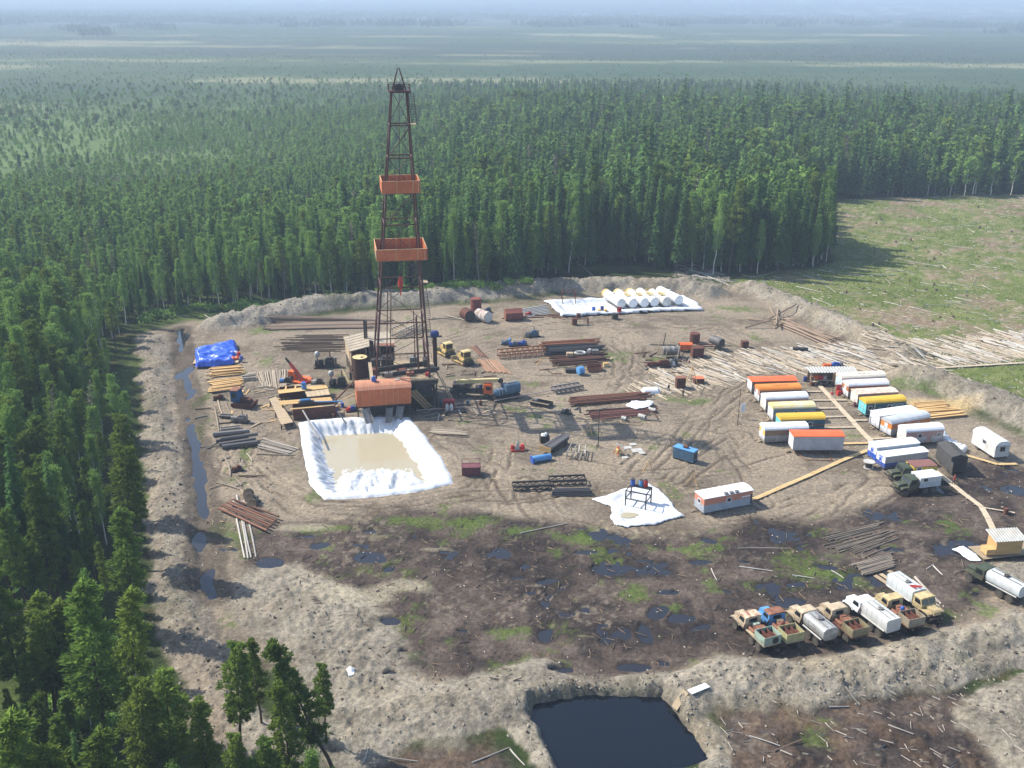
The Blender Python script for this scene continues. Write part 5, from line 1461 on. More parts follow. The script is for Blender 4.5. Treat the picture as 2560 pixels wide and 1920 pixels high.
# ---- blue and grey cementing tanker lying behind the crane hook
p = GP(1262, 996)
t = thing('mixing_trailer', 'grey blue cement mixing trailer with a round front tank beside the crane hook', 'trailer', (p.x, p.y, p.z), R(32))
MB().b2(-2.8, 2.9, -.9, .9, .5, .8).build('chassis', DARK, t)
tb = MB(); pr = []
for i in range(16):
 an = 2 * math.pi * i / 16; pr.append((math.copysign(abs(math.cos(an)) ** .6, math.cos(an)) * 1.15, 1.95 + math.copysign(abs(math.sin(an)) ** .6, math.sin(an)) * 1.1))
tb.prism(pr, -.3, 2.9); tb.build('tank_body', BLUEG, t, True)
MB().lathe((-2.4, 0, 1.55), [(.4, 0), (.75, .25), (.80, .5), (.80, 2.0), (.6, 2.09)], 18, 'x').build('round_tank', BLUEG, t, True)
MB().lathe((-1.7, 0, 1.55), [(.83, 0), (.83, .12)], 18, 'x', caps=False).lathe((-1.0, 0, 1.55), [(.83, 0), (.83, .12)], 18, 'x', caps=False).build('tank_band', CONC, t)
MB().b2(.2, 2.4, -.4, .4, 3.06, 3.16).build('walkway', STEEL, t)
for x in (1.0, 2.2, -1.8):
 for s in (-1, 1):
  wheel(t, x, s * 1.0, .48, .32)

# ---- machines in the left yard
p = GP(608, 1016)
t = thing('blue_tractor', 'old tracked tractor with a blue cab and rusty front blade, left yard', 'tractor', (p.x, p.y, p.z), R(-12))
for s in (-1, 1):
 MB().prismy([(-1.9, .35), (-1.5, .02), (1.5, .02), (1.9, .35), (1.9, .7), (1.5, .98), (-1.5, .98), (-1.9, .7)], s * .75, s * 1.25).build('track', RUST, t)
MB().b2(-1.6, 1.9, -.72, .72, .4, 1.1).build('chassis', DARK, t)
cab = MB().prismy([(-1.9, 1.1), (-.2, 1.1), (-.2, 1.7), (-.55, 3.3), (-1.9, 3.3)], -1.0, 1.0).build('cab', mat('deep_blue_paint', (.025, .10, .23), (.02, .06, .13)), t)
MB().b2(-2.05, -.5, -1.1, 1.1, 3.305, 3.42).build('cab_roof', RUST_L, cab)
MB().b2(-1.6, -.8, -1.03, -1.0, 1.9, 2.9).build('window', GLASS, cab); MB().b2(-1.93, -1.9, -.7, .7, 2.0, 3.0).build('window', GLASS, cab)
MB().prismy([(-.19, 1.11), (1.7, 1.11), (1.7, 1.6), (-.19, 1.9)], -.55, .55).build('hood', RUST, t)
MB().prismy([(2.2, .1), (2.1, .1), (2.3, .6), (2.45, 1.15), (2.3, 1.15), (2.15, .6)], -1.5, 1.5).build('blade', RUST, t)
MB().b2(1.71, 2.2, -.9, -.7, .4, .6).b2(1.71, 2.2, .7, .9, .4, .6).build('blade_arm', RUST, t)
engine_unit('small rusty winch with an open frame behind the blue cab tractor', (548, 1000), R(10), 2.2, RUST, None, None, name='winch', cat='winch', s=.75, fan=False)
engine_unit('grey compressor half covered by a white sheet, left yard', (600, 1056), R(-8), 3.4, STEEL, None, RUST, name='compressor', cat='compressor', s=1.0)
engine_unit('small wrecked engine lying on poles between pipes and tyres, left yard', (594, 1178), R(20), 1.9, RUST, None, None, name='engine_block', cat='engine', s=.7)
engine_unit('dark pump skid just behind the roll of tyres, left yard', (632, 1254), R(-20), 2.2, DARK, None, None, s=.75)
p = GP(565, 1045)
t = thing('steel_trough', 'grey half round steel trough beside the grey compressor', 'trough', (p.x, p.y, p.z + .1), R(-8))
mb = MB(); pr = [(math.cos(a_) * .5, .5 + math.sin(a_) * .5) for a_ in np.linspace(math.pi, 2 * math.pi, 10)] + [(math.cos(a_) * .45, .5 + math.sin(a_) * .45) for a_ in np.linspace(2 * math.pi, math.pi, 10)]
mb.prism(pr, -1.2, 1.2).build('shell', STEEL, t); MB().b2(-.8, -.6, -.4, .4, -.1, .04).b2(.6, .8, -.4, .4, -.1, .04).build('foot', DARK, t)

# loose timber, drums and pipes lying about the rig and the left yard
def strew(n, poly, make):
 W = GA(poly); x0, y0 = W.min(0); x1, y1 = W.max(0); k = tr = 0
 while k < n and tr < n * 60:
  tr += 1
  x, y = random.uniform(x0, x1), random.uniform(y0, y1); c = False; j = len(W) - 1
  for i in range(len(W)):
   if (W[i][1] > y) != (W[j][1] > y) and x < (W[j][0] - W[i][0]) * (y - W[i][1]) / (W[j][1] - W[i][1]) + W[i][0]:
    c = not c
   j = i
  if c:
   make(Vector((x, y, max(H(x, y), 0)))); k += 1
def loose(label, group, ms, l0, l1, name='plank'):
 def f(c):
  L = random.uniform(l0, l1); an = random.choice((R(8), R(8), R(98), R(60))) + random.gauss(0, .35); d = Vector((math.cos(an), math.sin(an), 0)) * L / 2
  if name == 'plank':
   plank_obj('plank', label, c - d, c + d, random.uniform(.15, .4), .06, random.choice(ms), group, z=(c.z + .05, c.z + random.uniform(.05, .3)))
  else:
   log_obj(name, label, name, c - d, c + d, random.uniform(.07, .14), random.choice(ms), group, z=(c.z + .1, c.z + random.uniform(.1, .3)), tp=.95)
 return f
YL = [(625, 925), (720, 985), (700, 1060), (600, 1075), (560, 1000), (600, 930)]
strew(26, YL, loose('loose plank lying on the mud of the left yard', 'loose planks in the left yard', [PLANK, PLANKG, GREYW], 1.2, 3.6))
strew(16, [(500, 1010), (640, 1080), (660, 1200), (560, 1260), (500, 1120)], loose('thin loose pole lying on the mud left of the pit', 'loose poles left of the pit', [PEEL, BARK, GREYW], 1.2, 3.2, 'pole'))
strew(26, [(700, 985), (880, 965), (895, 1035), (735, 1060)], loose('loose plank lying among the mud tanks and pumps', 'loose planks among the mud tanks', [PLANK, PLANKG, RUST, DARK], 1.2, 4.0))
strew(26, [(1035, 1010), (1230, 985), (1240, 1040), (1060, 1060)], loose('loose board lying in front of the crane truck', 'loose boards before the crane truck', [PLANKG, GREYW, DARK], .8, 3.0))
strew(16, [(1100, 900), (1230, 930), (1240, 960), (1110, 945)], loose('short pole lying between the bulldozers and the crane truck', 'short poles by the bulldozers', [PEEL, PIPE_R], 1.0, 3.0, 'pole'))
strew(22, [(1600, 880), (1720, 885), (1760, 930), (1620, 940)], loose('scrap pipe lying in the scrap group near the silver cylinder', 'scrap pipes near the silver cylinder', [PIPE_R, PEEL, PIPE_G], 1.0, 4.0, 'pole'))
strew(18, [(1340, 905), (1530, 900), (1540, 940), (1360, 945)], loose('loose board lying before the large pipe stack', 'loose boards by the large pipe stack', [PLANKG, DARK, RUST], .8, 2.6))
strew(14, [(1400, 1000), (1660, 985), (1660, 1060), (1460, 1065)], loose('scrap pipe lying round the central pipe stack', 'scrap pipes by the central stack', [PIPE_R, PIPE_G], 1.0, 4.0, 'pole'))
def drums(label, group, ms):
 def f(c):
  o = MB().lathe((0, 0, 0), [(.28, 0), (.30, .03), (.30, .3), (.32, .31), (.30, .33), (.30, .6), (.32, .61), (.30, .63), (.30, .88), (.28, .9)], 12).build('drum', random.choice(ms), None, True); o.location = c; tag(o, label, 'drum', group)
 return f
strew(5, [(780, 1020), (890, 1010), (890, 1045), (800, 1050)], drums('small drum standing between the mud tank and the orange shed', 'drums by the orange shed', [BLUE, RUST, RED]))
strew(5, [(1100, 1010), (1200, 1000), (1210, 1030), (1110, 1040)], drums('small drum standing near the red gas bottle cabinet', 'drums by the gas bottles', [DARK, RUST, BLUEG]))
for k, (u, v, w_, d_, h_, m_) in enumerate(((-4.6, 2.6, 1.6, 1.2, 1.5, DARK), (-4.9, -1.5, 1.0, 1.4, 1.1, RUST), (2.8, 3.6, 1.8, 1.0, 1.2, STEEL), (4.9, 1.6, 1.2, 1.6, 1.4, DARK), (1.4, -3.4, 1.3, .8, .7, RUST_L), (-2.6, -3.6, 1.5, .9, .9, PIPE_G))):
 q = rl(u, v, 5.98); o = thing('equipment_box', ['black winch housing at the back left of the drill floor', 'rusty tool chest at the left of the drill floor', 'grey control cabinet at the back of the drill floor', 'black pump housing at the right of the drill floor', 'small rusty chest at the front of the drill floor', 'grey chest at the front left of the drill floor'][k], 'equipment', q, RY)
 MB().b2(-w_ / 2, w_ / 2, -d_ / 2, d_ / 2, .06, h_).build('body', m_, o); MB().b2(-w_ / 2 - .05, w_ / 2 + .05, -d_ / 2 - .05, d_ / 2 + .05, h_ + .003, h_ + .07).build('lid', m_, o); MB().tube((0, 0, h_ + .075), (0, 0, h_ + .5), .12, 8).build('spindle', DARK, o)

# ================================================================== SHEETS, PIT, FUEL DEPOT
def wr(x, y, s=1.0, seed=70):
 return (fbm(x * .7, y * 1.3, s, 3, seed) - .5)
_pitc = _pitW.mean(0)
def pit_h(sd, x, y, g):
 out = sstep(-.1, .7, sd)
 rim = .08 + .42 * out
 ins = sstep(1.0, 4.6, sd)
 ang = np.arctan2(y - _pitc[1], x - _pitc[0])
 fold = 1 - np.abs(fbm(ang * 15, sd * .25, 1.0, 3, 72) * 2 - 1) * 2.2
 fine = 1 - np.abs(fbm(ang * 40, sd * .4, 1.0, 2, 73) * 2 - 1) * 2.2
 z = rim * (1 - ins) + ins * -1.75
 z = z + (fold * .36 + fine * .13) * sstep(.6, 2.2, sd) * (1 - sstep(9, 12, sd) * .6)
 south = sstep(-.5, -5.5, y - _pitc[1]) * sstep(3, 6, sd)
 z = z + south * ((1 - np.abs(fbm(x * .5, y * .13, 1.1, 2, 76) * 2 - 1) * 2) * .75 + .28)
 return z + wr(x, y, 1.4) * .14 * (1 - ins) + wr(x, y, .6, 77) * .07
cloth('pit_liner', PIT, 'white plastic liner sheet covering the big square mud pit', 'liner sheet', LINER, pit_h, .24, ragged=.4)
mw = GA([(766, 1075), (1030, 1062), (1112, 1212), (822, 1236)])
o = mesh_from('drilling_mud', [(x, y, -1.26) for x, y in mw], [(0, 1, 2, 3)][::1], W_MUD); o['kind'] = 'structure'
DEPOT = [(1361, 756), (1440, 752), (1504, 750), (1600, 746), (1709, 744), (1741, 758), (1757, 778), (1700, 779), (1600, 784), (1500, 789), (1404, 794), (1390, 780), (1375, 764)]
def depot_h(sd, x, y, g):
 rim = (1 - sstep(.5, 1.6, np.abs(sd - 1.0))) * .9
 return np.maximum(g, -.05) + .07 + rim * (.6 + .4 * fbm(x, y, 2.5, 2, 12)) + wr(x, y, 1.4) * .22 * sstep(.0, .5, sd)
cloth('ground_sheet', DEPOT, 'long white ground sheet under the row of fuel tanks', 'ground sheet', LINER, depot_h, .4, ragged=.5)
SH2 = [(1479, 1250), (1560, 1226), (1622, 1211), (1645, 1224), (1663, 1239), (1680, 1262), (1695, 1280), (1719, 1295), (1695, 1297), (1660, 1306), (1628, 1315), (1568, 1322), (1536, 1315), (1527, 1293), (1527, 1271), (1502, 1258)]
def sh2_h(sd, x, y, g):
 rim = (1 - sstep(.3, 1.3, np.abs(sd - .9))) * .55
 return np.maximum(g, -.06) + .06 + rim * fbm(x, y, 1.6, 2, 13) * .8 + wr(x, y, 1.1) * .26 * sstep(.0, .5, sd)
cloth('ground_sheet', SH2, 'ragged white ground sheet under the barrel stand', 'ground sheet', LINER, sh2_h, .26, ragged=.45)
pd = G(1568, 1291); o = mesh_from('puddle', [(pd.x + 1.6 * math.cos(a_) * (1 + .2 * math.sin(3 * a_)), pd.y + .9 * math.sin(a_), .22) for a_ in np.linspace(0, 2 * math.pi, 20)[:-1]], [tuple(range(19))], W_MUD); o['kind'] = 'structure'

def fuel_tank(label, back, front, r, m_, rail, band=None, txt=False):
 zc = r + .42
 a, b = G(*back, zc), G(*front, zc); c = (a + b) / 2; L = (b - a).length
 t = thing('fuel_tank', label, 'fuel tank', (c.x, c.y, .12), yaw_of(a, b), 'white fuel tanks in the depot row')
 hl = L / 2
 pr = [(.02, -hl - .22), (r * .6, -hl - .17), (r * .93, -hl - .06), (r, -hl), (r, hl), (r * .985, hl + .02), (r * .95, hl + .03), (.02, hl + .05)]
 sh = MB().lathe((0, 0, zc - .12), pr, 28, 'x').build('shell', m_, t, True)
 rg = MB()
 for x in (-hl + .08, -hl * .33, hl * .33, hl - .08):
  rg.lathe((x - .04, 0, zc - .12), [(r - .01, 0), (r + .025, 0), (r + .025, .08), (r - .01, .08)], 28, 'x', caps=False)
 rg.build('band', m_, sh)
 if band:
  MB().lathe((-hl + .02, 0, zc - .12), [(r + .012, 0), (r + .012, .9)], 28, 'x', caps=False).build('painted_band', band, sh)
 MB().lathe((-.2, 0, zc + r - .16), [(.35, 0), (.35, .22), (.28, .27)], 14).build('hatch', m_, sh)
 sk = MB()
 for s in (-1, 1):
  sk.b2(-hl - .3, hl + .6, s * .75 - .12, s * .75 + .12, -.05, .20)
 for x in (-hl * .7, 0, hl * .7):
  sk.b2(x - .12, x + .12, -.95, .95, .205, .42)
 sk.build('skid', PIPE_G, t)
 if rail:
  pl = MB().b2(.2, 2.6, -.75, .75, zc + r - .08, zc + r - .02)
  p_ = pl.build('top_platform', PALEY, t)
  ra = MB()
  for z in (.5, 1.0):
   for (p, q) in (((.2, -.75), (2.6, -.75)), ((2.6, -.75), (2.6, .75)), ((2.6, .75), (.2, .75)), ((.2, .75), (.2, -.75))):
    ra.tube((*p, zc + r - .05 + z), (*q, zc + r - .05 + z), .035, 5)
  for x in (.2, 1.4, 2.6):
   for y in (-.75, .75):
    ra.tube((x, y, zc + r - .05), (x, y, zc + r + .95), .035, 5)
  ra.build('guard_rail', mat('rail_yellow', (.62, .45, .10), (.5, .34, .08)), p_)
  ld = MB()
  for y in (-.25, .25):
   ld.bar((hl + .2, y, .1), (2.6, y, zc + r), .05)
  for k in range(9):
   f = (k + .5) / 9; ld.bar((hl + .2 + (2.4 - hl) * f, -.25, .1 + (zc + r - .1) * f), (hl + .2 + (2.4 - hl) * f, .25, .1 + (zc + r - .1) * f), .04)
  ld.build('ladder', STEEL, t)
 return t
YEL = mat('signal_yellow', (.62, .36, .06), (.5, .3, .05))
fuel_tank('grey white fuel tank at the left end of the tank row with yellow rear end', (1514, 733), (1554, 759), 1.18, mat('grey_white_paint', (.60, .62, .63), (.50, .51, .52), .6, .5), False, YEL)
fuel_tank('white fuel tank with yellow guard rail, second from the left end of the row', (1543, 732), (1583, 758.5), 1.15, WHITE, True, YEL)
fuel_tank('white fuel tank with yellow guard rail and thin yellow rear band, third in the row', (1573, 730.5), (1612, 757), 1.15, WHITE, True, YEL)
fuel_tank('plain white fuel tank with guard rail, fourth from the left end of the row', (1599, 730), (1637, 755.5), 1.15, WHITE, True)
fuel_tank('white fuel tank with brownish front end and rusty skid, fifth in the row', (1629, 732), (1667, 754.5), 1.18, WHITED, True)
fuel_tank('longest cleanest white fuel tank at the right end of the row', (1649, 726), (1698, 750.5), 1.18, WHITE, False)

def frame_stand(name, label, cat, px, rz, w, d, h, m_, z=None, mids=1):
 p = GP(*px); t = thing(name, label, cat, (p.x, p.y, p.z if z is None else z), rz)
 for sx in (-1, 1):
  for sy in (-1, 1):
   MB().b2(sx * w / 2 - .08, sx * w / 2 + .08, sy * d / 2 - .08, sy * d / 2 + .08, 0, h).build('post', m_, t)
 m = MB()
 for k in range(mids + 1):
  z_ = h * (k + 1) / (mids + 1) - .1 if mids else h - .1
  for s in (-1, 1):
   m.bar((-w / 2 + .08, s * d / 2, z_), (w / 2 - .08, s * d / 2, z_), .12).bar((s * w / 2, -d / 2 + .08, z_), (s * w / 2, d / 2 - .08, z_), .12)
 m.build('cross_bar', m_, t)
 return t
frame_stand('open_stand', 'tall rusty open steel frame standing on the white depot sheet', 'frame', (1421, 757), R(4), 3.3, 2.2, 3.2, RUST, mids=0)
t = frame_stand('barrel_stand', 'dark steel stand with a raised shelf for three barrels', 'stand', (1595, 1262), R(-25), 3.2, 2.6, 2.6, DARK, z=.15)
iv = t.matrix_world
p0 = t.location
for (x, y, m_, lab, h) in ((-1.2, 1.0, BLUE, 'dark blue barrel at the left end of the stand', 1.0), (.05, 1.25, BLUEL, 'light blue barrel in the middle of the stand', 1.0), (.75, 1.3, RED, 'red barrel at the right end of the stand', 1.15)):
 cx, cy_ = x, y - .35
 X = p0.x + cx * math.cos(R(-25)) - cy_ * math.sin(R(-25)); Y = p0.y + cx * math.sin(R(-25)) + cy_ * math.cos(R(-25))
 b_ = thing('barrel', lab, 'barrel', (X, Y, .15 + 2.62), 0, 'barrels on the stand')
 MB().lathe((0, 0, 0), [(.30, 0), (.34, .03), (.34, h * .33), (.36, h * .35), (.34, h * .37), (.34, h * .66), (.36, h * .68), (.34, h * .7), (.34, h)], 16).build('shell', m_, b_, True)
 MB().lathe((0, 0, h + .005), [(.33, 0), (.33, .03)], 14).build('lid', DARK, b_)
MB().b2(-1.6, 1.6, .3, 1.35, 2.54, 2.60).build('shelf', DARK, t)

def barrel(label, px, m_, r=.33, h=.95, lying=None, group=None, name='barrel', cat='barrel', lidm=None, z=None):
 p = GP(*px); t = thing(name, label, cat, (p.x, p.y, (p.z if z is None else z) + (r if lying is not None else 0)), lying or 0, group)
 ax = 'x' if lying is not None else 'z'; o_ = -h / 2 if lying is not None else 0
 c = (o_, 0, 0) if ax == 'x' else (0, 0, 0)
 MB().lathe(c, [(r * .92, 0), (r, .02 * h), (r, h * .33), (r * 1.05, h * .35), (r, h * .37), (r, h * .63), (r * 1.05, h * .65), (r, h * .67), (r, h * .98), (r * .92, h)], 18, ax).build('shell', m_, t, True)
 c2 = (o_ + h + .003, 0, 0) if ax == 'x' else (0, 0, h + .003)
 MB().lathe(c2, [(r * .9, 0), (r * .9, .03)], 16, ax).build('lid', lidm or m_, t)
 return t
barrel('big rusty red tank lying with dark open end, leftmost of the rusty tank group', (1168, 800), RUST, 1.35, 3.2, R(-62), 'rusty tanks by the back bank', 'rusty_tank', 'tank', DARK)  # dark lid colour stands for the shade inside the open end
barrel('rusty red tank standing upright between the two lying tanks', (1190, 779), mat('red_rust_paint', (.20, .060, .045), (.12, .045, .035), 1, .8), 1.35, 3.4, None, 'rusty tanks by the back bank', 'rusty_tank', 'tank')
barrel('whitish rust stained tank lying in front of the upright rusty tank', (1208, 803), mat('rust_stained_white', (.50, .46, .42), (.22, .10, .07), .8, .7, lo=.4, hi=.7), 1.35, 3.9, R(-48), 'rusty tanks by the back bank', 'rusty_tank', 'tank', WHITED)
p = GP(1284, 800)
t = thing('crushed_tank', 'crumpled rusty red box tank lying by the back bank', 'tank', (p.x, p.y, p.z), R(12))
m = MB(); pr = []
for i in range(12):
 a_ = 2 * math.pi * i / 12; k = 1 + .18 * math.sin(3.1 * i)
 pr.append((math.cos(a_) * 1.5 * k, 1.35 + math.sin(a_) * 1.35 * (1 + .15 * math.cos(2.3 * i))))
m.prism(pr, -2.1, 2.0); m.build('shell', mat('red_rust_paint', (.20, .060, .045)), t); MB().prism([(y * .93, z * .93 + .1) for y, z in pr], -2.16, -2.105).build('end_plate', RUST_L, t)
engine_unit('small pale blue pump behind the whitish lying tank', (1219, 781), R(40), 1.9, BLUEG, None, None, s=.8)
engine_unit('small red motor pump by the white pipes near the crushed tank', (1322, 788), R(10), 1.6, RED, None, None, s=.6)
engine_unit('grey blue diesel unit standing alone on the rear open mud', (1330, 842), R(14), 3.6, BLUEG, None, PIPE_G, name='diesel_unit', cat='engine', s=1.05, extra=STEEL)
for i, (q, lab) in enumerate((((1266, 862), 'blue pump at the left end of the row behind the pipe trestle'), ((1284, 866), 'blue pump with round casing in the middle of the row behind the trestle'), ((1306, 864), 'blue and red pump at the right end of the row behind the trestle'))):
 engine_unit(lab, q, R(-8 + 9 * i), 2.3, BLUEG if i != 2 else BLUE, BLUEL if i == 1 else None, RUST if i == 2 else None, s=.8, extra=BLUE if i else BLUEG, group='blue pumps behind the trestle')
# depot odds and ends
for i, (q, m_, lab) in enumerate((((1484, 779), BLUE, 'blue barrel on the white depot sheet left of the tanks'), ((1505, 777), mat('dark_blue_paint', (.03, .05, .19)), 'dark blue upright barrel next to the first white fuel tank'), ((1498, 785), YEL, 'yellow barrel at the front edge of the depot sheet'), ((1514, 785), YEL, 'yellow barrel nearest the red fire box'))):
 barrel(lab, q, m_, .42, 1.0, None, 'barrels on the depot sheet', z=.12)
p = GP(1548, 786)
t = thing('fire_box', 'red fire fighting box at the front of the depot sheet', 'fire box', (p.x, p.y, p.z), R(5))
MB().b2(-.5, .5, -.3, .3, 0, .9).build('sand_box', RED, t); MB().b2(-.55, .55, .2, .28, .9, 1.9).build('shield_board', RED, t); MB().b2(-.45, .45, -.31, -.3, .3, .6).build('panel', MAROON, t)
barrel('black round tank standing in front of the red fire box', (1537, 797), DARK, .8, 1.4)
t = frame_stand('work_bench', 'rusty bench frame with a cabinet in front of the depot sheet', 'bench', (1452, 812), R(8), 3.4, 1.0, 1.6, RUST, mids=0)
MB().b2(-2.1, -1.0, -.6, .6, 0, 1.6).build('cabinet', RUST, t); MB().b2(-1.0, -.2, -.3, .5, 1.61, 2.7).build('raised_box', RUST, t)
# ================================================================== PIPES
def stack(name, label, cat, group, quad, n, rows, r, m_, z0=.25, jit=.7):
 """rows of pipes between a left edge and a right edge (plan pixels): quad = (front left, front right, back right, back left)"""
 fl, fr_, br_, bl = [G(x, y, z0) for x, y in quad]
 for k in range(n):
  f = (k + random.uniform(.25, .75)) / n
  a, b = fl.lerp(bl, f), fr_.lerp(br_, min(1, max(0, f + random.uniform(-.05, .05))))
  d = (b - a).normalized()
  for q in range(rows):
   if q and random.random() < .3:
    continue
   j0, j1 = random.uniform(-jit, jit) * 1.5, random.uniform(-jit, jit) * 2.5
   zz = z0 + r + q * r * 1.75
   off = Vector((-d.y, d.x, 0)) * (r if q % 2 else 0)
   p_, q_ = a - d * j0 + off, b + d * j1 + off
   log_obj(name, label, cat, p_, q_, r, m_, group, z=(zz, zz), tp=1.0)
stack('drill_pipe', 'orange rusty pipe in the back rows of the large pipe stack', 'pipe', 'pipes in the large stack', [(1362, 869), (1493, 862), (1483, 852), (1358, 860)], 6, 2, .17, PIPE_O)
stack('drill_pipe', 'black pipe in the middle rows of the large pipe stack', 'pipe', 'pipes in the large stack', [(1372, 889), (1505, 880), (1494, 864), (1364, 872)], 9, 2, .18, PIPE_K)
stack('drill_pipe', 'brown pipe in the front rows of the large pipe stack', 'pipe', 'pipes in the large stack', [(1392, 917), (1506, 907), (1505, 883), (1374, 892)], 10, 2, .17, PIPE_R)
stack('drill_pipe', 'brown red pipe in the back rows of the central pipe stack', 'pipe', 'pipes in the central stack', [(1440, 1016), (1618, 1001), (1605, 984), (1428, 998)], 8, 2, .16, PIPE_R)
stack('drill_pipe', 'reddish pipe in the front rows of the central pipe stack', 'pipe', 'pipes in the central stack', [(1500, 1051), (1628, 1035), (1622, 1018), (1452, 1028)], 8, 1, .16, mat('red_brown_pipe', (.19, .085, .065), (.10, .045, .035), 1, .8, rnd=.6))
def timber(label, a, b, w, h, m_, z=0.0, name='timber', group=None):
 pa, pb = GP(*a), GP(*b)
 return plank_obj(name, label, pa, pb, w, h, m_, group, z=(max(pa.z, 0) + z + h / 2, max(pb.z, 0) + z + h / 2), cat='timber')
for (a, b, lab) in (((1380, 898), (1372, 864), 'timber sleeper under the left end of the large pipe stack'), ((1490, 908), (1486, 856), 'timber sleeper under the right end of the large pipe stack'), ((1450, 1032), (1440, 996), 'timber sleeper under the left end of the central pipe stack'), ((1605, 1045), (1600, 986), 'timber sleeper under the right end of the central pipe stack')):
 timber(lab, a, b, .3, .25, DARK)
trestle('pipe_trestle', 'long rusty pipe rack trestle left of the large pipe stack', 'trestle', G(1246, 894), G(1362, 884), 2.2, 1.5, PIPE_O, 9)
trestle('lattice_truss', 'flat dark lattice truss lying on the mud beside the central pipe stack', 'truss', G(1384, 982), G(1452, 970), 2.0, .9, PIPE_G, 6)
trestle('pipe_rack', 'dark low pipe rack lying left of the black pipe bundle', 'rack', G(1282, 1224), G(1378, 1219), 1.6, .8, DARK, 6)
trestle('pipe_rack', 'dark low pipe rack lying behind the black pipe bundle', 'rack', G(1374, 1210), G(1464, 1206), 1.7, .9, DARK, 5)
trestle('ladder_rack', 'grey ladder shaped rack behind the big grey pipes, left yard', 'rack', G(551, 1078), G(602, 1072), 1.0, .5, GREYW, 8)
trestle('ladder_rack', 'grey short rack beside the plank stacks, left yard', 'rack', G(606, 951), G(640, 948), 1.2, .6, GREYW, 6)
for k in range(9):
 f = k / 8
 a, b = GP(1378 + 8 * f, 1243 - 9 * f), GP(1474 + 8 * (1 - f), 1241 - 9 * f)
 log_obj('black_pipe', 'black pipe in the bundle beside the dark pipe racks', 'pipe', a, b, .16, PIPE_K, 'black pipe bundle', z=(.25 + .25 * (k % 3), .25 + .25 * (k % 3)), tp=1.0)
for k, (a, b, r) in enumerate((((533, 1092), (625, 1084), .42), ((540, 1108), (622, 1098), .36), ((548, 1118), (640, 1105), .42), ((556, 1124), (644, 1114), .45), ((552, 1112), (646, 1100), .34))):
 labs = ['big grey pipe lying apart at the back of the pipe heap, left yard', 'thinner grey pipe in the middle of the pipe heap, left yard', 'big grey pipe in the middle of the pipe heap, left yard', 'thickest grey pipe at the front of the pipe heap, left yard', 'long grey pipe on top of the pipe heap, left yard']
 pa, pb = GP(*a), GP(*b); z = r + .05 if k < 4 else 1.05
 log_obj('large_pipe', labs[k], 'pipe', pa, pb, r, PIPE_G, 'big grey pipes in the left yard', z=(z, z + .1), tp=1.0)
for k in range(6):
 a, b = GP(548 + 7 * k, 1278 - 4 * k), GP(668 + 6 * k, 1333 - 6.5 * k)
 log_obj('rusty_pipe', 'long rusty pipe in the slanting bundle across the pale poles', 'pipe', a, b, .17, PIPE_R, 'rusty pipe bundle at the left', z=(.55 + .14 * (k % 2), .45 + .14 * (k % 2)), tp=1.0)
for k, (a, b) in enumerate((((583, 1248), (612, 1397)), ((592, 1240), (620, 1398)), ((607, 1290), (628, 1396)), ((617, 1285), (640, 1394)))):
 log_obj('pale_pole', 'long pale pole lying under the rusty pipe bundle', 'pole', GP(*a), GP(*b), .15, BIRCHW, 'pale poles at the left', tp=.8)
for k, (a, b, lab) in enumerate((((537, 1022), (547, 1080), 'brown pole lying upright in view beside the ladder rack'), ((545, 1003), (558, 1043), 'short brown pole in front of the rusty winch'), ((564, 1007), (580, 1040), 'short brown pole in front of the blue cab tractor'), ((545, 1061), (590, 1057), 'brown pole lying crosswise behind the ladder rack'), ((540, 1208), (602, 1226), 'pale squared pole lying left of the tyres'), ((602, 1226), (618, 1246), 'short pole lying between the squared pole and the tyres'), ((556, 1142), (575, 1168), 'thin pole lying behind the wrecked engine'), ((617, 1136), (631, 1154), 'thin pole right of the wrecked engine'), ((572, 1165), (576, 1192), 'thin pole beside the wrecked engine'))):
 log_obj('pole', lab, 'pole', GP(*a), GP(*b), .14, PEEL if k != 3 else BARK, None, tp=.85)
for k in range(6):
 log_obj('pole', 'pole in the slanting bundle reaching to the pit liner', 'pole', GP(645 + 2.5 * k, 1122 - 4 * k), GP(722 + 5 * k, 1140 - 2.5 * k), .14, GREYW, 'pole bundle beside the pit', z=(.3 + .1 * (k % 2), .3 + .1 * (k % 2)), tp=.9)
log_obj('pole', 'single thin pole lying in front of the pole bundle at the pit', 'pole', GP(642, 1136), GP(738, 1142), .12, PEEL, None)
log_obj('gas_line', 'long thin pink white pipe running from the mixing trailer past the truss', 'pipe', G(1236, 1002, .5), G(1440, 964, .5), .10, mat('pink_white_pipe', (.46, .36, .33), (.36, .27, .25)), None, z=(.5, .5), tp=1.0)
log_obj('water_line', 'thin pale pipe running past the red gas bottle cabinet', 'pipe', G(1040, 1026, .4), G(1170, 1016, .4), .07, mat('pink_white_pipe', (.46, .36, .33)), None, z=(.4, .4), tp=1.0)
for k in range(7):
 log_obj('white_pipe', 'white pipe in the bundle beside the depot sheet', 'pipe', GP(1302 + 3 * k, 775 + 3 * k), GP(1366 + 1.5 * k, 763 + 3.6 * k), .13, WHITED, 'white pipes by the depot', tp=1.0)
for k, (a, b) in enumerate((((1255, 797), (1360, 794)), ((1300, 792), (1405, 788)), ((1350, 787), (1412, 800)), ((1380, 792), (1420, 796)), ((1080, 795), (1150, 799)), ((1070, 800), (1160, 792)), ((1110, 788), (1165, 803)))):
 log_obj('rusty_pipe', ['brown pipe lying along the front of the depot sheet', 'brown pole lying near the rusty tanks'][k > 3], 'pipe', GP(*a), GP(*b), .14, PIPE_R if k < 4 else PEEL, 'brown pipes and poles at the back bank', tp=.95)
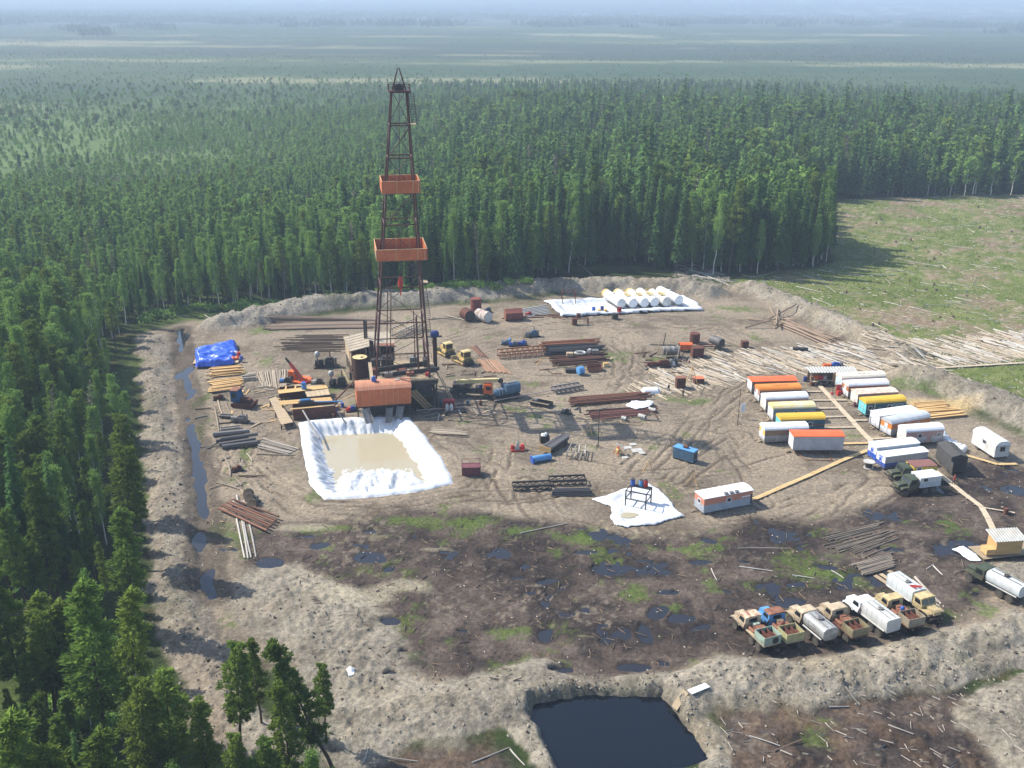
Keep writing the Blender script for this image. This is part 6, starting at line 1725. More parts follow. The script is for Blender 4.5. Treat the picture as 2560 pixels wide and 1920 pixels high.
# goods lying on the stack
a = G(1450, 884, .95)
t = thing('hose_coil', 'coil of white hose lying on the large pipe stack', 'hose', (1 * a.x, a.y, 1.02))
m = MB()
for k in range(5):
 rr = .75 + .12 * (k % 3)
 for i in range(18):
  a0, a1 = 2 * math.pi * i / 18, 2 * math.pi * (i + 1) / 18
  m.tube((math.cos(a0) * rr * 1.3, math.sin(a0) * rr, .07 * k), (math.cos(a1) * rr * 1.3, math.sin(a1) * rr, .07 * k), .07, 5, cap=False)
m.build('coil', WHITED, t)
for q, lab, m_ in (((1424, 891), 'small pale wooden crate lying on the large pipe stack', PLANKG), ((1488, 884), 'grey box of fittings lying on the large pipe stack', STEEL)):
 a = G(*q, .95); t = thing('crate', lab, 'crate', (a.x, a.y, .97), R(5)); MB().b2(-.65, .65, -.5, .5, .08, .75).build('body', m_, t); MB().b2(-.7, .7, -.55, .55, .755, .83).build('lid', m_, t); MB().b2(-.5, -.35, -.5, .5, 0, .075).b2(.35, .5, -.5, .5, 0, .075).build('foot', m_, t)
barrel('whitish drum lying on the large pipe stack', (1473, 893), CONC, .45, .9, R(70), z=.97)
barrel('big round blue barrel in front of the large pipe stack', (1451, 936), BLUEL, .85, 1.2, R(25), lidm=DARK)
t = thing('steel_bin', 'open rusty bin in front of the large pipe stack', 'bin', GP(1487, 927), R(8)); MB().b2(-1.5, 1.5, -.8, .8, .05, .12).b2(-1.5, 1.5, -.8, -.74, .12, .9).b2(-1.5, 1.5, .74, .8, .12, 1.3).prismy([(-1.5, .12), (-1.44, .12), (-1.7, .8), (-1.76, .8)], -.74, .74).b2(1.44, 1.5, -.74, .74, .12, 1.1).build('tray', RUST_L, t); MB().b2(-1.3, -1.1, -.7, .7, 0, .045).b2(1.1, 1.3, -.7, .7, 0, .045).build('skid', DARK, t)
t = thing('crate', 'low dark box at the left end in front of the large pipe stack', 'crate', GP(1427, 931), R(4)); MB().b2(-1.1, 1.1, -.5, .5, .1, .75).build('body', DARK, t); MB().b2(-1.15, 1.15, -.55, .55, .755, .82).build('lid', DARK, t)
t = thing('crate', 'small yellow box at the right end of the large pipe stack', 'crate', GP(1514, 917), R(10)); MB().b2(-.5, .5, -.45, .45, .05, .8).build('body', PALEY, t); MB().b2(-.55, .55, -.5, .5, .805, .88).build('lid', PLANK, t)
t = thing('sawhorse', 'pale wooden trestle leaning at the left end of the large pipe stack', 'trestle', GP(1362, 908), R(10))
MB().bar((-.9, 0, 1.2), (.9, 0, 1.2), .16).build('beam', PLANK, t)
for s, q in ((-1, -1), (-1, 1), (1, -1), (1, 1)):
 MB().bar((s * .7, q * .1, 1.12), (s * 1.9, q * .8, 0), .12).build('leg', PLANK, t)
# skids, loose frames and carts in the middle of the pad
t = thing('steel_skid', 'low open box skid with pale rim in the middle of the mud', 'skid', GP(1354, 1013), R(-28))
MB().b2(-1.9, 1.9, -1.1, -1.0, .1, .75).b2(-1.9, 1.9, 1.0, 1.1, .1, .75).b2(-1.9, -1.8, -1, 1, .1, .75).b2(1.8, 1.9, -1, 1, .1, .75).b2(-1.8, 1.8, -1, 1, .1, .2).build('frame', DARK, t)
MB().b2(-2.0, 2.0, -1.15, -.95, .755, .82).b2(-2.0, 2.0, .95, 1.15, .755, .82).build('rim', PLANKG, t); MB().tube((-1.2, -.5, .8), (-1.2, .5, .8), .32, 12).build('roller', PIPE_G, t)
engine_unit('small dark scrap winch left of the central pipe stack', (1416, 1034), R(-30), 2.0, DARK, None, None, name='winch', cat='winch', s=.7, extra=STEEL)
for q, lab, L_, r in (((1630, 1029), 'short concrete roller at the right end of the central pipe stack', 1.6, .38), ((1605, 1046), 'short pale roller at the front of the central pipe stack', 1.5, .4), ((1560, 1050), 'small pale roller at the front left of the central pipe stack', 1.0, .36)):
 barrel(lab, q, CONC, r, L_, R(-40), None, 'roller', 'roller', STEEL)
t = thing('bollard_cart', 'red valve frame with a grey pointed sheet propped on it', 'valve frame', GP(1294, 1126), R(5))
MB().b2(-1.2, 1.2, -.6, -.48, 0, .3).b2(-1.2, 1.2, .48, .6, 0, .3).b2(-1.0, -.8, -.48, .48, .0, .28).b2(.8, 1.0, -.48, .48, 0, .28).build('skid', RED, t)
MB().tube((-.9, 0, .3), (-.9, 0, 1.0), .25, 10).tube((.8, 0, .3), (.8, 0, 1.1), .28, 10).tube((-.9, 0, .6), (.8, 0, .6), .16, 8).tube((1.0, -.5, .7), (1.0, .5, .7), .2, 10).build('valve', RED, t)
MB().prismy([(-.55, .35), (.3, .3), (.2, 1.2), (.15, 2.5)], -.55, -.48).build('sheet', CONC, t)
t = thing('flat_trailer', 'long flat trailer piled with grey pipes in the middle of the pad', 'trailer', GP(1387, 1120), R(57))
MB().b2(-3.2, 3.0, -1.1, 1.1, .85, 1.0).b2(-3, 2.9, -.5, -.3, .6, .845).b2(-3, 2.9, .3, .5, .6, .845).build('bed', DARK, t)
MB().b2(-3.3, -3.21, -1.15, 1.15, .55, 1.5).build('tail_board', PLANK, t)
for x in (-1.6, -.4, 2.2):
 for s in (-1, 1):
  wheel(t, x, s * .95, .42, .26)
for k in range(12):
 y = -.95 + (k % 7) * .31; z = 1.13 + (k // 7) * .24
 p = t.location; cs, sn = math.cos(R(57)), math.sin(R(57))
 x0, x1 = -2.9 + random.uniform(-.2, .3), 3.1 + random.uniform(-.5, .4)
 A = Vector((p.x + x0 * cs - y * sn, p.y + x0 * sn + y * cs, 0)); B = Vector((p.x + x1 * cs - y * sn, p.y + x1 * sn + y * cs, 0))
 log_obj('grey_pipe', 'grey pipe lying on the flat trailer', 'pipe', A, B, .12, PIPE_G, 'pipes on the flat trailer', z=(p.z + z, p.z + z), tp=1.0)
t = thing('waste_bin', 'black open bin full of white bags beside the flat trailer', 'bin', GP(1361, 1104), R(8)); MB().b2(-.8, .8, -.7, -.64, 0, 1.3).b2(-.8, .8, .64, .7, 0, 1.3).b2(-.8, -.74, -.64, .64, 0, 1.3).b2(.74, .8, -.64, .64, 0, 1.3).b2(-.74, .74, -.64, .64, 0, .06).build('shell', DARK, t)
mb = MB()
for k in range(7):
 mb.lathe((random.uniform(-.45, .45), random.uniform(-.35, .35), .95), [(.1, 0), (.34, .12), (.38, .35), (.2, .6), (.04, .7)], 8)
mb.build('bags', WHITED, t, True)
t = thing('air_receiver', 'blue cylinder lying in front of the flat trailer', 'cylinder', GP(1356, 1153) + Vector((0, 0, .6)), R(22))
MB().lathe((-1.6, 0, 0), [(.1, -.25), (.4, -.15), (.56, 0), (.56, 3.0), (.4, 3.2), (.1, 3.3)], 18, 'x').build('shell', BLUEL, t, True)
MB().b2(-1.95, -1.75, -.65, .65, -.6, .5).build('end_frame', BLUE, t); MB().b2(1.0, 1.2, -.5, .5, -.6, -.3).build('foot', BLUE, t)
for (q, lab, rz) in (((1430, 1138), 'left of two dark wooden rack frames right of the flat trailer', R(75)), ((1455, 1139), 'right of two dark wooden rack frames right of the flat trailer', R(82))):
 frame_stand('rack_frame', lab, 'rack', q, rz, 3.6, 1.0, 1.4, GREYW, mids=1)
p = GP(1545, 1136)
t = thing('scrap_cart', 'small orange tripod winch with a grey board among loose slabs', 'winch', (p.x, p.y, p.z), R(20))
for a_ in (0, 120, 240):
 MB().bar((0, 0, 1.5), (math.cos(R(a_)) * .9, math.sin(R(a_)) * .9, 0), .12).build('leg', ORANGE, t)
MB().box((.35, .1, 1.6), (1.1, .8, .06), ry=.5).build('board', CONC, t); MB().bar((-.6, -.3, .5), (.9, -.5, .2), .18).tube((0, -.4, .8), (0, .4, .8), .3, 10).build('drum', YELLOWM, t)
for k, (q, w_) in enumerate((((1560, 1120), 1.3), ((1580, 1128), 1.8), ((1575, 1112), 1.1), ((1598, 1135), 1.0), ((1556, 1145), .9))):
 a = GP(*q); plank_obj('concrete_slab', 'pale broken slab lying right of the orange tripod winch', a, a + Vector((w_, .2 * w_, 0)), w_ * .8, .1, CONC, 'broken slabs', cat='slab')
t = thing('generator_set', 'blue generator housing with a muffler on its roof', 'generator', GP(1712, 1150), R(-38))
MB().b2(-1.9, 1.9, -.8, .8, .3, 2.1).build('housing', BLUEG, t); MB().b2(-1.95, 1.95, -.86, .86, 2.105, 2.2).build('roof', BLUEL, t); MB().tube((-.4, 0, 2.42), (.5, 0, 2.42), .22, 12).build('muffler', RUST, t)
for x in (-1.1, 0, 1.1):
 MB().b2(x - .4, x + .4, -.83, -.805, .6, 1.8).build('side_panel', mat('blue_panel', (.06, .12, .19)), t)
MB().b2(1.905, 1.93, -.55, .55, .7, 1.7).build('louvre', DARK, t); MB().b2(-1.9, 1.9, -.7, -.5, 0, .295).b2(-1.9, 1.9, .5, .7, 0, .295).build('skid', DARK, t)
t = thing('maroon_box', 'maroon steel box with an open wire frame standing right of the pit', 'box', GP(1178, 1186), R(4))
MB().b2(-1.5, 1.5, -.9, .9, .05, 1.5).build('shell', MAROON, t); m = MB()
for x in (-1.45, 1.45):
 m.bar((x, -.85, 1.5), (x, -.85, 2.3), .05).bar((x, .85, 1.5), (x, .85, 2.3), .05)
m.bar((-1.45, -.85, 2.3), (1.45, -.85, 2.3), .05).bar((-1.45, .85, 2.3), (1.45, .85, 2.3), .05).build('wire_frame', MAROON, t); MB().b2(-1.55, 1.55, -.95, .95, 1.505, 1.56).build('lid', MAROON, t)
for (q, lab, s_, rz) in (((1472, 1090), 'pale wooden A frame lying behind the left rack frame', 1.3, 0), ((1621, 1180), 'yellow wooden A frame between the barrel stand and the generator', 1.2, 20), ((1732, 1215), 'yellow wooden A frame behind the lone front trailer', 1.25, -10)):
 t = thing('wooden_a_frame', lab, 'A frame', GP(*q), R(rz)); MB().bar((-.9 * s_, 0, 0), (0, .1, 1.7 * s_), .10).build('leg', PLANK, t); MB().bar((.5 * s_, -.3, 0), (.03, .1, 1.72 * s_), .10).build('leg', PLANK, t); MB().bar((-.5 * s_, .05, .8 * s_), (.27 * s_, -.1, .8 * s_), .08).build('cross_bar', PLANK, t)
def mast(label, base, h, m_, name='pole_mast', cat='pole', r=.08, arm=False):
 p = GP(*base); t = thing(name, label, cat, (p.x, p.y, p.z - .1)); MB().tube((0, 0, 0), (0, 0, h), r, 8, r2=r * .7).build('shaft', m_, t)
 m = MB()
 for a_ in (0, 120, 240):
  m.bar((0, 0, .7), (math.cos(R(a_)) * .8, math.sin(R(a_)) * .8, .05), .08)
 m.build('brace', m_, t)
 if arm:
  MB().bar((-.6, 0, h - .2), (.6, 0, h - .2), .08).build('cross_arm', m_, t)
 return t
mast('slim dark lamp pole standing alone in the middle of the pad', (1495, 1119), 7.2, DARK, arm=True)
mast('slim dark pole left of the camp trailers', (1844, 1061), 7.0, BARK, arm=True)
# ================================================================== MACHINES RIGHT OF THE LARGE STACK
t = engine_unit('long rusty skid with engine in the scrap group under the silver tank', (1650, 918), R(6), 6.2, RUST, None, None, name='skid_unit', cat='skid', s=1.1)
barrel('silver wrapped cylinder lying in the scrap group beside the orange tarpaulin', (1676, 893), SILVER, 1.0, 3.6, R(4), None, 'silver_tank', 'tank', STEEL, z=.5)
engine_unit('dark engine with a white sheet in front of the silver cylinder', (1684, 915), R(60), 2.6, DARK, None, PIPE_R, name='engine_block', cat='engine', s=1.0, extra=WHITED)
for k, (q, h, lab, m_) in enumerate((((1643, 886), 3.2, 'pale upright pole at the left of the scrap group', PLANKG), ((1656, 882), 4.4, 'tall dark leaning pole in the scrap group', DARK), ((1664, 899), 3.0, 'brown upright pole in front of the silver cylinder', PEEL), ((1692, 905), 3.4, 'brown upright pole at the right of the silver cylinder', PEEL))):
 a = GP(*q); log_obj('upright_pole', lab, 'pole', a, a + Vector((.5, .2, 0)), .11, m_, None, z=(0, h), tp=.9)
log_obj('steel_beam', 'long thin dark beam on stands behind the scrap group', 'beam', G(1626, 862, 1), G(1690, 863, 1), .14, DARK, None, z=(1, 1), tp=1.0)
t = thing('tarp_covered_cart', 'engine cart covered by an orange tarpaulin behind the silver cylinder', 'cart', GP(1713, 878), R(4))
MB().b2(-1.3, 1.3, -.7, .7, .5, 1.3).build('body', DARK, t)
for x in (-.9, .9):
 for s in (-1, 1):
  wheel(t, x, s * .6, .32, .18)
MB().prism([(-1.1, .7), (-.85, 1.75), (0, 2.0), (.85, 1.75), (1.05, 1.2), (.8, 1.65), (0, 1.92), (-.8, 1.68), (-1.05, .7)], -1.4, 1.4).build('tarpaulin', ORANGE, t)
barrel('rusty brown barrel tank behind the orange tarpaulin', (1736, 856), RUST, 1.15, 2.2, None, None, 'rusty_drum', 'tank', RUST)
t = thing('tank_trailer', 'lattice trailer frame carrying one rusty cylinder near the log road', 'trailer', GP(1782, 872), R(2))
MB().b2(-3.6, 2.6, -.75, -.6, .7, .9).b2(-3.6, 2.6, .6, .75, .7, .9).b2(-3.5, -3.3, -.6, .6, .72, .88).b2(2.4, 2.6, -.6, .6, .72, .88).b2(-.4, -.2, -.6, .6, .72, .88).build('frame', RUST, t)
MB().bar((2.6, .6, .8), (4.4, 0, .6), .1).bar((2.6, -.6, .8), (4.4, 0, .6), .1).build('drawbar', DARK, t)
for x in (-2.5, 1.2):
 for s in (-1, 1):
  wheel(t, x, s * .95, .45, .25)
o = MB().lathe((-1.7, 0, 0), [(.88, 0), (.95, .05), (.95, 3.3), (.88, 3.4)], 20, 'x'); oo = thing('rusty_cylinder', 'rusty cylinder with an orange lid lying on the lattice trailer', 'tank', (t.location.x + .7, t.location.y, t.location.z + 1.86), R(-58)); o.build('shell', PIPE_G, oo, True); MB().lathe((-1.74, 0, 0), [(.9, 0), (.9, .035)], 18, 'x').build('lid', ORANGE, oo); MB().lathe((1.705, 0, 0), [(.86, 0), (.86, .03)], 18, 'x').build('dark_end_disc', DARK, oo)  # far end is a closed dark disc, standing for the shade inside
for (q, lab, m_, w_, h_, tm) in (((1742, 892), 'tall rusty brown cabinet near the lattice trailer', RUST, 2.4, 2.1, RUST), ((1861, 868), 'small rusty brown box standing alone on the rear mud', RUST, 1.5, 1.4, RUST), ((1700, 969), 'rusty brown shed box with lighter lid on the log mat', RUST, 1.8, 2.2, RUST_L), ((1746, 957), 'low orange lidded rusty box on the log mat', RUST, 1.9, 1.1, mat('faded_orange', (.55, .16, .08), (.42, .12, .06)))):
 t = thing('steel_cabinet', lab, 'cabinet', GP(*q), R(6)); MB().b2(-w_ / 2, w_ / 2, -w_ * .4, w_ * .4, .06, h_).build('body', m_, t); MB().b2(-w_ / 2 - .06, w_ / 2 + .06, -w_ * .4 - .06, w_ * .4 + .06, h_ + .005, h_ + .08).build('lid', tm, t); MB().b2(-w_ * .3, w_ * .3, -w_ * .4 - .03, -w_ * .4 - .003, .2, h_ - .2).build('door', m_, t)
barrel('black pipe end lying at the back edge of the log road', (2000, 878), DARK, .45, 3.2, R(-12), None, 'black_drum', 'drum')
t = thing('tripod', 'yellow pole tripod standing between the two rusty boxes on the log mat', 'tripod', GP(1728, 962))
for a_ in (200, 320, 80):
 MB().bar((0, 0, 3.9), (math.cos(R(a_)) * 1.6, math.sin(R(a_)) * 1.6, 0), .11).build('leg', PLANK, t)
t = thing('covered_pile', 'white domed sheet over a pile beside the log mat', 'covered pile', GP(1626, 981), R(4)); m = MB()
pr = [(-1.1, .02), (-1.0, .55), (-.6, .95), (0, 1.1), (.6, .95), (1.0, .55), (1.1, .02)]
m.prism(pr, -1.3, 1.3); m.add([(-1.3, y, z) for y, z in pr] + [(-1.9, y * .5, z * .4) for y, z in pr], [(i, i + 1, 8 + i, 7 + i) for i in range(6)]); m.add([(1.3, y, z) for y, z in pr] + [(1.95, y * .5, z * .4) for y, z in pr], [(i, i + 1, 8 + i, 7 + i) for i in range(6)])
m.build('sheet', WHITE, t, True); MB().b2(-1.2, 1.2, -.9, .9, 0, .5).build('load', DARK, t)
cloth('plastic_sheet', [(1562, 1021), (1585, 1009), (1612, 1012), (1625, 1007), (1634, 1016), (1622, 1026), (1590, 1030)], 'crumpled white plastic sheet lying on the central pipe stack', 'plastic sheet', WHITE, lambda sd, x, y, g: .62 + wr(x, y, 1.3) * .9 + sstep(0, 1, sd) * .25, .2, ragged=.3)
cloth('plastic_sheet', [(655, 1116), (672, 1104), (690, 1112), (676, 1122)], 'little white plastic scrap beside the pole bundle at the pit', 'plastic sheet', WHITED, lambda sd, x, y, g: np.maximum(g, -.05) + .1 + wr(x, y, 1) * .3, .2, ragged=.3) if False else None

# ================================================================== BLUE TARPAULIN, PLANK STACKS, LOG MATS
t = thing('pallet_platform', 'low wooden platform under the blue tarpaulin, left yard', 'platform', GP(543, 903), R(6))
m = MB()
for k in range(13):
 m.b2(-4.6 + .72 * k, -4.6 + .72 * k + .62, -2.2, 2.2, .32, .40)
m.build('boards', PLANKG, t)
for y in (-1.8, 0, 1.8):
 MB().b2(-4.6, 4.7, y - .15, y + .15, .0, .315).build('bearer', GREYW, t)
cloth('blue_tarpaulin', [(487, 878), (540, 869), (592, 862), (596, 885), (582, 917), (540, 921), (492, 922), (489, 900)], 'crumpled blue tarpaulin covering goods on a low platform', 'tarpaulin', BLUET,
      lambda sd, x, y, g: .45 + sstep(0, .7, sd) * (.8 + 1.3 * wr(x, y, 2.8, 81)) + (.3 - np.abs(wr(x, y, 2.6, 82)) * 2.2) * sstep(0, .8, sd) + wr(x, y, .9, 83) * .1, .18, ragged=.4)
for k, (q, m_, lab) in enumerate((((588, 903), ORANGE, 'orange bag heap beside the blue tarpaulin'), ((598, 895), RED, 'red drum standing beside the blue tarpaulin'), ((585, 890), WHITED, 'white sack lying beside the blue tarpaulin'), ((604, 905), BLUE, 'small blue drum at the end of the tarpaulin platform'))):
 if k in (1, 3):
  barrel(lab, q, m_, .35, .9, z=.41)
 else:
  a = G(*q); mb = MB()
  for j in range(5):
   mb.lathe((random.uniform(-.6, .6), random.uniform(-.4, .4), 0), [(.2, 0), (.45, .12), (.45, .4), (.25, .6), (.05, .68)], 9)
  o = mb.build('sack_heap', m_, None, True); o.location = (a.x, a.y, .41); tag(o, lab, 'sacks')
def plank_stack(label, group, quad, n, layers, m_, w=.26, th=.07, jit=.6, z0=.15):
 fl, fr_, br_, bl = [G(x, y) for x, y in quad]
 for k in range(n):
  f = (k + .5) / n + random.uniform(-.02, .02); q = random.randrange(layers)
  a, b = fl.lerp(bl, f), fr_.lerp(br_, min(1, max(0, f + random.uniform(-.08, .08))))
  d = (b - a).normalized(); a = a - d * random.uniform(-jit, jit); b = b + d * random.uniform(-jit, jit)
  z = max(H(a.x, a.y), 0) + z0 + q * .11
  plank_obj('plank', label, a, b, w * random.uniform(.8, 1.4), th, m_, group, z=(z, z + random.uniform(-.03, .05)))
plank_stack('fresh yellow plank in the stack in front of the blue tarpaulin', 'planks behind in the left yard', [(527, 945), (608, 938), (600, 918), (530, 924)], 30, 5, PLANK)
plank_stack('fresh yellow plank in the stack behind the blue cab tractor', 'planks in front in the left yard', [(527, 985), (600, 975), (604, 948), (526, 958)], 32, 5, PLANK)
plank_stack('grey weathered board in the heap left of the yellow planks', 'grey boards in the left yard', [(513, 952), (532, 950), (530, 926), (515, 930)], 10, 3, PLANKG, jit=.2)
plank_stack('yellow brown board in the pile at the foot of the right clay bank', 'boards by the right bank', [(2310, 1052), (2416, 1044), (2352, 1006), (2276, 1012)], 30, 4, PLANK, w=.3, th=.12, jit=.9)
plank_stack('brown board lying loose in front of the rig', 'loose boards before the rig', [(1082, 1090), (1172, 1095), (1150, 1078), (1085, 1074)], 7, 2, PEEL, jit=.8)
plank_stack('bleached board in the loose rows beside the bulldozers', 'boards by the bulldozers', [(1212, 934), (1284, 938), (1238, 902), (1196, 906)], 1, 1, PEEL)
# mats of poles: each pole an individual
def pole_mat(label, group, name, near0, near1, far0, far1, n, r, m_, jit=.25, cat='pole', skip=0.0):
 """poles laid side by side; near0->near1 are one row of pole ends, far0->far1 the other"""
 a0, a1, b0, b1 = G(*near0), G(*near1), G(*far0), G(*far1)
 for k in range(n):
  if random.random() < skip:
   continue
  f = (k + random.uniform(.2, .8)) / n
  a, b = a0.lerp(a1, f), b0.lerp(b1, min(1, max(0, f + random.uniform(-.03, .03))))
  d = (b - a).normalized(); a = a + d * random.uniform(-jit, jit) * 2; b = b + d * random.uniform(-jit, jit) * 2
  a.z = max(H(a.x, a.y), -.05); b.z = max(H(b.x, b.y), -.05)
  if random.random() < .5:
   a, b = b, a
  log_obj(name, label, cat, a, b, r * random.uniform(.75, 1.25), m_, group)
pole_mat('brown pole in the fan shaped mat behind the mud tanks', 'pole mat in the left yard', 'pole', (652, 962), (722, 978), (640, 932), (722, 924), 26, .13, PEEL)
pole_mat('reddish pole in the mat beside the bulldozers', 'pole mat by the bulldozers', 'pole', (1215, 930), (1278, 936), (1190, 900), (1245, 902), 17, .14, mat('reddish_pole', (.33, .20, .13), (.22, .13, .085), 1.2, .85, rnd=.25))
pole_mat('rusty rail in the low bundle beside the bulldozers', 'rails by the bulldozers', 'rail', (1198, 888), (1222, 897), (1178, 869), (1192, 864), 7, .12, PIPE_R, cat='rail')
pole_mat('grey pole in the corduroy mat behind the parked lorries', 'corduroy mat behind the lorries', 'pole', (2128, 1413), (2165, 1438), (2224, 1387), (2240, 1416), 17, .16, mat('grey_brown_pole', (.235, .195, .15), (.14, .115, .09), 1.4, .9, rnd=.25))
pole_mat('thin grey pole in the scattered rows farther behind the lorries', 'scattered poles behind the lorries', 'pole', (2055, 1340), (2165, 1408), (2190, 1310), (2245, 1370), 26, .10, MATS['grey_brown_pole'], jit=1.2, skip=.2)
for k, (a, b) in enumerate((((2188, 1438), (2228, 1466)), ((2202, 1434), (2236, 1458)), ((2222, 1427), (2260, 1452)))):
 plank_obj('plank', 'broad pale plank leading from the corduroy mat to the water lorry', GP(*a), GP(*b), .55, .12, PLANKG, 'planks beside the water lorry')
for k, (a, b) in enumerate((((2287, 1444), (2352, 1512)), ((2281, 1452), (2345, 1508)), ((2300, 1478), (2348, 1520)))):
 log_obj('pole', 'long weathered pole lying right of the facing beige lorry', 'pole', GP(*a), GP(*b), .16, GREYW, 'poles by the facing lorry')
# log piles behind
pole_mat('long brown pole in the big pole pile in front of the back bank', 'big pole pile behind the rig', 'pole', (682, 826), (690, 806), (905, 822), (965, 800), 34, .18, mat('brown_pole', (.27, .20, .145), (.15, .11, .08), 1.2, .9, rnd=.35), jit=1.5)
pole_mat('thin brown pole scattered flat left of the engine shed', 'thin poles left of the engine shed', 'pole', (715, 882), (722, 838), (862, 880), (866, 838), 26, .10, BARK, jit=2.0, skip=.1)
for k in range(14):
 f = k / 13
 a, b = G(1938 + 40 * f + random.uniform(-8, 8), 806 + 8 * f + random.uniform(-6, 6)), G(2062 + 34 * f + random.uniform(-8, 8), 864 - 14 * f + random.uniform(-5, 5))
 log_obj('log', 'long brown log in the pile at the foot of the right clay bank', 'log', a, b, .22, mat('brown_log', (.30, .22, .16), (.19, .14, .10), 1.2, .9, rnd=.2), 'log pile by the right bank', z=(.25 + .35 * (k % 3), .25 + .35 * (k % 2)))
for k, (a, b) in enumerate((((1925, 772), (1950, 820)), ((1870, 800), (1958, 818)), ((1935, 822), (1960, 795)), ((1945, 775), (1940, 825)), ((1862, 822), (1925, 818)), ((1955, 800), (1985, 818)), ((1922, 800), (1990, 780)))):
 log_obj('log', 'brown log lying askew at the left end of the right log pile', 'log', GP(*a), GP(*b), .2, MATS['brown_log'], 'askew logs by the right bank', z=(.3, .9 + .2 * k % 2))
# corduroy road of peeled logs
def in_poly(px, py, poly):
 c = False; j = len(poly) - 1
 for i in range(len(poly)):
  (xi, yi), (xj, yj) = poly[i], poly[j]
  if (yi > py) != (yj > py) and px < (xj - xi) * (py - yi) / (yj - yi) + xi:
   c = not c
  j = i
 return c
n = 0
tries = 0
while n < 270 and tries < 8000:
 tries += 1
 px, py = random.uniform(1560, 2600), random.uniform(820, 990)
 if not in_poly(px, py, CORR):
  continue
 if px < 1790 and random.random() < .68:
  continue
 c = G(px, py); L = random.uniform(3.2, 7.5)
 an = R(-56 + random.uniform(-8, 8))
 d = Vector((math.cos(an), math.sin(an), 0)) * L / 2
 a, b = c - d, c + d
 a.z = max(H(a.x, a.y), 0); b.z = max(H(b.x, b.y), 0)
 u = random.random()
 lab, m_ = ('whitish peeled log in the corduroy road behind the camp', BIRCHW) if u < .55 else ('tan peeled log in the corduroy road behind the camp', PEEL)
 if px < 1830:
  lab = lab.replace('corduroy road behind the camp', 'log mat left of the camp')
 log_obj('log', lab, 'log', a, b, random.uniform(.10, .20), m_, 'logs of the corduroy road')
 n += 1
# felled trunks on the cleared ground to the right
n = 0; tries = 0
while n < 84 and tries < 6000:
 tries += 1
 px, py = random.uniform(1820, 2600), 490 + 390 * random.random() ** .8
 if not in_poly(px, py, CLEAR):
  continue
 c = G(px, py); L = random.uniform(2, 9) * (1.0 if random.random() < .8 else 1.4)
 an = R(-50 + random.gauss(0, 20)) if random.random() < .8 else R(random.uniform(0, 180))
 d = Vector((math.cos(an), math.sin(an), 0)) * L / 2
 a, b = c - d, c + d; a.z = H(a.x, a.y); b.z = H(b.x, b.y)
 log_obj('felled_log', 'bleached felled trunk lying on the green cleared ground' if py > 600 else 'bleached felled trunk on the far part of the cleared ground', 'felled trunk', a, b, random.uniform(.06, .12), BIRCHW if random.random() < .45 else GREYW, 'felled trunks on the clearing')
 n += 1
# trunks lying at forest edges, in the bog and on the banks
for k, (a, b, lab) in enumerate((((1690, 660), (1820, 712), 'long bleached trunk in the brash heap by the forest corner'), ((1700, 672), (1790, 690), 'bleached trunk lying across the brash heap'), ((1730, 690), (1830, 706), 'bleached trunk at the right end of the brash heap'), ((1440, 655), (1495, 712), 'slanting fallen trunk leaning out of the forest behind the tanks'),
  ((2078, 1428), (2110, 1445), 'thin stick lying in the bog left of the corduroy mat'), ((1846, 1372), (1968, 1372), 'thin pole lying in the bog in front of the trailer ruts'), ((1848, 1418), (1932, 1430), 'dead trunk with a root plate lying in the bog'), ((1778, 1422), (1792, 1452), 'pale stump log lying in the bog below the lone trailer'), ((1980, 1440), (2035, 1448), 'thin pale stick lying on the green bog'), ((2316, 1424), (2334, 1412), 'short log lying between the two water lorries'), ((2333, 1416), (2356, 1438), 'squared stick lying between the two water lorries'),
  ((918, 1894), (1045, 1906), 'pale pole lying on the lower left bank at the picture bottom'), ((908, 1915), (922, 1880), 'short pole crossing the pale pole at the bottom'), ((1180, 1910), (1272, 1872), 'grey pole lying at the left foot of the black pond bank'), ((1275, 1875), (1312, 1915), 'pale pole leaning beside the black pond bank'), ((1936, 1878), (2008, 1848), 'dark pole lying on the brown clearing at the bottom'), ((1872, 1842), (1950, 1866), 'thin stick on the brown clearing below the clay bank'), ((2220, 1815), (2284, 1836), 'white stick lying on the brown clearing at the lower right'), ((2072, 1772), (2122, 1768), 'thin pale stick at the foot of the lower clay bank'), ((2110, 1738), (2150, 1764), 'thin pole sliding down the lower clay bank'), ((1300, 1335), (1420, 1310), 'faint pale pole lying left of the ragged sheet'), ((1374, 1268), (1420, 1300), 'pale trunk lying left of the ragged ground sheet'), ((70, 1670), (180, 1720), 'bleached fallen trunk on the grassy glade at the lower left'), ((400, 794), (470, 790), 'bleached trunk lying on the grass by the left forest corner'), ((440, 790), (458, 768), 'bleached stub leaning on the trunk by the left forest corner'), ((335, 775), (352, 798), 'bleached stub leaning at the left forest corner'), ((512, 788), (525, 796), 'short bleached stub left of the back bank'), ((700, 757), (740, 764), 'bleached trunk lying on the back bank left end'))):
 log_obj('dead_log', lab, 'dead trunk', GP(*a), GP(*b), .085 if k > 3 else .16, BARK if 'dark' in lab else (GREYW if k % 2 else BIRCHW), None)
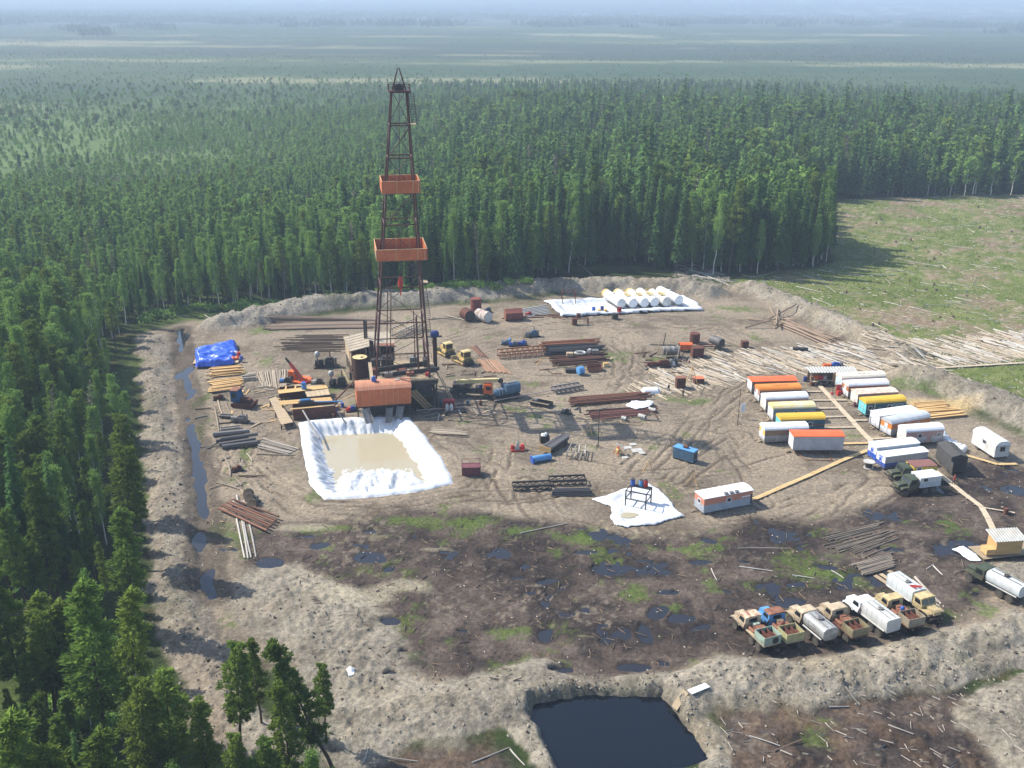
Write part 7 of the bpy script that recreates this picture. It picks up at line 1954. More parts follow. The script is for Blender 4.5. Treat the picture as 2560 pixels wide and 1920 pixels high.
# brush, chips and twigs, too many to count
def debris(name, n, sampler, lmin, lmax, m_, seed, fat=0):
 r_ = random.Random(seed); mb = MB(); k = 0
 while k < n:
  q = sampler(r_)
  if q is None:
   continue
  x, y = q; k += 1
  L = r_.uniform(lmin, lmax); an = r_.uniform(0, math.pi) if r_.random() < .5 else R(-50) + r_.gauss(0, .45)
  w = r_.uniform(.03, .07) if L > .5 else r_.uniform(.03, .075)
  if fat:
   w, an = fat * r_.uniform(.6, 1.3), R(-56 + r_.uniform(-8, 8))
  mb.v.append((x, y, 0)); mb.f.append((L, an, w))
 X = np.array([v[0] for v in mb.v]); Y = np.array([v[1] for v in mb.v]); Z = np.maximum(terrain(X, Y), -.12)
 V, F = [], []
 for i, (L, an, w) in enumerate(mb.f):
  c, s = math.cos(an) * L / 2, math.sin(an) * L / 2; nx, ny = -math.sin(an) * w, math.cos(an) * w; tl = r_.uniform(-.1, .25) * L * (0 if fat else 1)
  o_ = len(V); x, y, z = X[i], Y[i], Z[i] + .03
  V += [(x - c + nx, y - s + ny, z), (x - c - nx, y - s - ny, z), (x + c - nx, y + s - ny, z + tl), (x + c + nx, y + s + ny, z + tl), (x - c, y - s, z + w * 1.6), (x + c, y + s, z + tl + w * 1.6)]
  F += [(o_, o_ + 3, o_ + 5, o_ + 4), (o_ + 1, o_ + 4, o_ + 5, o_ + 2), (o_ + 1, o_ + 2, o_ + 3, o_)]
 o = mesh_from(name, V, F, m_); o['kind'] = 'stuff'; o['label'] = name.replace('_', ' ') + ' scattered over the ground'
 return o
def poly_sampler(poly, box, p=1.0):
 W = GA(poly); x0, y0 = W.min(0); x1, y1 = W.max(0)
 def f(r_):
  x, y = r_.uniform(x0, x1), r_.uniform(y0, y1)
  return (x, y) if in_poly(x, y, W) else None
 return f
debris('bleached_twig_litter', 700, poly_sampler(CLEAR, 0), .3, 1.8, BIRCHW, 5)
debris('grey_twig_litter', 1100, poly_sampler(CLEAR, 0), .3, 1.6, GREYW, 6)
debris('pale_wood_chip_litter', 260, poly_sampler(BOG, 0), .08, .3, GREYW, 7)
debris('brown_twig_litter', 700, poly_sampler(BOG, 0), .3, 1.6, BARK, 8)
debris('brash_litter', 200, poly_sampler(BOG2, 0), .2, 1.5, GREYW, 9)
debris('brash_heap_litter', 420, poly_sampler([(1690, 655), (1760, 665), (1840, 700), (1830, 735), (1740, 715), (1680, 690)], 0), .5, 2.6, GREYW, 10)
debris('log_road_bark_litter', 900, poly_sampler(CORR, 0), .2, 1.6, PEEL, 11)
debris('thin_log_litter', 420, poly_sampler(CORR, 0), 2.5, 6.5, PEEL, 14, .12)
debris('yard_chip_litter', 420, poly_sampler([(500, 900), (700, 890), (730, 1100), (640, 1400), (540, 1400), (500, 1100)], 0), .15, .9, PLANKG, 12)
debris('pad_scrap_litter', 350, poly_sampler([(1160, 900), (1840, 900), (1900, 1250), (1700, 1300), (1200, 1250)], 0), .12, .8, PLANKG, 13)

# ================================================================== THE CAMP
GREYP = mat('shaded_grey_wall_paint', (.30, .30, .31), (.22, .21, .21), .8, .6, mud=.9)  # wall grey with the shade of the sunless long sides in its colour
GREYL = mat('shaded_pale_grey_wall_paint', (.42, .43, .46), (.32, .32, .33), .8, .6, mud=.9)  # paler wall grey, long side shade painted into the colour
BROWNB = mat('brown_band_paint', (.23, .155, .095), (.17, .11, .07), .8, .6)
ORB = mat('orange_band_paint', (.40, .165, .06), (.30, .12, .05), .8, .6)
PINKB = mat('pink_band_paint', (.42, .27, .235), (.34, .20, .17), .8, .6)
SALM = mat('salmon_band_paint', (.56, .235, .150), (.44, .18, .115), .8, .6)
TEAL = mat('teal_wall_paint', (.030, .115, .155), (.025, .08, .10), .8, .55, mud=.9)
TURQ = mat('turquoise_end_paint', (.16, .52, .56), (.10, .38, .42), .8, .55)
TEALG = mat('worn_teal_paint', (.10, .19, .25), (.25, .29, .32), .7, .6)
ENDW = mat('white_end_paint', (.60, .62, .65), (.40, .38, .36), 1.2, .5, lo=.5, hi=.85, mud=.9)
ENDP = mat('peeling_white_end', (.66, .64, .58), (.45, .33, .25), 1.3, .6, lo=.48, hi=.75, mud=.9)
PBLUE = mat('pale_blue_end', (.50, .60, .64), (.40, .47, .5), .9, .5, mud=.9)
ROOF_OR = mat('bright_orange_red_roof', (.78, .135, .040), (.66, .11, .035), .6, .5)
ROOF_O = mat('orange_roof', (.72, .25, .045), (.58, .18, .035), .7, .5)
ROOF_Y = mat('yellow_roof', (.68, .43, .045), (.56, .33, .04), .7, .5)
ROOF_YW = mat('worn_yellow_roof', (.62, .50, .15), (.60, .58, .48), .6, .6)
ROOF_W = mat('white_roof', (.68, .69, .71), (.47, .46, .45), .9, .5, lo=.5, hi=.85)
ROOF_C = mat('cream_roof', (.72, .66, .55), (.60, .52, .42), .7, .5)
ROOF_RW = mat('rust_flaked_white_roof', (.62, .54, .46), (.40, .22, .15), 1.6, .7, lo=.42, hi=.68)
ROOF_G = mat('grey_blue_roof', (.46, .49, .52), (.36, .38, .40), .7, .5)
BLUEB = mat('royal_blue_paint', (.025, .10, .50), (.02, .075, .36), .8, .5, mud=.9)
GL, GRW = 'left column of camp trailers', 'right column of camp trailers'
trailer('grey trailer with bright orange red roof at the far end of the left column', (1878, 980), (1991, 977), ROOF_OR, BROWNB, GREYP, ENDW, ENDW, chamfer=False, group=GL, windows=(.15,), split=.6)
trailer('trailer with orange roof and three dark roof brackets, second in the left column', (1897, 1003), (2000, 999), ROOF_O, BROWNB, GREYP, PINKB, ENDW, group=GL, marks=.08, windows=(.1,))
trailer('trailer with plain white roof and pinkish grey wall, third in the left column', (1913, 1026), (2018, 1021), ROOF_W, PINKB, GREYP, ENDW, ENDP, group=GL, windows=(.3,))
trailer('trailer with worn yellow white roof, fourth in the left column', (1931, 1050), (2036, 1046), ROOF_YW, TEALG, GREYL, ENDW, ENDW, group=GL, windows=(.1,))
t = trailer('teal trailer with yellow roof and faded red sign, fifth in the left column', (1950, 1079), (2060, 1076), ROOF_Y, TEAL, TEAL, TURQ, TURQ, group=GL, windows=(.35,))
m = MB(); L5 = (G(2060, 1076, .6) - G(1950, 1079, .6)).length / 2
for k in range(9):
 m.b2(L5 * (.42 + .058 * k), L5 * (.42 + .058 * k) + L5 * .042, -1.372, -1.352, 1.62, 1.90)
m.build('faded_sign', mat('faded_red', (.32, .07, .07), (.22, .06, .07), 6, .7), t)
trailer('trailer with white roof and yellow topped end, sixth in the left column', (1910, 1104), (2018, 1100), ROOF_W, BROWNB, GREYP, mat('yellow_end', (.62, .45, .12), (.5, .36, .1)), ENDW, group=GL, windows=(), split=.5)
trailer('large grey trailer with orange roof at the near end of the left column', (1981, 1125), (2107, 1125), ROOF_OR, GREYL, GREYL, ENDW, ENDW, hw=2.45, lift=.95, chamfer=False, group=GL, chimney=None)
trailer('trailer with cream roof and dark brackets at the far end of the right column', (2103, 973), (2211, 967), ROOF_C, PINKB, GREYP, PBLUE, PBLUE, group=GRW, marks=.02)
trailer('trailer with white roof and orange brown band, second in the right column', (2119, 992), (2219, 987), ROOF_W, ORB, GREYP, ORB, ENDW, group=GRW, endwin=-1)
trailer('trailer with rust flaked roof and peeling white end, third in the right column', (2142, 1012), (2242, 1006), ROOF_RW, PINKB, BROWNB, ENDP, ENDP, group=GRW, chamfer=False)
trailer('teal trailer with turquoise end, yellow roof and grey lettering in the right column', (2163, 1037), (2262, 1030), ROOF_Y, TEAL, TEAL, TURQ, TURQ, group=GRW, windows=(-.8, .18), endwin=-1, text=('ЮКОС', .64, .85, mat('grey_lettering', (.52, .55, .53), (.44, .47, .45))))
trailer('grey walled trailer with white roof, fifth in the right column', (2196, 1071), (2292, 1057), ROOF_W, GREYP, GREYP, ENDW, ENDW, group=GRW, chamfer=False, hw=2.3)
trailer('trailer with blue grey roof and orange band and end, sixth in the right column', (2226, 1089), (2322, 1071), ROOF_G, ORB, GREYP, ROOF_O, ENDW, group=GRW, windows=(.35,), endwin=-1)
trailer('trailer with white roof and pink band, near end of the right column', (2262, 1110), (2356, 1103), ROOF_W, PINKB, GREYL, ENDP, ENDP, group=GRW, windows=(-.25, .75), door=.22)
GB = 'white and blue trailers'
trailer('white and blue trailer standing behind its twin at the end of the boardwalk', (2188, 1151), (2294, 1139), WHITE, GREYL, BLUEB, WHITE, BLUEB, group=GB, chamfer=False, W=2.4, hw=2.3, lift=.75, windows=(.2,), endwin=-1, split=.42)
trailer('white and blue trailer standing in front of its twin beside the cable drum', (2210, 1172), (2316, 1158), WHITE, GREYL, BLUEB, WHITE, BLUEB, group=GB, chamfer=False, W=2.4, hw=2.1, lift=.3, windows=(), door=.02, endwin=-1, split=.42)
t = trailer('white roofed trailer with salmon band and grey base standing alone in front', (1758.5, 1283), (1879, 1260), WHITE, SALM, mat('blue_grey_base', (.36, .39, .44), (.27, .29, .32), .8, .6), SALM, mat('blue_grey_base', (.36, .39, .44)), group=None, chamfer=False, hw=2.3, lift=.35, windows=(.02,), endwin=-1, split=.52, wheels=False, ends=False, winframe=WHITE, kind='site_trailer')
m = MB(); LL = (G(1879, 1260, .35) - G(1758.5, 1283, .35)).length / 2
for k in range(3):
 m.lathe((LL * (-.1 + .22 * k), -1.18, 2.80), [(.30, 0), (.36, .05), (.36, .16), (.30, .22)], 12)
m.build('roof_vent', STEEL, t)
MB().b2(LL * .93, LL * .99, -1.39, -1.351, .45, 2.0).build('door_edge', DARK, t); MB().b2(LL * .55, LL * .9, -1.375, -1.352, 1.75, 1.95).build('white_sign', WHITE, t)
# white trailer on the far right, end wall to the viewer
def end_trailer(label, name, e0, e1, back, roofm, wallm, endm, W=2.7, hw=2.1, lift=.7, chamfer=True, dark_open=False, win=True):
 a, b = G(*e0, lift), G(*e1, lift); bk = G(*back, lift)
 c0 = a; d = bk - a; L = d.length; yw = math.atan2(-d.y, -d.x)
 w_ = W
 # local +x points to the viewer end; -y side faces left
 ux, uy = math.cos(yw), math.sin(yw)
 # the visible long side holds e0; width direction away from it
 nx, ny = -uy, ux
 if (b - a).x * nx + (b - a).y * ny < 0:
  nx, ny = -nx, -ny
 cx, cyy = a.x - ux * L / 2 + nx * w_ / 2, a.y - uy * L / 2 + ny * w_ / 2
 t = thing(name, label, 'trailer', (cx, cyy, max(H(cx, cyy), 0)), yw)
 hl, hy = L / 2, w_ / 2; z0, z1 = lift, lift + hw
 if chamfer:
  prof = [(-hy - .04, z1 - .02), (-hy + .04, z1 + .22), (-hy + .34, z1 + .50), (-hy * .42, z1 + .66), (0, z1 + .70), (hy * .42, z1 + .66), (hy - .34, z1 + .50), (hy - .04, z1 + .22), (hy + .04, z1 - .02)]
 else:
  prof = [(-hy - .1, z1), (-hy - .1, z1 + .1), (0, z1 + .55), (hy + .1, z1 + .1), (hy + .1, z1), (0, z1 + .43)]
 w = MB()
 for s in (-1, 1):
  w.add([(-hl, s * hy, z0), (hl, s * hy, z0), (hl, s * hy, z1), (-hl, s * hy, z1)], [(0, 1, 2, 3)], 0)
  ip = [(max(-hy, min(hy, y)), z - .03) for y, z in (prof if chamfer else prof[:5])]
  pts = [(s * hl, -hy, z0)] + [(s * hl, y, z) for y, z in ip] + [(s * hl, hy, z0)]
  w.add(pts, [tuple(range(len(pts)))], 1)
 w.b2(-hl, hl, -hy, hy, z0 - .06, z0 - .004, 0)
 wall = w.build('wall', [wallm, endm], t)
 MB().prism(prof, -hl - .1, hl + .1).build('roof', roofm, t)
 ch = MB()
 for s in (-1, 1):
  ch.b2(-hl, hl + .2, s * .8 - .08, s * .8 + .08, z0 - .3, z0 - .065)
 ch.build('chassis', DARK, t)
 for x in (-hl * .5, hl * .5):
  for s in (-1, 1):
   wheel(t, x, s * (hy - .25), .38, .26)
 if win:
  for (x, y, ax) in ((hl, 0, 'x'), (.05 * hl, -hy, 'y'), (.05 * hl, hy, 'y')):
   s = 1 if (x > 0 and ax == 'x') or (ax == 'y' and y > 0) else -1
   if ax == 'x':
    o = MB().b2(hl, hl + .04, -.5, .5, z0 + .9, z0 + 1.8).build('window', STEEL, wall); MB().b2(hl + .041, hl + .05, -.4, .4, z0 + 1.0, z0 + 1.7).build('pane', GLASS, o)
   else:
    o = MB().b2(x - .5, x + .5, y, y + s * .04, z0 + 1.2, z0 + 1.9).build('window', WHITED, wall); MB().b2(x - .4, x + .4, y + s * .041, y + s * .05, z0 + 1.28, z0 + 1.82).build('pane', GLASS, o)
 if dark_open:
  MB().b2(hl + .004, hl + .05, -hy + .25, hy - .25, z0 + .1, z1 - .1).build('dark_doorway_slab', DARK, wall)  # solid dark slab on the wall, painted shade of the doorway's inside
  MB().box((hl + .5, -hy - .02, z0 + 1.0), (1.0, .06, 1.9)).build('door', wallm, wall)
 return t
end_trailer('white trailer with window in its near end, standing alone at the right bank', 'camp_trailer', (2485, 1143), (2519, 1141), (2428, 1106), ROOF_W, WHITED, mat('dim_white_end', (.50, .50, .50), (.38, .38, .38)))
end_trailer('dark tar felt covered trailer with open end beside the boardwalk', 'felted_trailer', (2373, 1180), (2406, 1178), (2338, 1144), DGREY, DGREY, DGREY, hw=2.5, lift=.45, chamfer=False, dark_open=True, win=False)
# work shed with corrugated roof behind the camp
t = thing('work_shed', 'open plank work shed with pale corrugated roof behind the camp', 'shed', G(2080, 962), R(2))
hl = 4.4
rf = MB()
xs = np.linspace(-hl - .4, hl + .4, 34)
for i in range(len(xs) - 1):
 za, zb = (.06 if i % 2 else -.06), (-.06 if i % 2 else .06)
 rf.add([(xs[i], -.4, 2.75 + za), (xs[i + 1], -.4, 2.75 + zb), (xs[i + 1], 2.5, 3.0 + zb), (xs[i], 2.5, 3.0 + za), (xs[i], -.4, 2.70 + za), (xs[i + 1], -.4, 2.70 + zb), (xs[i + 1], 2.5, 2.95 + zb), (xs[i], 2.5, 2.95 + za)], [(0, 1, 2, 3), (7, 6, 5, 4), (0, 4, 5, 1), (2, 6, 7, 3)])
rf.build('roof', SLATE, t)
for x in (-hl, 0, hl):
 for y in (0, 2.2):
  MB().b2(x - .09, x + .09, y - .09, y + .09, 0, 2.66 if y == 0 else 2.85).build('post', PLANKG, t)
m = MB()
for k in range(14):
 m.b2(.1 + k * .3, .1 + k * .3 + .28, -.06, -.005, .1, 2.6)
m.build('front_wall', PLANK, t); MB().b2(-hl, hl, 2.25, 2.3, .1, 2.85).build('back_wall', PLANKG, t)
MB().b2(-4.2, -.5, .3, 1.2, .8, .9).b2(-4.1, -3.9, .3, 1.2, 0, .79).b2(-.9, -.7, .3, 1.2, 0, .79).build('work_bench', GREYW, t)
for k, (x, y, z, m_) in enumerate(((-4.0, .6, .91, RUST_L), (-3.0, .7, .91, ORANGE), (-2.2, .6, .91, RED), (-1.4, .8, .91, WHITED), (-4.2, -.6, 0, RUST), (-3.4, -.9, 0, DARK), (-2.4, -.7, 0, STEEL), (-1.6, -1.0, 0, DARK))):
 p = t.location; o = thing('tool_crate', ['rusty', 'orange', 'red', 'white', 'rusty', 'black', 'grey', 'black'][k] + (' tool crate on the bench inside the work shed' if z else ' box on the floor in front of the work shed bench') + (' nearest the wall' if k == 7 else ''), 'crate', (p.x + x, p.y + y, z + .02), R(5 * k))
 MB().b2(-.35, .35, -.3, .3, .03, .55 + .1 * (k % 3)).build('body', m_, o); MB().b2(-.38, .38, -.33, .33, .56 + .1 * (k % 3), .62 + .1 * (k % 3)).build('lid', m_, o)
barrel('dark blue barrel standing left of the work shed', (2012, 954), mat('dark_blue_paint', (.03, .05, .19)), .35, 1.0)
engine_unit('dark blue machine with an orange end standing behind the work shed roof', (2082, 922), R(3), 4.6, BLUE, None, None, name='diesel_unit', cat='engine', s=1.0, extra=ORANGE)
t = thing('fire_stand', 'red fire equipment stand between the first right trailers', 'fire stand', GP(2099, 988), R(10)); MB().b2(-.6, .6, -.4, .4, 0, 1.0).build('sand_box', RED, t); MB().b2(-.7, .7, .3, .38, 1.0, 2.1).build('board', RED, t); MB().b2(.2, .3, .2, .29, 1.1, 2.2).build('hook_bar', WHITED, t)
barrel('red steel barrel in front of the teal right trailer', (2137, 1017), MAROON, .35, .9)
t = thing('notice_board', 'white notice board on a leaning post at the left of the camp', 'sign board', GP(1855, 1046), R(12)); MB().tube((0, 0, -.1), (0, 0, 2.6), .06, 8).build('post', GREYW, t); MB().b2(-.45, .45, -.1, -.06, 1.4, 3.0).build('board', WHITE, t)
t = thing('notice_board', 'white notice board standing before the fifth right trailer', 'sign board', GP(2172, 1064), R(70)); MB().tube((0, 0, -.1), (0, 0, 2.0), .06, 8).build('post', GREYW, t); MB().b2(-.5, .5, -.1, -.06, .5, 2.0).build('board', WHITE, t)
mast('tall thin pole before the teal right trailer', (2181, 1062), 4.6, PLANKG, r=.06); mast('thin leaning pole before the fifth right trailer', (2192, 1072), 4.2, PLANKG, r=.06)
t = thing('pipe_rectangle', 'rusty pipe frame lying flat before the large orange roofed trailer', 'frame', GP(2035, 1144), R(-3)); MB().bar((-2.6, 1.3, .3), (2.3, 1.3, .3), .1).bar((-2.6, 1.24, .3), (-1.8, -1.3, .12), .1).bar((2.3, 1.24, .3), (2.8, -1.2, .12), .1).bar((-1.8, -1.3, .12), (2.8, -1.25, .12), .1).build('tube', PIPE_R, t)
t = thing('cable_drum', 'grey wooden cable drum standing before the white blue trailers', 'cable drum', GP(2171, 1170)); MB().lathe((0, 0, 0), [(.8, 0), (.8, .1)], 20).build('flange', CONC, t); MB().lathe((0, 0, .101), [(.55, 0), (.55, 1.0)], 16).build('core', DARK, t); MB().lathe((0, 0, 1.102), [(.95, 0), (.95, .1)], 20).build('flange', CONC, t)
# sacks beside the boardwalk
sp = [G(x, y) for x, y in ((2356, 1092), (2366, 1100), (2376, 1107), (2386, 1113), (2396, 1119), (2406, 1125), (2362, 1104), (2372, 1112), (2382, 1118), (2392, 1124), (2402, 1130), (2369, 1118), (2380, 1126), (2358, 1098))]
_sack = MB().lathe((0, 0, 0), [(.2, .02), (.55, .05), (.62, .35), (.5, .7), (.2, .9), (.05, .95)], 10).mesh('sack', WHITE, True)
for k, q in enumerate(sp):
 o = link('bulk_sack', _sack); o.location = (q.x + random.uniform(-.2, .2), q.y, max(H(q.x, q.y), 0)); o.rotation_euler = (random.uniform(-.2, .2), 0, random.uniform(0, 6)); o.scale = [random.uniform(.85, 1.25)] * 3
 tag(o, 'white bulk sack in the heap behind the dark felted trailer', 'sack', 'white sacks in the camp')
# ---- boardwalks
def boardwalk(label, pts, w, m_, n=3, name='boardwalk', group='boardwalks of the camp', z=.22):
 P = [GP(*q) for q in pts]; c = P[0]
 t = thing(name, label, 'boardwalk', (c.x, c.y, 0), 0, group)
 m = MB(); sl = MB()
 for i in range(len(P) - 1):
  a, b = P[i] - Vector((c.x, c.y, 0)), P[i + 1] - Vector((c.x, c.y, 0)); a.z = max(a.z, 0) + z; b.z = max(b.z, 0) + z
  d = (b - a); L = d.length; d.normalize(); s = Vector((-d.y, d.x, 0))
  k0 = 0.0
  while k0 < L - .05:
   k1 = min(L, k0 + random.uniform(3.2, 5.0))
   for q in range(n):
    o_ = s * ((q + .5) / n - .5) * w
    za = random.uniform(-.02, .02)
    m.bar(a + d * (k0 + .02) + o_ + Vector((0, 0, za)), a + d * (k1 - .02) + o_ + Vector((0, 0, za + random.uniform(-.03, .03))), w / n * .93, h=.05)
   k0 = k1
  for k in range(max(2, int(L / 2.0))):
   p = a + d * L * (k + .5) / max(2, int(L / 2.0)); sl.bar(p - s * w * .6 + Vector((0, 0, -.13)), p + s * w * .6 + Vector((0, 0, -.13)), .14)
 m.build('boards', m_, t); sl.build('sleeper', GREYW, t)
 return t
WB = mat('boardwalk_boards', (.50, .42, .31), (.38, .31, .22), 1.0, .85)
WBY = mat('fresh_boardwalk_boards', (.56, .40, .20), (.44, .30, .14), 1.0, .85)
boardwalk('main boardwalk running between the two columns of camp trailers', [(2028, 948), (2050, 968), (2177, 1106)], 1.0, WB, 4)
boardwalk('boardwalk branch from the orange roofed second left trailer', [(1999, 981), (2053, 981)], .6, WB)
boardwalk('boardwalk branch from the third left trailer across the main walk', [(2017, 1003), (2116, 1003)], .6, WB)
boardwalk('boardwalk branch from the fourth left trailer', [(2036, 1023), (2104, 1022)], .6, WB)
boardwalk('boardwalk branch from the teal left trailer', [(2061, 1045), (2113, 1044)], .6, WB)
boardwalk('boardwalk branch from the sixth left trailer', [(2060, 1072), (2136, 1071)], .6, WB)
boardwalk('boardwalk branch to the notice board of the right column', [(2130, 1054), (2168, 1053)], .6, WB)
boardwalk('boardwalk branch from the large orange roofed trailer', [(2100, 1112), (2170, 1110)], .7, WBY)
boardwalk('boardwalk branch to the pink banded trailer', [(2177, 1100), (2240, 1097)], .6, WB)
boardwalk('long yellow boardwalk running diagonally to the lone front trailer', [(2172, 1127), (2100, 1156), (2030, 1188), (1950, 1222), (1884, 1252)], .8, WBY, 3)
boardwalk('boardwalk running down from the dark felted trailer to the bath house', [(2338, 1180), (2413, 1240), (2453, 1270), (2470, 1300), (2485, 1332)], .9, WB, 3)
boardwalk('single plank walk branching right over the bog to a small barrel', [(2453, 1271), (2537, 1285)], .4, WB, 2)
boardwalk('boardwalk from the felted trailer to the white trailer at the right bank', [(2412, 1140), (2494, 1164), (2542, 1163)], .7, WBY, 3)
boardwalk('narrow boardwalk behind the first right trailer along the log road', [(2208, 941), (2288, 926)], .7, WB, 2)
boardwalk('narrow boardwalk along the near edge of the log road at the right', [(2340, 922), (2450, 916), (2600, 907)], .7, WB, 2)
barrel('small rusty barrel at the end of the single plank walk', (2514, 1284), RUST, .35, .9)
# ---- bath house on a deck
t = thing('bath_house', 'small fresh plank hut with corrugated roof on the bog deck', 'hut', G(2508, 1378, .5), R(7))
MB().b2(-1.9, 1.9, -1.1, 1.1, .15, 2.3).build('wall', PLANK, t)
rf = MB(); xs = np.linspace(-2.3, 2.3, 24)
for i in range(23):
 za, zb = (.05 if i % 2 else -.05), (-.05 if i % 2 else .05)
 rf.add([(xs[i], -1.4, 2.36 + za), (xs[i + 1], -1.4, 2.36 + zb), (xs[i + 1], 1.4, 2.85 + zb), (xs[i], 1.4, 2.85 + za), (xs[i], -1.4, 2.32 + za), (xs[i + 1], -1.4, 2.32 + zb), (xs[i + 1], 1.4, 2.81 + zb), (xs[i], 1.4, 2.81 + za)], [(0, 1, 2, 3), (7, 6, 5, 4), (0, 4, 5, 1), (2, 6, 7, 3)])
rf.build('roof', SLATE, t); MB().prism([(-1.1, 2.3), (1.1, 2.3), (1.1, 2.76), (-1.1, 2.36)], -1.9, 1.9).build('gable', PLANK, t)
MB().b2(-3.2, -1.905, -1.1, .4, .15, 1.0).build('porch_box', PLANK, t)
deck('bath_house_deck', 'broad plank deck carrying the bath house on the bog', [(2460, 1398), (2600, 1382), (2600, 1352), (2420, 1366)], .45, PLANKG, n=12)
cloth('plastic_sheet', [(2382, 1374), (2408, 1365), (2440, 1385), (2452, 1404), (2425, 1404), (2402, 1385)], 'white plastic sheet spread left of the bath house deck', 'plastic sheet', WHITE, lambda sd, x, y, g: np.maximum(g, -.05) + .1 + wr(x, y, .9) * .35 * sstep(0, .4, sd), .2, ragged=.3)
cloth('plastic_sheet', [(865, 1682), (876, 1677), (888, 1684), (886, 1697), (872, 1700)], 'small white plastic sheet lying on the lower left clay', 'plastic sheet', WHITE, lambda sd, x, y, g: np.maximum(g, -.05) + .1 + sstep(0, .5, sd) * .3 + wr(x, y, .7) * .3, .12, ragged=.1)
plank_obj('board', 'white board lying on the clay right of the black pond', GP(1722, 1763, .1), GP(1766, 1744, .1), .8, .1, WHITE, None, cat='board')
plank_obj('board', 'tan broken boards lying at the right corner of the black pond', GP(1686, 1772, .1), GP(1712, 1762, .1), .9, .1, PLANKG, None, cat='board')
# ---- lorries
GT = 'lorries parked in a row on the bog'
truck('beige lorry with rusty roof and pale green rear box, leftmost in the row', (1926, 1632), (1842, 1553), BEIGE, 'bed', GT, cabroof=mat('rust_patched_beige', (.58, .47, .33), (.28, .12, .08), 1.8, .7, lo=.45, hi=.6), boxm=GREENP, spare=True, covm=GREENP)
truck('blue lorry with rusty orange roof and olive rear box, second in the row', (1982, 1624), (1904, 1545), BLUEL, 'bed', GT, cabroof=RUST_L, boxm=mat('olive_yellow_paint', (.40, .38, .20), (.22, .19, .10), 1.2, .7), drum=mat('red_rust_paint', (.20, .060, .045)), covm=OLIVE)
truck('beige lorry with rounded silver water tank in the parked row', (2066, 1616), (1980, 1544), BEIGE, 'tank', GT, bodym=SILVER)
truck('beige lorry with rusty brown rear box, fourth in the parked row', (2146, 1612), (2052, 1532), BEIGE, 'bed', GT, boxm=OLIVE, covm=RUST_L, bedm=RUST)
truck('white lorry with ribbed light grey square tank in the parked row', (2222, 1594), (2122, 1518), WHITE, 'boxtank', GT, bodym=mat('light_grey_tank', (.52, .53, .52), (.40, .39, .36), .9, .5), L=7.8)
truck('yellow beige lorry with grey brown rear box and blue drum in the row', (2287, 1588), (2190, 1508), BEIGEY, 'bed', GT, boxm=mat('grey_brown_box', (.30, .27, .20), (.19, .14, .09)), drum=BLUE, bedm=RUST_L, covm=RUST_L)
truck('yellow beige lorry with pale grey tank facing the viewer, right of the row', (2237, 1486), (2334, 1556), BEIGEY, 'boxtank', None, bodym=mat('pale_blue_grey_tank', (.56, .60, .61), (.46, .48, .48), .9, .5), rig=True, L=8.0)
truck('dark green lorry with rounded grey tank, alone at the right edge', (2546, 1508), (2418, 1440), GREENK, 'tank', None, bodym=mat('clean_grey_tank', (.54, .57, .58), (.44, .46, .46), .9, .42), L=8.2, hatchm=DARK)
truck('dark green lorry with yellow box body and brown roof beside the white blue trailers', (2330, 1195), (2213, 1203), GREENK, 'shop', None, bodym=mat('box_yellow', (.58, .44, .06), (.46, .33, .05)), lowm=mat('box_yellow', (.58, .44, .06)), roofm=mat('brown_box_roof', (.22, .10, .085), (.15, .07, .06)), L=7.4)
truck('dark green lorry with whitish box body, in front of the yellow box lorry', (2336, 1220), (2233, 1233), GREENK, 'shop', None, bodym=mat('box_white', (.56, .57, .57), (.46, .46, .45)), lowm=mat('box_pale_blue', (.44, .48, .52), (.36, .39, .41)), roofm=mat('box_roof_grey', (.60, .62, .64), (.48, .49, .50)), L=7.2)
# ---- tyres, bags
for k, (q, lab) in enumerate((((620, 1250), 'upper tyre in the leaning roll of big tyres, left yard'), ((624, 1262), 'middle tyre in the leaning roll of big tyres, left yard'), ((630, 1276), 'front tyre in the leaning roll of big tyres, left yard'))):
 a = GP(*q); o = MB().lathe((0, 0, 0), [(.45, 0), (.85, .0), (.95, .1), (.95, .42), (.85, .52), (.45, .52)], 20, 'y').build('big_tyre', TYRE, None, True); o.location = (a.x, a.y, a.z + .9); o.rotation_euler = (R(-18), 0, R(-25)); tag(o, lab, 'tyre', 'big tyres in the left yard')
t = thing('log_cradle', 'flat grey board lying left of the roll of tyres', 'board', GP(598, 1264), R(20)); MB().box((0, 0, .3), (2.2, 1.2, .1), rx=.2).build('board', GREYW, t); MB().b2(-.9, -.7, -.5, .5, 0, .22).b2(.7, .9, -.5, .5, 0, .22).build('bearer', GREYW, t)
# ---- stumps on the clearing
_stump = MB().lathe((0, 0, 0), [(.42, -.1), (.30, .12), (.26, .5), (.24, .52)], 9).mesh('stump', BARK, True)
k = 0; tries = 0
while k < 60 and tries < 3000:
 tries += 1
 px, py = random.uniform(1850, 2560), random.uniform(510, 860)
 if not in_poly(px, py, CLEAR):
  continue
 a = GP(px, py); o = link('tree_stump', _stump); o.location = a; o.rotation_euler = (0, 0, random.uniform(0, 6)); s = random.uniform(.6, 1.3); o.scale = (s, s, s * random.uniform(.7, 1.4)); tag(o, 'low dark tree stump on the green cleared ground', 'stump', 'stumps on the clearing'); k += 1
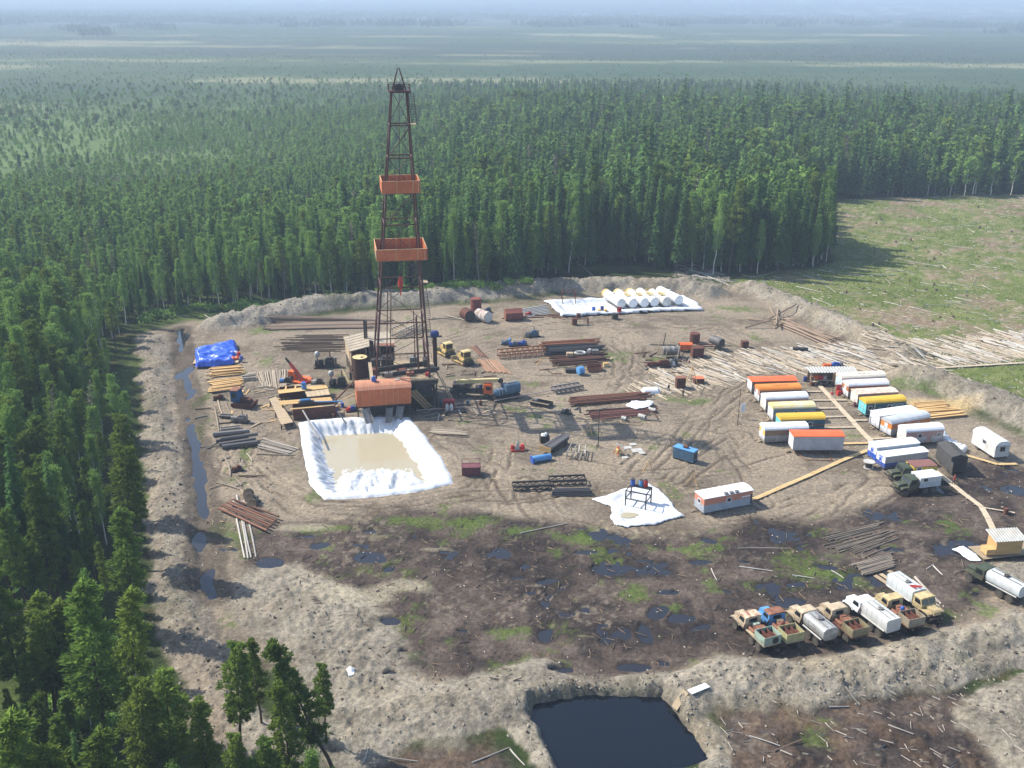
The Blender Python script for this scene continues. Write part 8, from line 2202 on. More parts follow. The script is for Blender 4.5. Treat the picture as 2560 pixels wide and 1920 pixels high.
# ---- people
def person(label, px, rz, top, legs, skin=(.40, .24, .17), hat=None, step=.12):
 p = GP(*px)
 v = [(0, 0, .95), (0, 0, 1.15), (0, .01, 1.38), (0, .01, 1.50), (0, .03, 1.60), (0, .03, 1.72),
         (-.10, 0, .88), (-.12, step, .50), (-.12, step * .8, .08), (-.12, step + .14, .04), (.10, 0, .88), (.12, -step, .50), (.12, -step * 1.5, .08), (.12, -step * 1.5 + .16, .04),
         (-.20, .01, 1.40), (-.27, -.05, 1.14), (-.25, .10, .92), (.20, .01, 1.40), (.27, .06, 1.14), (.25, .18, .94)]
 e = [(0, 1), (1, 2), (2, 3), (3, 4), (4, 5), (0, 6), (6, 7), (7, 8), (8, 9), (0, 10), (10, 11), (11, 12), (12, 13), (2, 14), (14, 15), (15, 16), (2, 17), (17, 18), (18, 19)]
 rad = [.15, .15, .15, .06, .095, .085, .095, .07, .05, .05, .095, .07, .05, .05, .07, .052, .04, .07, .052, .04]
 me = bpy.data.meshes.new('person'); me.from_pydata(v, e, []); me.update()
 nm = 'clothes_' + label.split()[0] + str(len(MATS)); m = bpy.data.materials.new(nm); m.use_nodes = True
 nt = m.node_tree; b = nt.nodes['Principled BSDF']; b.inputs['Roughness'].default_value = .85
 tc = nt.nodes.new('ShaderNodeTexCoord'); sx = nt.nodes.new('ShaderNodeSeparateXYZ'); nt.links.new(tc.outputs['Object'], sx.inputs[0])
 mr = nt.nodes.new('ShaderNodeMapRange'); mr.inputs[2].default_value = 2.0; nt.links.new(sx.outputs['Z'], mr.inputs[0])
 cr = nt.nodes.new('ShaderNodeValToRGB'); cr.color_ramp.interpolation = 'CONSTANT'
 el = cr.color_ramp.elements; el[0].color = (.02, .018, .016, 1); el[1].position = .05; el[1].color = (*legs, 1)
 for pos, c in ((.465, top), (.745, skin)):
  x = el.new(pos); x.color = (*c, 1)
 nt.links.new(mr.outputs[0], cr.inputs[0]); nt.links.new(cr.outputs[0], b.inputs['Base Color'])
 me.materials.append(m)
 o = link('person', me); o.location = (p.x, p.y, p.z); o.rotation_euler = (0, 0, rz)
 sk = o.modifiers.new('body', 'SKIN'); sk.use_smooth_shade = True
 for i, r_ in enumerate(rad):
  me.skin_vertices[0].data[i].radius = (r_, r_ * (.72 if i in (0, 1, 2) else 1))
 me.skin_vertices[0].data[0].use_root = True
 sub = o.modifiers.new('smooth', 'SUBSURF'); sub.levels = 1; sub.render_levels = 1
 tag(o, label, 'person')
 MB().lathe((0, .02, 1.70), [(.13, 0), (.125, .05), (.10, .10), (.04, .135)], 12).build('helmet' if hat else 'hair', mat('helmet_' + str(hat), hat) if hat else mat('dark_hair', (.03, .022, .018)), o, True)
 return o
person('person in dark clothes walking on the mud near the log mat, rear one', (1671, 980), R(200), (.03, .035, .04), (.025, .028, .03))
person('person in brown clothes standing on the mud near the log mat, front one', (1707, 993), R(160), (.09, .06, .035), (.03, .03, .03))
person('person in red jacket and red helmet walking on the boardwalk by the felted trailer', (2383, 1214), R(215), (.42, .05, .035), (.035, .035, .04), hat=(.55, .06, .04))
person('person in dark clothes with bare arms standing before the work shed', (2080, 970), R(180), (.03, .04, .03), (.02, .022, .026))
person('person in red and white clothes standing by the main boardwalk', (2079, 998), R(180), (.50, .06, .06), (.45, .43, .42))

# clods of dug clay on the banks
def clods(name, n, sel, m_, s0, s1, seed):
 g = np.random.default_rng(seed); P = []
 for i in sel:
  pw, H_, w, ro = _bermW[i]; L = np.hypot(*np.diff(pw, axis=0).T); cs = np.concatenate([[0], np.cumsum(L)]); k = int(n * cs[-1] / 100)
  t = g.uniform(0, cs[-1], k); x = np.interp(t, cs, pw[:, 0]) + g.normal(0, w * .45, k); y = np.interp(t, cs, pw[:, 1]) + g.normal(0, w * .45, k); P.append(np.stack([x, y], 1))
 P = np.concatenate(P); k = len(P); z = terrain(P[:, 0], P[:, 1]); ok = (z > -.05); P, z = P[ok], z[ok]; k = len(P)
 s = s0 + (s1 - s0) * g.random(k) ** 3
 base = np.array([(1, 0, 0), (-1, 0, 0), (0, 1, 0), (0, -1, 0), (0, 0, 1), (0, 0, -1)], float)
 V = base[None] * g.uniform(.6, 1.3, (k, 6, 1)) * s[:, None, None] * np.array([1, 1, .7]) + g.normal(0, .2, (k, 6, 3)) * s[:, None, None]
 V[:, :, 0] += P[:, 0:1]; V[:, :, 1] += P[:, 1:2]; V[:, :, 2] += (z + s * .2)[:, None]
 F = np.array([(0, 2, 4), (2, 1, 4), (1, 3, 4), (3, 0, 4), (2, 0, 5), (1, 2, 5), (3, 1, 5), (0, 3, 5)])[None] + (np.arange(k) * 6)[:, None, None]
 o = mesh_from(name, V.reshape(-1, 3).tolist(), F.reshape(-1, 3).tolist(), m_); o['kind'] = 'stuff'; o['label'] = 'clods of dug clay lying on the banks'
CL = mat('clay_clod', (.30, .265, .21), (.17, .15, .12), .15, .95)
clods('clay_clods', 900, range(len(BERMS)), CL, .05, .26, 41)
clods('dark_peat_clods', 260, range(len(BERMS)), mat('peat_clod', (.10, .082, .062), (.06, .05, .04), .2, .95), .06, .30, 42)

# ================================================================== TREES
LEAF = {'spruce': leafmat('spruce_needles', (.040, .085, .028), (.075, .130, .038), .40, .22),
  'pine': leafmat('pine_needles', (.062, .110, .022), (.120, .155, .030), .45, .22),
  'birch': leafmat('birch_leaves', (.090, .160, .036), (.135, .210, .052), .45, .16),
  'grey': leafmat('dry_twigs', (.12, .10, .085), (.16, .14, .12), .1, .2)}
TRUNK = {'spruce': mat('spruce_bark', (.075, .058, .045), (.045, .036, .03), 2, .95), 'pine': mat('pine_bark', (.085, .060, .042), (.04, .03, .024), 2, .95),
         'birch': mat('birch_bark', (.58, .56, .52), (.20, .18, .16), 3, .85, lo=.5, hi=.75), 'grey': mat('dead_bark', (.22, .20, .18), (.13, .115, .10), 2, .95)}
def quads(P, D, S, L, W):
 """leaf sprays: centre P, length direction D, side S, half length L, half width W"""
 a = P - D * L[:, None] * .4 - S * W[:, None]; b = P - D * L[:, None] * .4 + S * W[:, None]
 c = P + D * L[:, None] + S * W[:, None] * .45; d = P + D * L[:, None] - S * W[:, None] * .45
 V = np.stack([a, b, c, d], 1).reshape(-1, 3)
 F = np.arange(len(V)).reshape(-1, 4)
 return V, F
def unit(a):
 return a / (np.linalg.norm(a, axis=1, keepdims=True) + 1e-9)
def crown(kind, n, size, seed):
 g = np.random.default_rng(seed); h = 20.0
 if kind == 'spruce':
  base = g.uniform(.06, .16); r0 = g.uniform(1.25, 1.75); nw = 26
  t = base + (1 - base) * (1 - np.sqrt(g.random(n) * .985 + .002)); t = (np.floor(t * nw) + g.normal(.5, .16, n)) / nw
  t = np.clip(t, base, .995); k = np.floor(t * nw).astype(int)
  nb = 7; bi = g.integers(0, nb, n); az = bi * 2 * np.pi / nb + k * 2.4 + g.normal(0, .16, n)
  var = _hash(k.astype(float), bi.astype(float), seed) * .55 + .62
  rm = r0 * (1 - t) ** .78 * var + .10
  rho = np.sqrt(g.random(n)) * rm
  z = h * t - rho * .38 + g.normal(0, .08, n)
  P = np.stack([rho * np.cos(az), rho * np.sin(az), z], 1)
  D = np.stack([np.cos(az), np.sin(az), -.45 + g.normal(0, .25, n)], 1) + g.normal(0, .28, (n, 3))
  S = np.stack([-np.sin(az), np.cos(az), g.normal(0, .45, n)], 1)
  L = size * g.uniform(.6, 1.15, n) * (.55 + .5 * (1 - t)); W = L * g.uniform(.28, .48, n)
 elif kind == 'pine':
  base = g.uniform(.26, .40); nw = 14; r0 = g.uniform(1.9, 2.5)
  t = base + (1 - base) * g.random(n) ** 1.05; k = np.floor(t * nw); nb = 6
  bi = g.integers(0, nb, n); az0 = bi * 2 * np.pi / nb + k * 1.9; hv = _hash(k, bi.astype(float), seed)
  prof = np.clip(((t - base) / (1 - base) + .25) * 2.2, 0, 1) * (1 - ((t - base) / (1 - base)) ** 2.4 * .82)
  rm = r0 * prof * (.45 + .75 * hv) + .2
  rho = rm * (1 - .62 * g.random(n) ** 1.4)
  zc = h * (k + .5) / nw + (hv - .5) * 1.1 + rho * .10
  az = az0 + g.normal(0, .20, n)
  P = np.stack([rho * np.cos(az), rho * np.sin(az), zc + g.normal(0, .20, n)], 1) + g.normal(0, .12, (n, 3))
  D = np.stack([np.cos(az), np.sin(az), .45 + g.normal(0, .4, n)], 1) + g.normal(0, .5, (n, 3))
  S = g.normal(0, 1, (n, 3)); L = size * g.uniform(.6, 1.1, n); W = L * g.uniform(.25, .42, n)
 elif kind == 'birch':
  nc = 30; base = g.uniform(.25, .38)
  tz = base + (1 - base) * g.random(nc) ** .9; rr = 1.7 * np.sin(np.pi * np.clip((tz - base) / (1 - base) * .80 + .20, 0, 1)) ** 1.1 * g.uniform(.35, 1.05, nc)
  az = g.random(nc) * 6.28
  C = np.stack([rr * np.cos(az), rr * np.sin(az), h * tz], 1)
  i = g.integers(0, nc, n); sg = g.uniform(.35, .75, nc)[i]
  P = C[i] + g.normal(0, 1, (n, 3)) * sg[:, None] * np.array([.85, .85, 1.15]); P[:, 2] -= .25 * np.abs(g.normal(0, 1, n))
  P[:, 2] = np.minimum(P[:, 2], h * 1.01)
  D = g.normal(0, 1, (n, 3)); D[:, 2] -= .5; S = g.normal(0, 1, (n, 3)); L = size * g.uniform(.5, 1.0, n); W = L * g.uniform(.4, .65, n)
 else:
  t = .25 + .75 * g.random(n); az = g.random(n) * 6.28; rho = g.random(n) * 1.3 * (1.1 - t)
  P = np.stack([rho * np.cos(az), rho * np.sin(az), h * t], 1); D = np.stack([np.cos(az), np.sin(az), g.normal(0, .4, n)], 1); S = g.normal(0, 1, (n, 3)); L = size * g.uniform(.6, 1.3, n); W = L * .09
 D = unit(D); S = unit(S - D * np.sum(S * D, 1, keepdims=True))
 return quads(P, D, S, L, W)
def trunk(kind, seed, n=7):
 r_ = random.Random(seed); mb = MB(); h = 19.2; r0 = .20 if kind == 'birch' else .26
 pts = [Vector((0, 0, -.4))]
 for i in range(1, 8):
  pts.append(Vector((r_.uniform(-.14, .14) * (1 if kind != 'spruce' else .3), r_.uniform(-.14, .14) * (1 if kind != 'spruce' else .3), h * i / 7)))
 for i in range(7):
  mb.tube(pts[i], pts[i + 1], r0 * (1 - .93 * i / 7), n, r2=r0 * (1 - .93 * (i + 1) / 7), cap=(i in (0, 6)))
 nl = 9 if kind != 'grey' else 22
 for k in range(nl):
  t = r_.uniform(.3, .9); a = r_.uniform(0, 6.28); L = (1.1 - t) * (2.6 if kind != 'grey' else 1.8)
  z = h * t; mb.tube((0, 0, z), (math.cos(a) * L, math.sin(a) * L, z + L * (.45 if kind in ('birch', 'pine') else -.2)), .05, 4, r2=.015, cap=False)
 return mb
def mk_mesh(name, V, F, m):
 me = bpy.data.meshes.new(name); me.from_pydata(V.tolist(), [], F.tolist()); me.materials.append(m); me.update(); return me
HI = {}
for kind, n, s in (('spruce', 4200, .46), ('pine', 5600, .34), ('birch', 4600, .26), ('grey', 160, .8)):
 HI[kind] = []
 for v in range(3 if kind != 'grey' else 1):
  HI[kind].append((trunk(kind, v + 1).mesh('trunk', TRUNK[kind], True), mk_mesh('crown', *crown(kind, n, s, 10 * v + 3), LEAF[kind])))
def proto_mesh(name, kind, n, s, seed, tn=5):
 V, F = crown(kind, n, s, seed); tb = trunk(kind, seed, tn)
 me = bpy.data.meshes.new(name); o_ = len(V)
 me.from_pydata(V.tolist() + tb.v, [], F.tolist() + [[i + o_ for i in f] for f in tb.f])
 me.materials.append(LEAF[kind]); me.materials.append(TRUNK[kind])
 me.polygons.foreach_set('material_index', [0] * len(F) + [1] * len(tb.f)); me.update()
 return me
PC = bpy.data.collections.new('tree_kinds')
KIDX = {}
def add_proto(key, me):
 o = bpy.data.objects.new('kind_%02d_%s' % (len(PC.objects), key), me); PC.objects.link(o); KIDX.setdefault(key, []).append(len(KIDX_ALL)); KIDX_ALL.append(key)
KIDX_ALL = []
for kind, nm, sm, nl_, sl_ in (('spruce', 1500, .66, 330, 1.2), ('pine', 1500, .56, 320, 1.15), ('birch', 1500, .40, 330, .80)):
 for v in range(3):
  add_proto(kind + '_mid', proto_mesh(kind + '_mid', kind, nm, sm, 50 + v))
 for v in range(2):
  add_proto(kind + '_low', proto_mesh(kind + '_low', kind, nl_, sl_, 80 + v, 3))
add_proto('grey', proto_mesh('grey', 'grey', 120, .9, 5))
def clump(seed):
 g = np.random.default_rng(seed); VV, FF = [], []; o_ = 0
 for k in range(46):
  kd = ('spruce', 'birch', 'pine')[g.integers(0, 3)]
  V, F = crown(kd, 26, 3.4, int(g.integers(0, 99)))
  s = g.uniform(.55, 1.0); V = V * s + np.array([g.uniform(-32, 32), g.uniform(-32, 32), -1.5])
  VV.append(V); FF.append(F + o_); o_ += len(V)
 return mk_mesh('wood_clump', np.concatenate(VV), np.concatenate(FF), leafmat('far_wood_leaves', (.045, .080, .034), (.075, .115, .046), .3, .2))
for v in range(3):
 add_proto('clump', clump(v))

FOREST = [(-1500, 2500), (900, 2500), (850, 2080), (600, 2010), (440, 1985), (400, 1960), (372, 1780), (336, 1620), (330, 1400), (325, 1200), (318, 1000), (300, 860), (330, 802), (480, 772), (700, 757), (900, 744), (1200, 732), (1330, 718), (1410, 686), (1470, 664), (1600, 668), (1690, 682), (1800, 690), (1960, 682), (2060, 668), (2082, 652), (2035, 600), (1985, 540), (1980, 500), (2134, 497), (2330, 490), (2900, 482), (2900, 188), (-1500, 188)]
_forW = GA(FOREST)
GLADE = [(-30, 1600), (60, 1560), (160, 1590), (250, 1690), (260, 1800), (180, 1830), (-30, 1790)]
_glW = GA(GLADE)
def forest_points():
 out = []
 for (r0, r1, cell) in ((40, 440, 2.9), (440, 720, 3.7), (720, 1250, 4.8)):
  xs = np.arange(-720, 720, cell); ys = np.arange(20, r1, cell)
  X, Y = np.meshgrid(xs, ys); X = X.ravel() + rng.uniform(-.48, .48, X.size) * cell; Y = Y.ravel() + rng.uniform(-.48, .48, Y.size) * cell
  r = np.hypot(X, Y); k = (r >= r0) & (r < r1); X, Y = X[k], Y[k]
  zc = X * fwd.x + Y * fwd.y + (0 - CAM_H) * fwd.z; k = zc > 20; X, Y = X[k], Y[k]
  px, py = proj(X, Y); k = (px > -330) & (px < 2800) & (py < 2600); X, Y, px, py = X[k], Y[k], px[k], py[k]
  sd = sdpoly(X, Y, _forW) ; k = (sd > -0.5) & (sdpoly(X, Y, _glW) < 0) & ((px > 0) | (py < 1480) | (py > 1800))
  X, Y, px, py, sd = X[k], Y[k], px[k], py[k], sd[k]
  out.append((X, Y, px, py, sd))
 return [np.concatenate(a) for a in zip(*out)]
X, Y, px, py, sd = forest_points()
N = len(X); r = np.hypot(X, Y)
zone = fbm(X, Y, 45, 3, 801); zone2 = fbm(X, Y, 18, 3, 802)
rt = sstep(350, 1500, px)
hb = np.where(r < 420, 12 + 7.6 * rt, 11 + 7.4 * rt)
hb = hb * (1 - sstep(300, 480, r + 120 * (zone - .5)) * (1 - sstep(600, 1400, px)) * .58)
hb = hb * (1 - sstep(560, 800, r) * .5) * (1 - sstep(780, 1050, r) * .6)
hb = np.where((px < 420) & (py > 850), 12.5 + 4.5 * sstep(3, 14, sd), hb)
corner = np.exp(-((px - 1750) / 330) ** 2) * (py > 520); hb = hb * (1 + .12 * corner)
hb = np.where((px < 900) & (py > 1830), 9.0, hb)
ht = hb * rng.uniform(.60, 1.22, N) * (.78 + .48 * zone2)
dens = (1 - sstep(560, 1200, r) * .35) * (1 - sstep(690, 980, r + (fbm(X * .4, Y, 130, 3, 815) - .5) * 500))
dens = dens * (1 - sstep(330, 520, r) * (1 - sstep(250, 1000, px)) * .62 * sstep(.34, .52, zone))
keep = rng.random(N) < dens
keep &= ~((sd < 3.5) & (rng.random(N) < .25))
keep &= ~((px < 430) & (py > 850) & (sd < 7) & (rng.random(N) < .62))
X, Y, px, py, sd, ht, zone, zone2, r, rt = [a[keep] for a in (X, Y, px, py, sd, ht, zone, zone2, r, rt)]
N = len(X)
u = rng.random(N)
ps = np.clip(.26 + .46 * rt + (zone - .5) * 1.3, .08, .85)
leftb = (px < 420) & (py > 850)
ps = ps * (1 - .85 * sstep(320, 480, r) * (1 - sstep(500, 1300, px)))
ps = np.where(leftb, .12, ps); pp = np.where(leftb, .30 + .5 * sstep(1050, 1500, py), .10 - .06 * sstep(320, 480, r) * (1 - sstep(500, 1300, px)))
kind = np.where(u < ps, 0, np.where(u < ps + pp * (1 - ps * .5), 1, 2))
kind = np.where((rng.random(N) < .024), 3, kind)
ht = ht * np.where((rng.random(N) < .07) & (kind == 0), 1.32, 1.0)
ht = np.where(kind == 0, ht * 1.06, np.where(kind == 2, ht * .92, ht))
KN = ('spruce', 'pine', 'birch', 'grey')
zc = X * fwd.x + Y * fwd.y + (ht * .6 - CAM_H) * fwd.z
tpx, tpy = proj(X, Y, ht * .9)
vis = (tpx > -20) & (tpx < 2590) & (tpy < 1930)
score = np.where(vis, zc, 1e9)
front = (sd < 9) & vis & (r < 330) & (py < 840) & (px > 320) & (px < 2150)
ind = np.zeros(N, bool)
ind[np.argsort(score)[:215]] = True
fi = np.where(front)[0]
ind[fi[np.argsort(sd[fi])[:190]]] = True
def where_words(x, y):
 if y > 1500: return 'in the near lower left wood'
 if x < 420 and y > 1180: return 'in the left wood beside the clay bank'
 if x < 420 and y > 850: return 'in the left wood beyond the tarpaulin'
 if x < 640: return 'in the forest front behind the ditch end'
 if x < 1000: return 'in the forest front behind the pole pile'
 if x < 1320: return 'in the forest front behind the rusty tanks'
 if x < 1640: return 'in the forest front behind the white fuel tanks'
 return 'in the forest corner beside the clearing'
def size_word(h, k):
 b = ('dark narrow spruce', 'yellow green pine', 'light green birch', 'bare grey dead tree')[k]
 return ('tall ' if h > 20 else 'low ' if h < 14 else 'mid height ') + b
def tree(kind_i, x, y, h, label, lean=None, v=None, wide=1.0):
 kd = KN[kind_i]; tr, cr = HI[kd][random.randrange(len(HI[kd])) if v is None else v % len(HI[kd])]
 t = thing({'spruce': 'spruce_tree', 'pine': 'pine_tree', 'birch': 'birch_tree', 'grey': 'dead_tree'}[kd], label, 'tree', (x, y, max(H(x, y), -.2)), random.uniform(0, 6.28), 'trees of the forest edge')
 s = h / 20.0; t.scale = (s * wide, s * wide, s)
 if lean is not None:
  q = Vector(lean).normalized(); t.rotation_mode = 'QUATERNION'; t.rotation_quaternion = q.to_track_quat('Z', 'Y')
 link('trunk', tr, t); link('crown', cr, t)
 return t
hz = terrain(X, Y)
for i in np.where(ind)[0]:
 tree(int(kind[i]), X[i], Y[i], ht[i], size_word(ht[i], int(kind[i])) + ' ' + where_words(px[i], py[i]), lean=(rng.normal(0, .03), rng.normal(0, .03), 1), wide=random.uniform(.75, 1.05))
# single trees of the foreground and the pad edge, each with its own place, height and lean
SINGLES = [((838, 1938), (672, 1604), 1, 'dark pine leaning far to the left at the picture bottom'), ((604, 1905), (592, 1612), 1, 'green pine with dense top, left of the leaning pine'), ((655, 1822), (627, 1612), 1, 'slender pine with bare lower trunk between the dense pine and the leaning pine'),
           ((817, 1872), (806, 1680), 1, 'small thin larch standing right of the leaning pine'), ((436, 2010), (412, 1682), 1, 'broad rounded pine at the lower left in front of the clay bank'), ((372, 2030), (350, 1702), 1, 'rounded pine left of the broad pine at the lower left'), ((530, 2030), (492, 1742), 1, 'pine with rounded top between the broad pine and the dense pine'),
           ((745, 2020), (690, 1705), 1, 'thin green pine in front of the leaning trunk'), ((600, 2080), (585, 1835), 1, 'low pine at the bottom edge below the dense pine'), ((690, 2090), (660, 1850), 1, 'low bushy pine at the bottom edge left of the leaning trunk'), ((268, 1890), (208, 1448), 1, 'tall yellow green pine above the grassy glade'), ((336, 1840), (330, 1466), 1, 'slender yellowish pine at the edge of the clay bank'),
           ((345, 1585), (300, 1268), 1, 'yellow green pine standing against the left clay bank'), ((335, 1420), (312, 1120), 1, 'green pine overhanging the left clay bank'), ((330, 1300), (300, 1040), 1, 'green pine beside the ditch bend'), ((231, 1158), (224, 955), 3, 'bare grey dead tree standing in the left wood'), ((800, 2110), (770, 1900), 1, 'low pine top at the bottom edge right of centre left'),
           ((120, 1790), (95, 1480), 1, 'dark pine with bare trunk at the left of the glade'), ((138, 1800), (150, 1500), 1, 'dark pine with bare trunk in the middle of the glade'), ((165, 1810), (190, 1520), 1, 'dark pine with bare trunk at the right of the glade'), ((60, 2250), (30, 1780), 1, 'dark pine at the lower left corner'), ((150, 2240), (120, 1870), 1, 'dark low pine at the bottom left edge'), ((260, 2200), (250, 1820), 1, 'green pine in front of the glade')]
for (bp, tp, k, lab) in SINGLES:
 b = G(*bp); h = 4.0
 while h < 34 and proj(b.x, b.y, h)[1] > tp[1]:
  h += .1
 # lean so that the tip stands over the tip's plan place
 pxx = proj(b.x, b.y, h)[0]; zcc = b.x * fwd.x + b.y * fwd.y + (h - CAM_H) * fwd.z
 dx = (tp[0] - pxx) * zcc / F_PX
 tree(k, b.x, b.y, math.hypot(h, dx), lab, lean=(dx, 0, h), wide=1.0 if 'lean' in lab[:14] or 'thin' in lab or 'slender' in lab else random.uniform(1.0, 1.25))
# bushes along the glade and the foot of the trees
def bush(x, y, s, label, m='birch'):
 o = link('bush', _bush[random.randrange(2)]); o.location = (x, y, max(H(x, y), -.1)); o.scale = (s, s, s * .8); o.rotation_euler = (0, 0, random.uniform(0, 6)); tag(o, label, 'bush', 'bushes at the wood edge')
def bush_mesh(seed):
 g = np.random.default_rng(seed); n = 420
 P = g.normal(0, .5, (n, 3)) * np.array([1, 1, .7]); P[:, 2] = np.abs(P[:, 2]) + .1
 D = unit(g.normal(0, 1, (n, 3))); S = g.normal(0, 1, (n, 3)); S = unit(S - D * np.sum(S * D, 1, keepdims=True)); L = g.uniform(.12, .28, n)
 return mk_mesh('bush', *quads(P, D, S, L, L * .5), LEAF['birch'])
_bush = [bush_mesh(1), bush_mesh(2)]
for k in range(70):
 f = random.random()
 q = (random.uniform(340, 1330), 0)
 x_ = q[0]; y_ = np.interp(x_, [340, 480, 700, 900, 1200, 1330], [806, 776, 762, 750, 738, 724]) + random.uniform(-8, 6)
 a = G(x_, y_); bush(a.x, a.y, random.uniform(.8, 2.0), 'low green bush at the foot of the forest front behind the back bank')
for k in range(26):
 a = G(random.uniform(30, 320), random.uniform(1600, 1900)); bush(a.x, a.y, random.uniform(.7, 1.5), 'low green bush on the grassy glade at the lower left')
# ---- the forest mass and the thin trees of the far bog: too many to count
def gn_scatter(name, P, scale, rot, idx, label):
 me = bpy.data.meshes.new(name); me.vertices.add(len(P)); me.vertices.foreach_set('co', P.astype(np.float32).ravel())
 for an, tp_, arr in (('tree_scale', 'FLOAT_VECTOR', scale), ('tree_rot', 'FLOAT_VECTOR', rot), ('tree_kind', 'INT', idx)):
  at = me.attributes.new(an, tp_, 'POINT')
  at.data.foreach_set('vector' if tp_ == 'FLOAT_VECTOR' else 'value', np.ascontiguousarray(arr).ravel())
 me.update(); o = link(name, me)
 ng = bpy.data.node_groups.new(name, 'GeometryNodeTree')
 ng.interface.new_socket('Geometry', in_out='INPUT', socket_type='NodeSocketGeometry'); ng.interface.new_socket('Geometry', in_out='OUTPUT', socket_type='NodeSocketGeometry')
 gi, go = ng.nodes.new('NodeGroupInput'), ng.nodes.new('NodeGroupOutput')
 iop = ng.nodes.new('GeometryNodeInstanceOnPoints'); ci = ng.nodes.new('GeometryNodeCollectionInfo')
 ci.inputs['Collection'].default_value = PC; ci.inputs['Separate Children'].default_value = True; ci.inputs['Reset Children'].default_value = True
 def attr(n_, ty):
  a = ng.nodes.new('GeometryNodeInputNamedAttribute'); a.data_type = ty; a.inputs['Name'].default_value = n_; return a.outputs['Attribute']
 iop.inputs['Pick Instance'].default_value = True
 ng.links.new(gi.outputs[0], iop.inputs['Points']); ng.links.new(ci.outputs[0], iop.inputs['Instance'])
 ng.links.new(attr('tree_kind', 'INT'), iop.inputs['Instance Index'])
 e2r = ng.nodes.new('FunctionNodeEulerToRotation'); ng.links.new(attr('tree_rot', 'FLOAT_VECTOR'), e2r.inputs[0]); ng.links.new(e2r.outputs[0], iop.inputs['Rotation'])
 ng.links.new(attr('tree_scale', 'FLOAT_VECTOR'), iop.inputs['Scale']); ng.links.new(iop.outputs[0], go.inputs[0])
 md = o.modifiers.new('scatter', 'NODES'); md.node_group = ng
 o['kind'] = 'stuff'; o['label'] = label
 return o
def pick(keys, n):
 out = np.zeros(n, np.int32)
 for k in set(keys):
  m = np.array([q == k for q in keys]); out[m] = rng.choice(KIDX[k], m.sum())
 return out
fm = ~ind
n = fm.sum(); r_ = r[fm]; kd = kind[fm]
keys = [('grey' if k == 3 else KN[k] + ('_mid' if q < 300 else '_low')) for k, q in zip(kd, r_)]
sc = ht[fm] / 20.0; wd = sc * rng.uniform(.85, 1.25, n) * np.where(r_ > 440, 1.25 + .9 * (1 - sstep(4, 10, ht[fm])), 1.0)
gn_scatter('forest', np.stack([X[fm], Y[fm], hz[fm] - .1], 1), np.stack([wd, wd, sc], 1).astype(np.float32), np.stack([rng.normal(0, .03, n), rng.normal(0, .03, n), rng.uniform(0, 6.28, n)], 1).astype(np.float32), pick(keys, n), 'dense mixed forest of spruce, pine and birch behind the pad')
# thin low trees over the bog
n = 40000
th = rng.uniform(-.52, .52, n); rr = np.sqrt(rng.uniform(640 ** 2, 2900 ** 2, n)); bx, by = rr * np.sin(th), rr * np.cos(th)
k = rng.random(n) < np.clip(.12 + 1.5 * sstep(.50, .68, fbm(bx * .35, by, 150, 4, 850)) + .8 * sstep(1300, 900, rr) , 0, 1) * (.35 + .65 * sstep(.3, .6, fbm(bx, by, 420, 2, 851)))
bx, by, rr = bx[k], by[k], rr[k]; n = len(bx); s = rng.uniform(.05, .11, n) * (1 + 1.6 * sstep(1150, 750, rr))
gn_scatter('bog_trees', np.stack([bx, by, terrain(bx, by) - .1], 1), np.stack([s * 3, s * 3, s], 1).astype(np.float32), np.stack([np.zeros(n), np.zeros(n), rng.uniform(0, 6.28, n)], 1).astype(np.float32), pick([('birch_low', 'pine_low', 'birch_low')[q] for q in rng.integers(0, 3, n)], n), 'sparse low trees scattered over the distant bog')
n = 16000
th = rng.uniform(-.52, .52, n); rr = np.sqrt(rng.uniform(2100 ** 2, 9500 ** 2, n)); bx, by = rr * np.sin(th), rr * np.cos(th)
k = rng.random(n) < sstep(2200, 3300, rr + (fbm(bx * .5, by, 420, 4, 1042) - .5) * 2600 - .3 * bx) * (.15 + .85 * sstep(.36, .52, fbm(bx * .4, by, 700, 4, 861)))
bx, by = bx[k], by[k]; n = len(bx); s = rng.uniform(.6, 1.05, n)
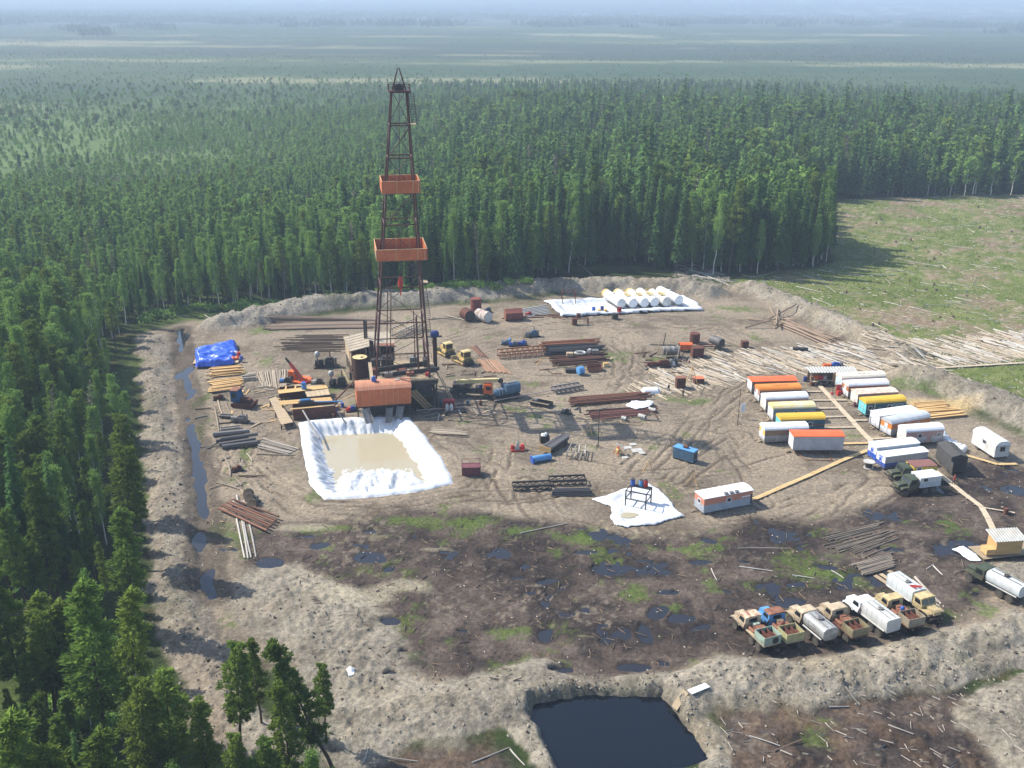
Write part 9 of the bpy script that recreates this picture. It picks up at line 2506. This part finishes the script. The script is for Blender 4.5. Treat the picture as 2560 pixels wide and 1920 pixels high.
gn_scatter('distant_woods', np.stack([bx, by, terrain(bx, by) - 2], 1), np.stack([s * 1.25, s * 1.25, s], 1).astype(np.float32), np.stack([np.zeros(n), np.zeros(n), rng.uniform(0, 6.28, n)], 1).astype(np.float32), pick(['clump'] * n, n), 'far off hazy woods towards the horizon')

# short grass and herbs on the green patches
def grass(n, poly, hgt, m_, seed, name):
 g = np.random.default_rng(seed); W = GA(poly); x0, y0 = W.min(0); x1, y1 = W.max(0)
 gx, gy = g.uniform(x0, x1, n), g.uniform(y0, y1, n)
 k = (sdpoly(gx, gy, W) > 0) & (fbm(gx, gy, 2.6, 4, 1002) * .4 + fbm(gx, gy, 11, 4, 1001) * .6 < .50)
 gx, gy = gx[k], gy[k]; n = len(gx); z = terrain(gx, gy)
 P = np.stack([gx, gy, z + hgt * .3], 1); D = unit(g.normal(0, .35, (n, 3)) + np.array([0, 0, 1])); S = g.normal(0, 1, (n, 3)); S = unit(S - D * np.sum(S * D, 1, keepdims=True))
 L = hgt * g.uniform(.5, 1.2, n); V, F = quads(P, D, S, L, L * .35)
 o = link(name, mk_mesh(name, V, F, m_)); o['kind'] = 'stuff'; o['label'] = 'short grass and herbs on the open ground'
grass(22000, CLEAR, .35, leafmat('clearing_grass', (.075, .115, .022), (.12, .15, .035), .3, 0), 31, 'clearing_grass')
grass(16000, GLADE, .4, leafmat('glade_grass', (.085, .14, .022), (.15, .17, .03), .35, 0), 32, 'glade_grass')

# ================================================================== HAZE
zb, ztp = -14.0, 170.0
m = bpy.data.materials.new('haze'); m.use_nodes = True
nt = m.node_tree
for q in list(nt.nodes):
 nt.nodes.remove(q)
pv = nt.nodes.new('ShaderNodeVolumePrincipled'); pv.inputs['Density'].default_value = HAZE_DENSITY; pv.inputs['Color'].default_value = (.62, .78, 1.0, 1); pv.inputs['Anisotropy'].default_value = .1
out = nt.nodes.new('ShaderNodeOutputMaterial'); nt.links.new(pv.outputs[0], out.inputs['Volume'])
mb = MB().b2(-33000, 33000, -400, 43000, zb, ztp)
o = mb.build('haze', m); o['kind'] = 'stuff'; o['label'] = 'thin blue summer haze over the whole country'
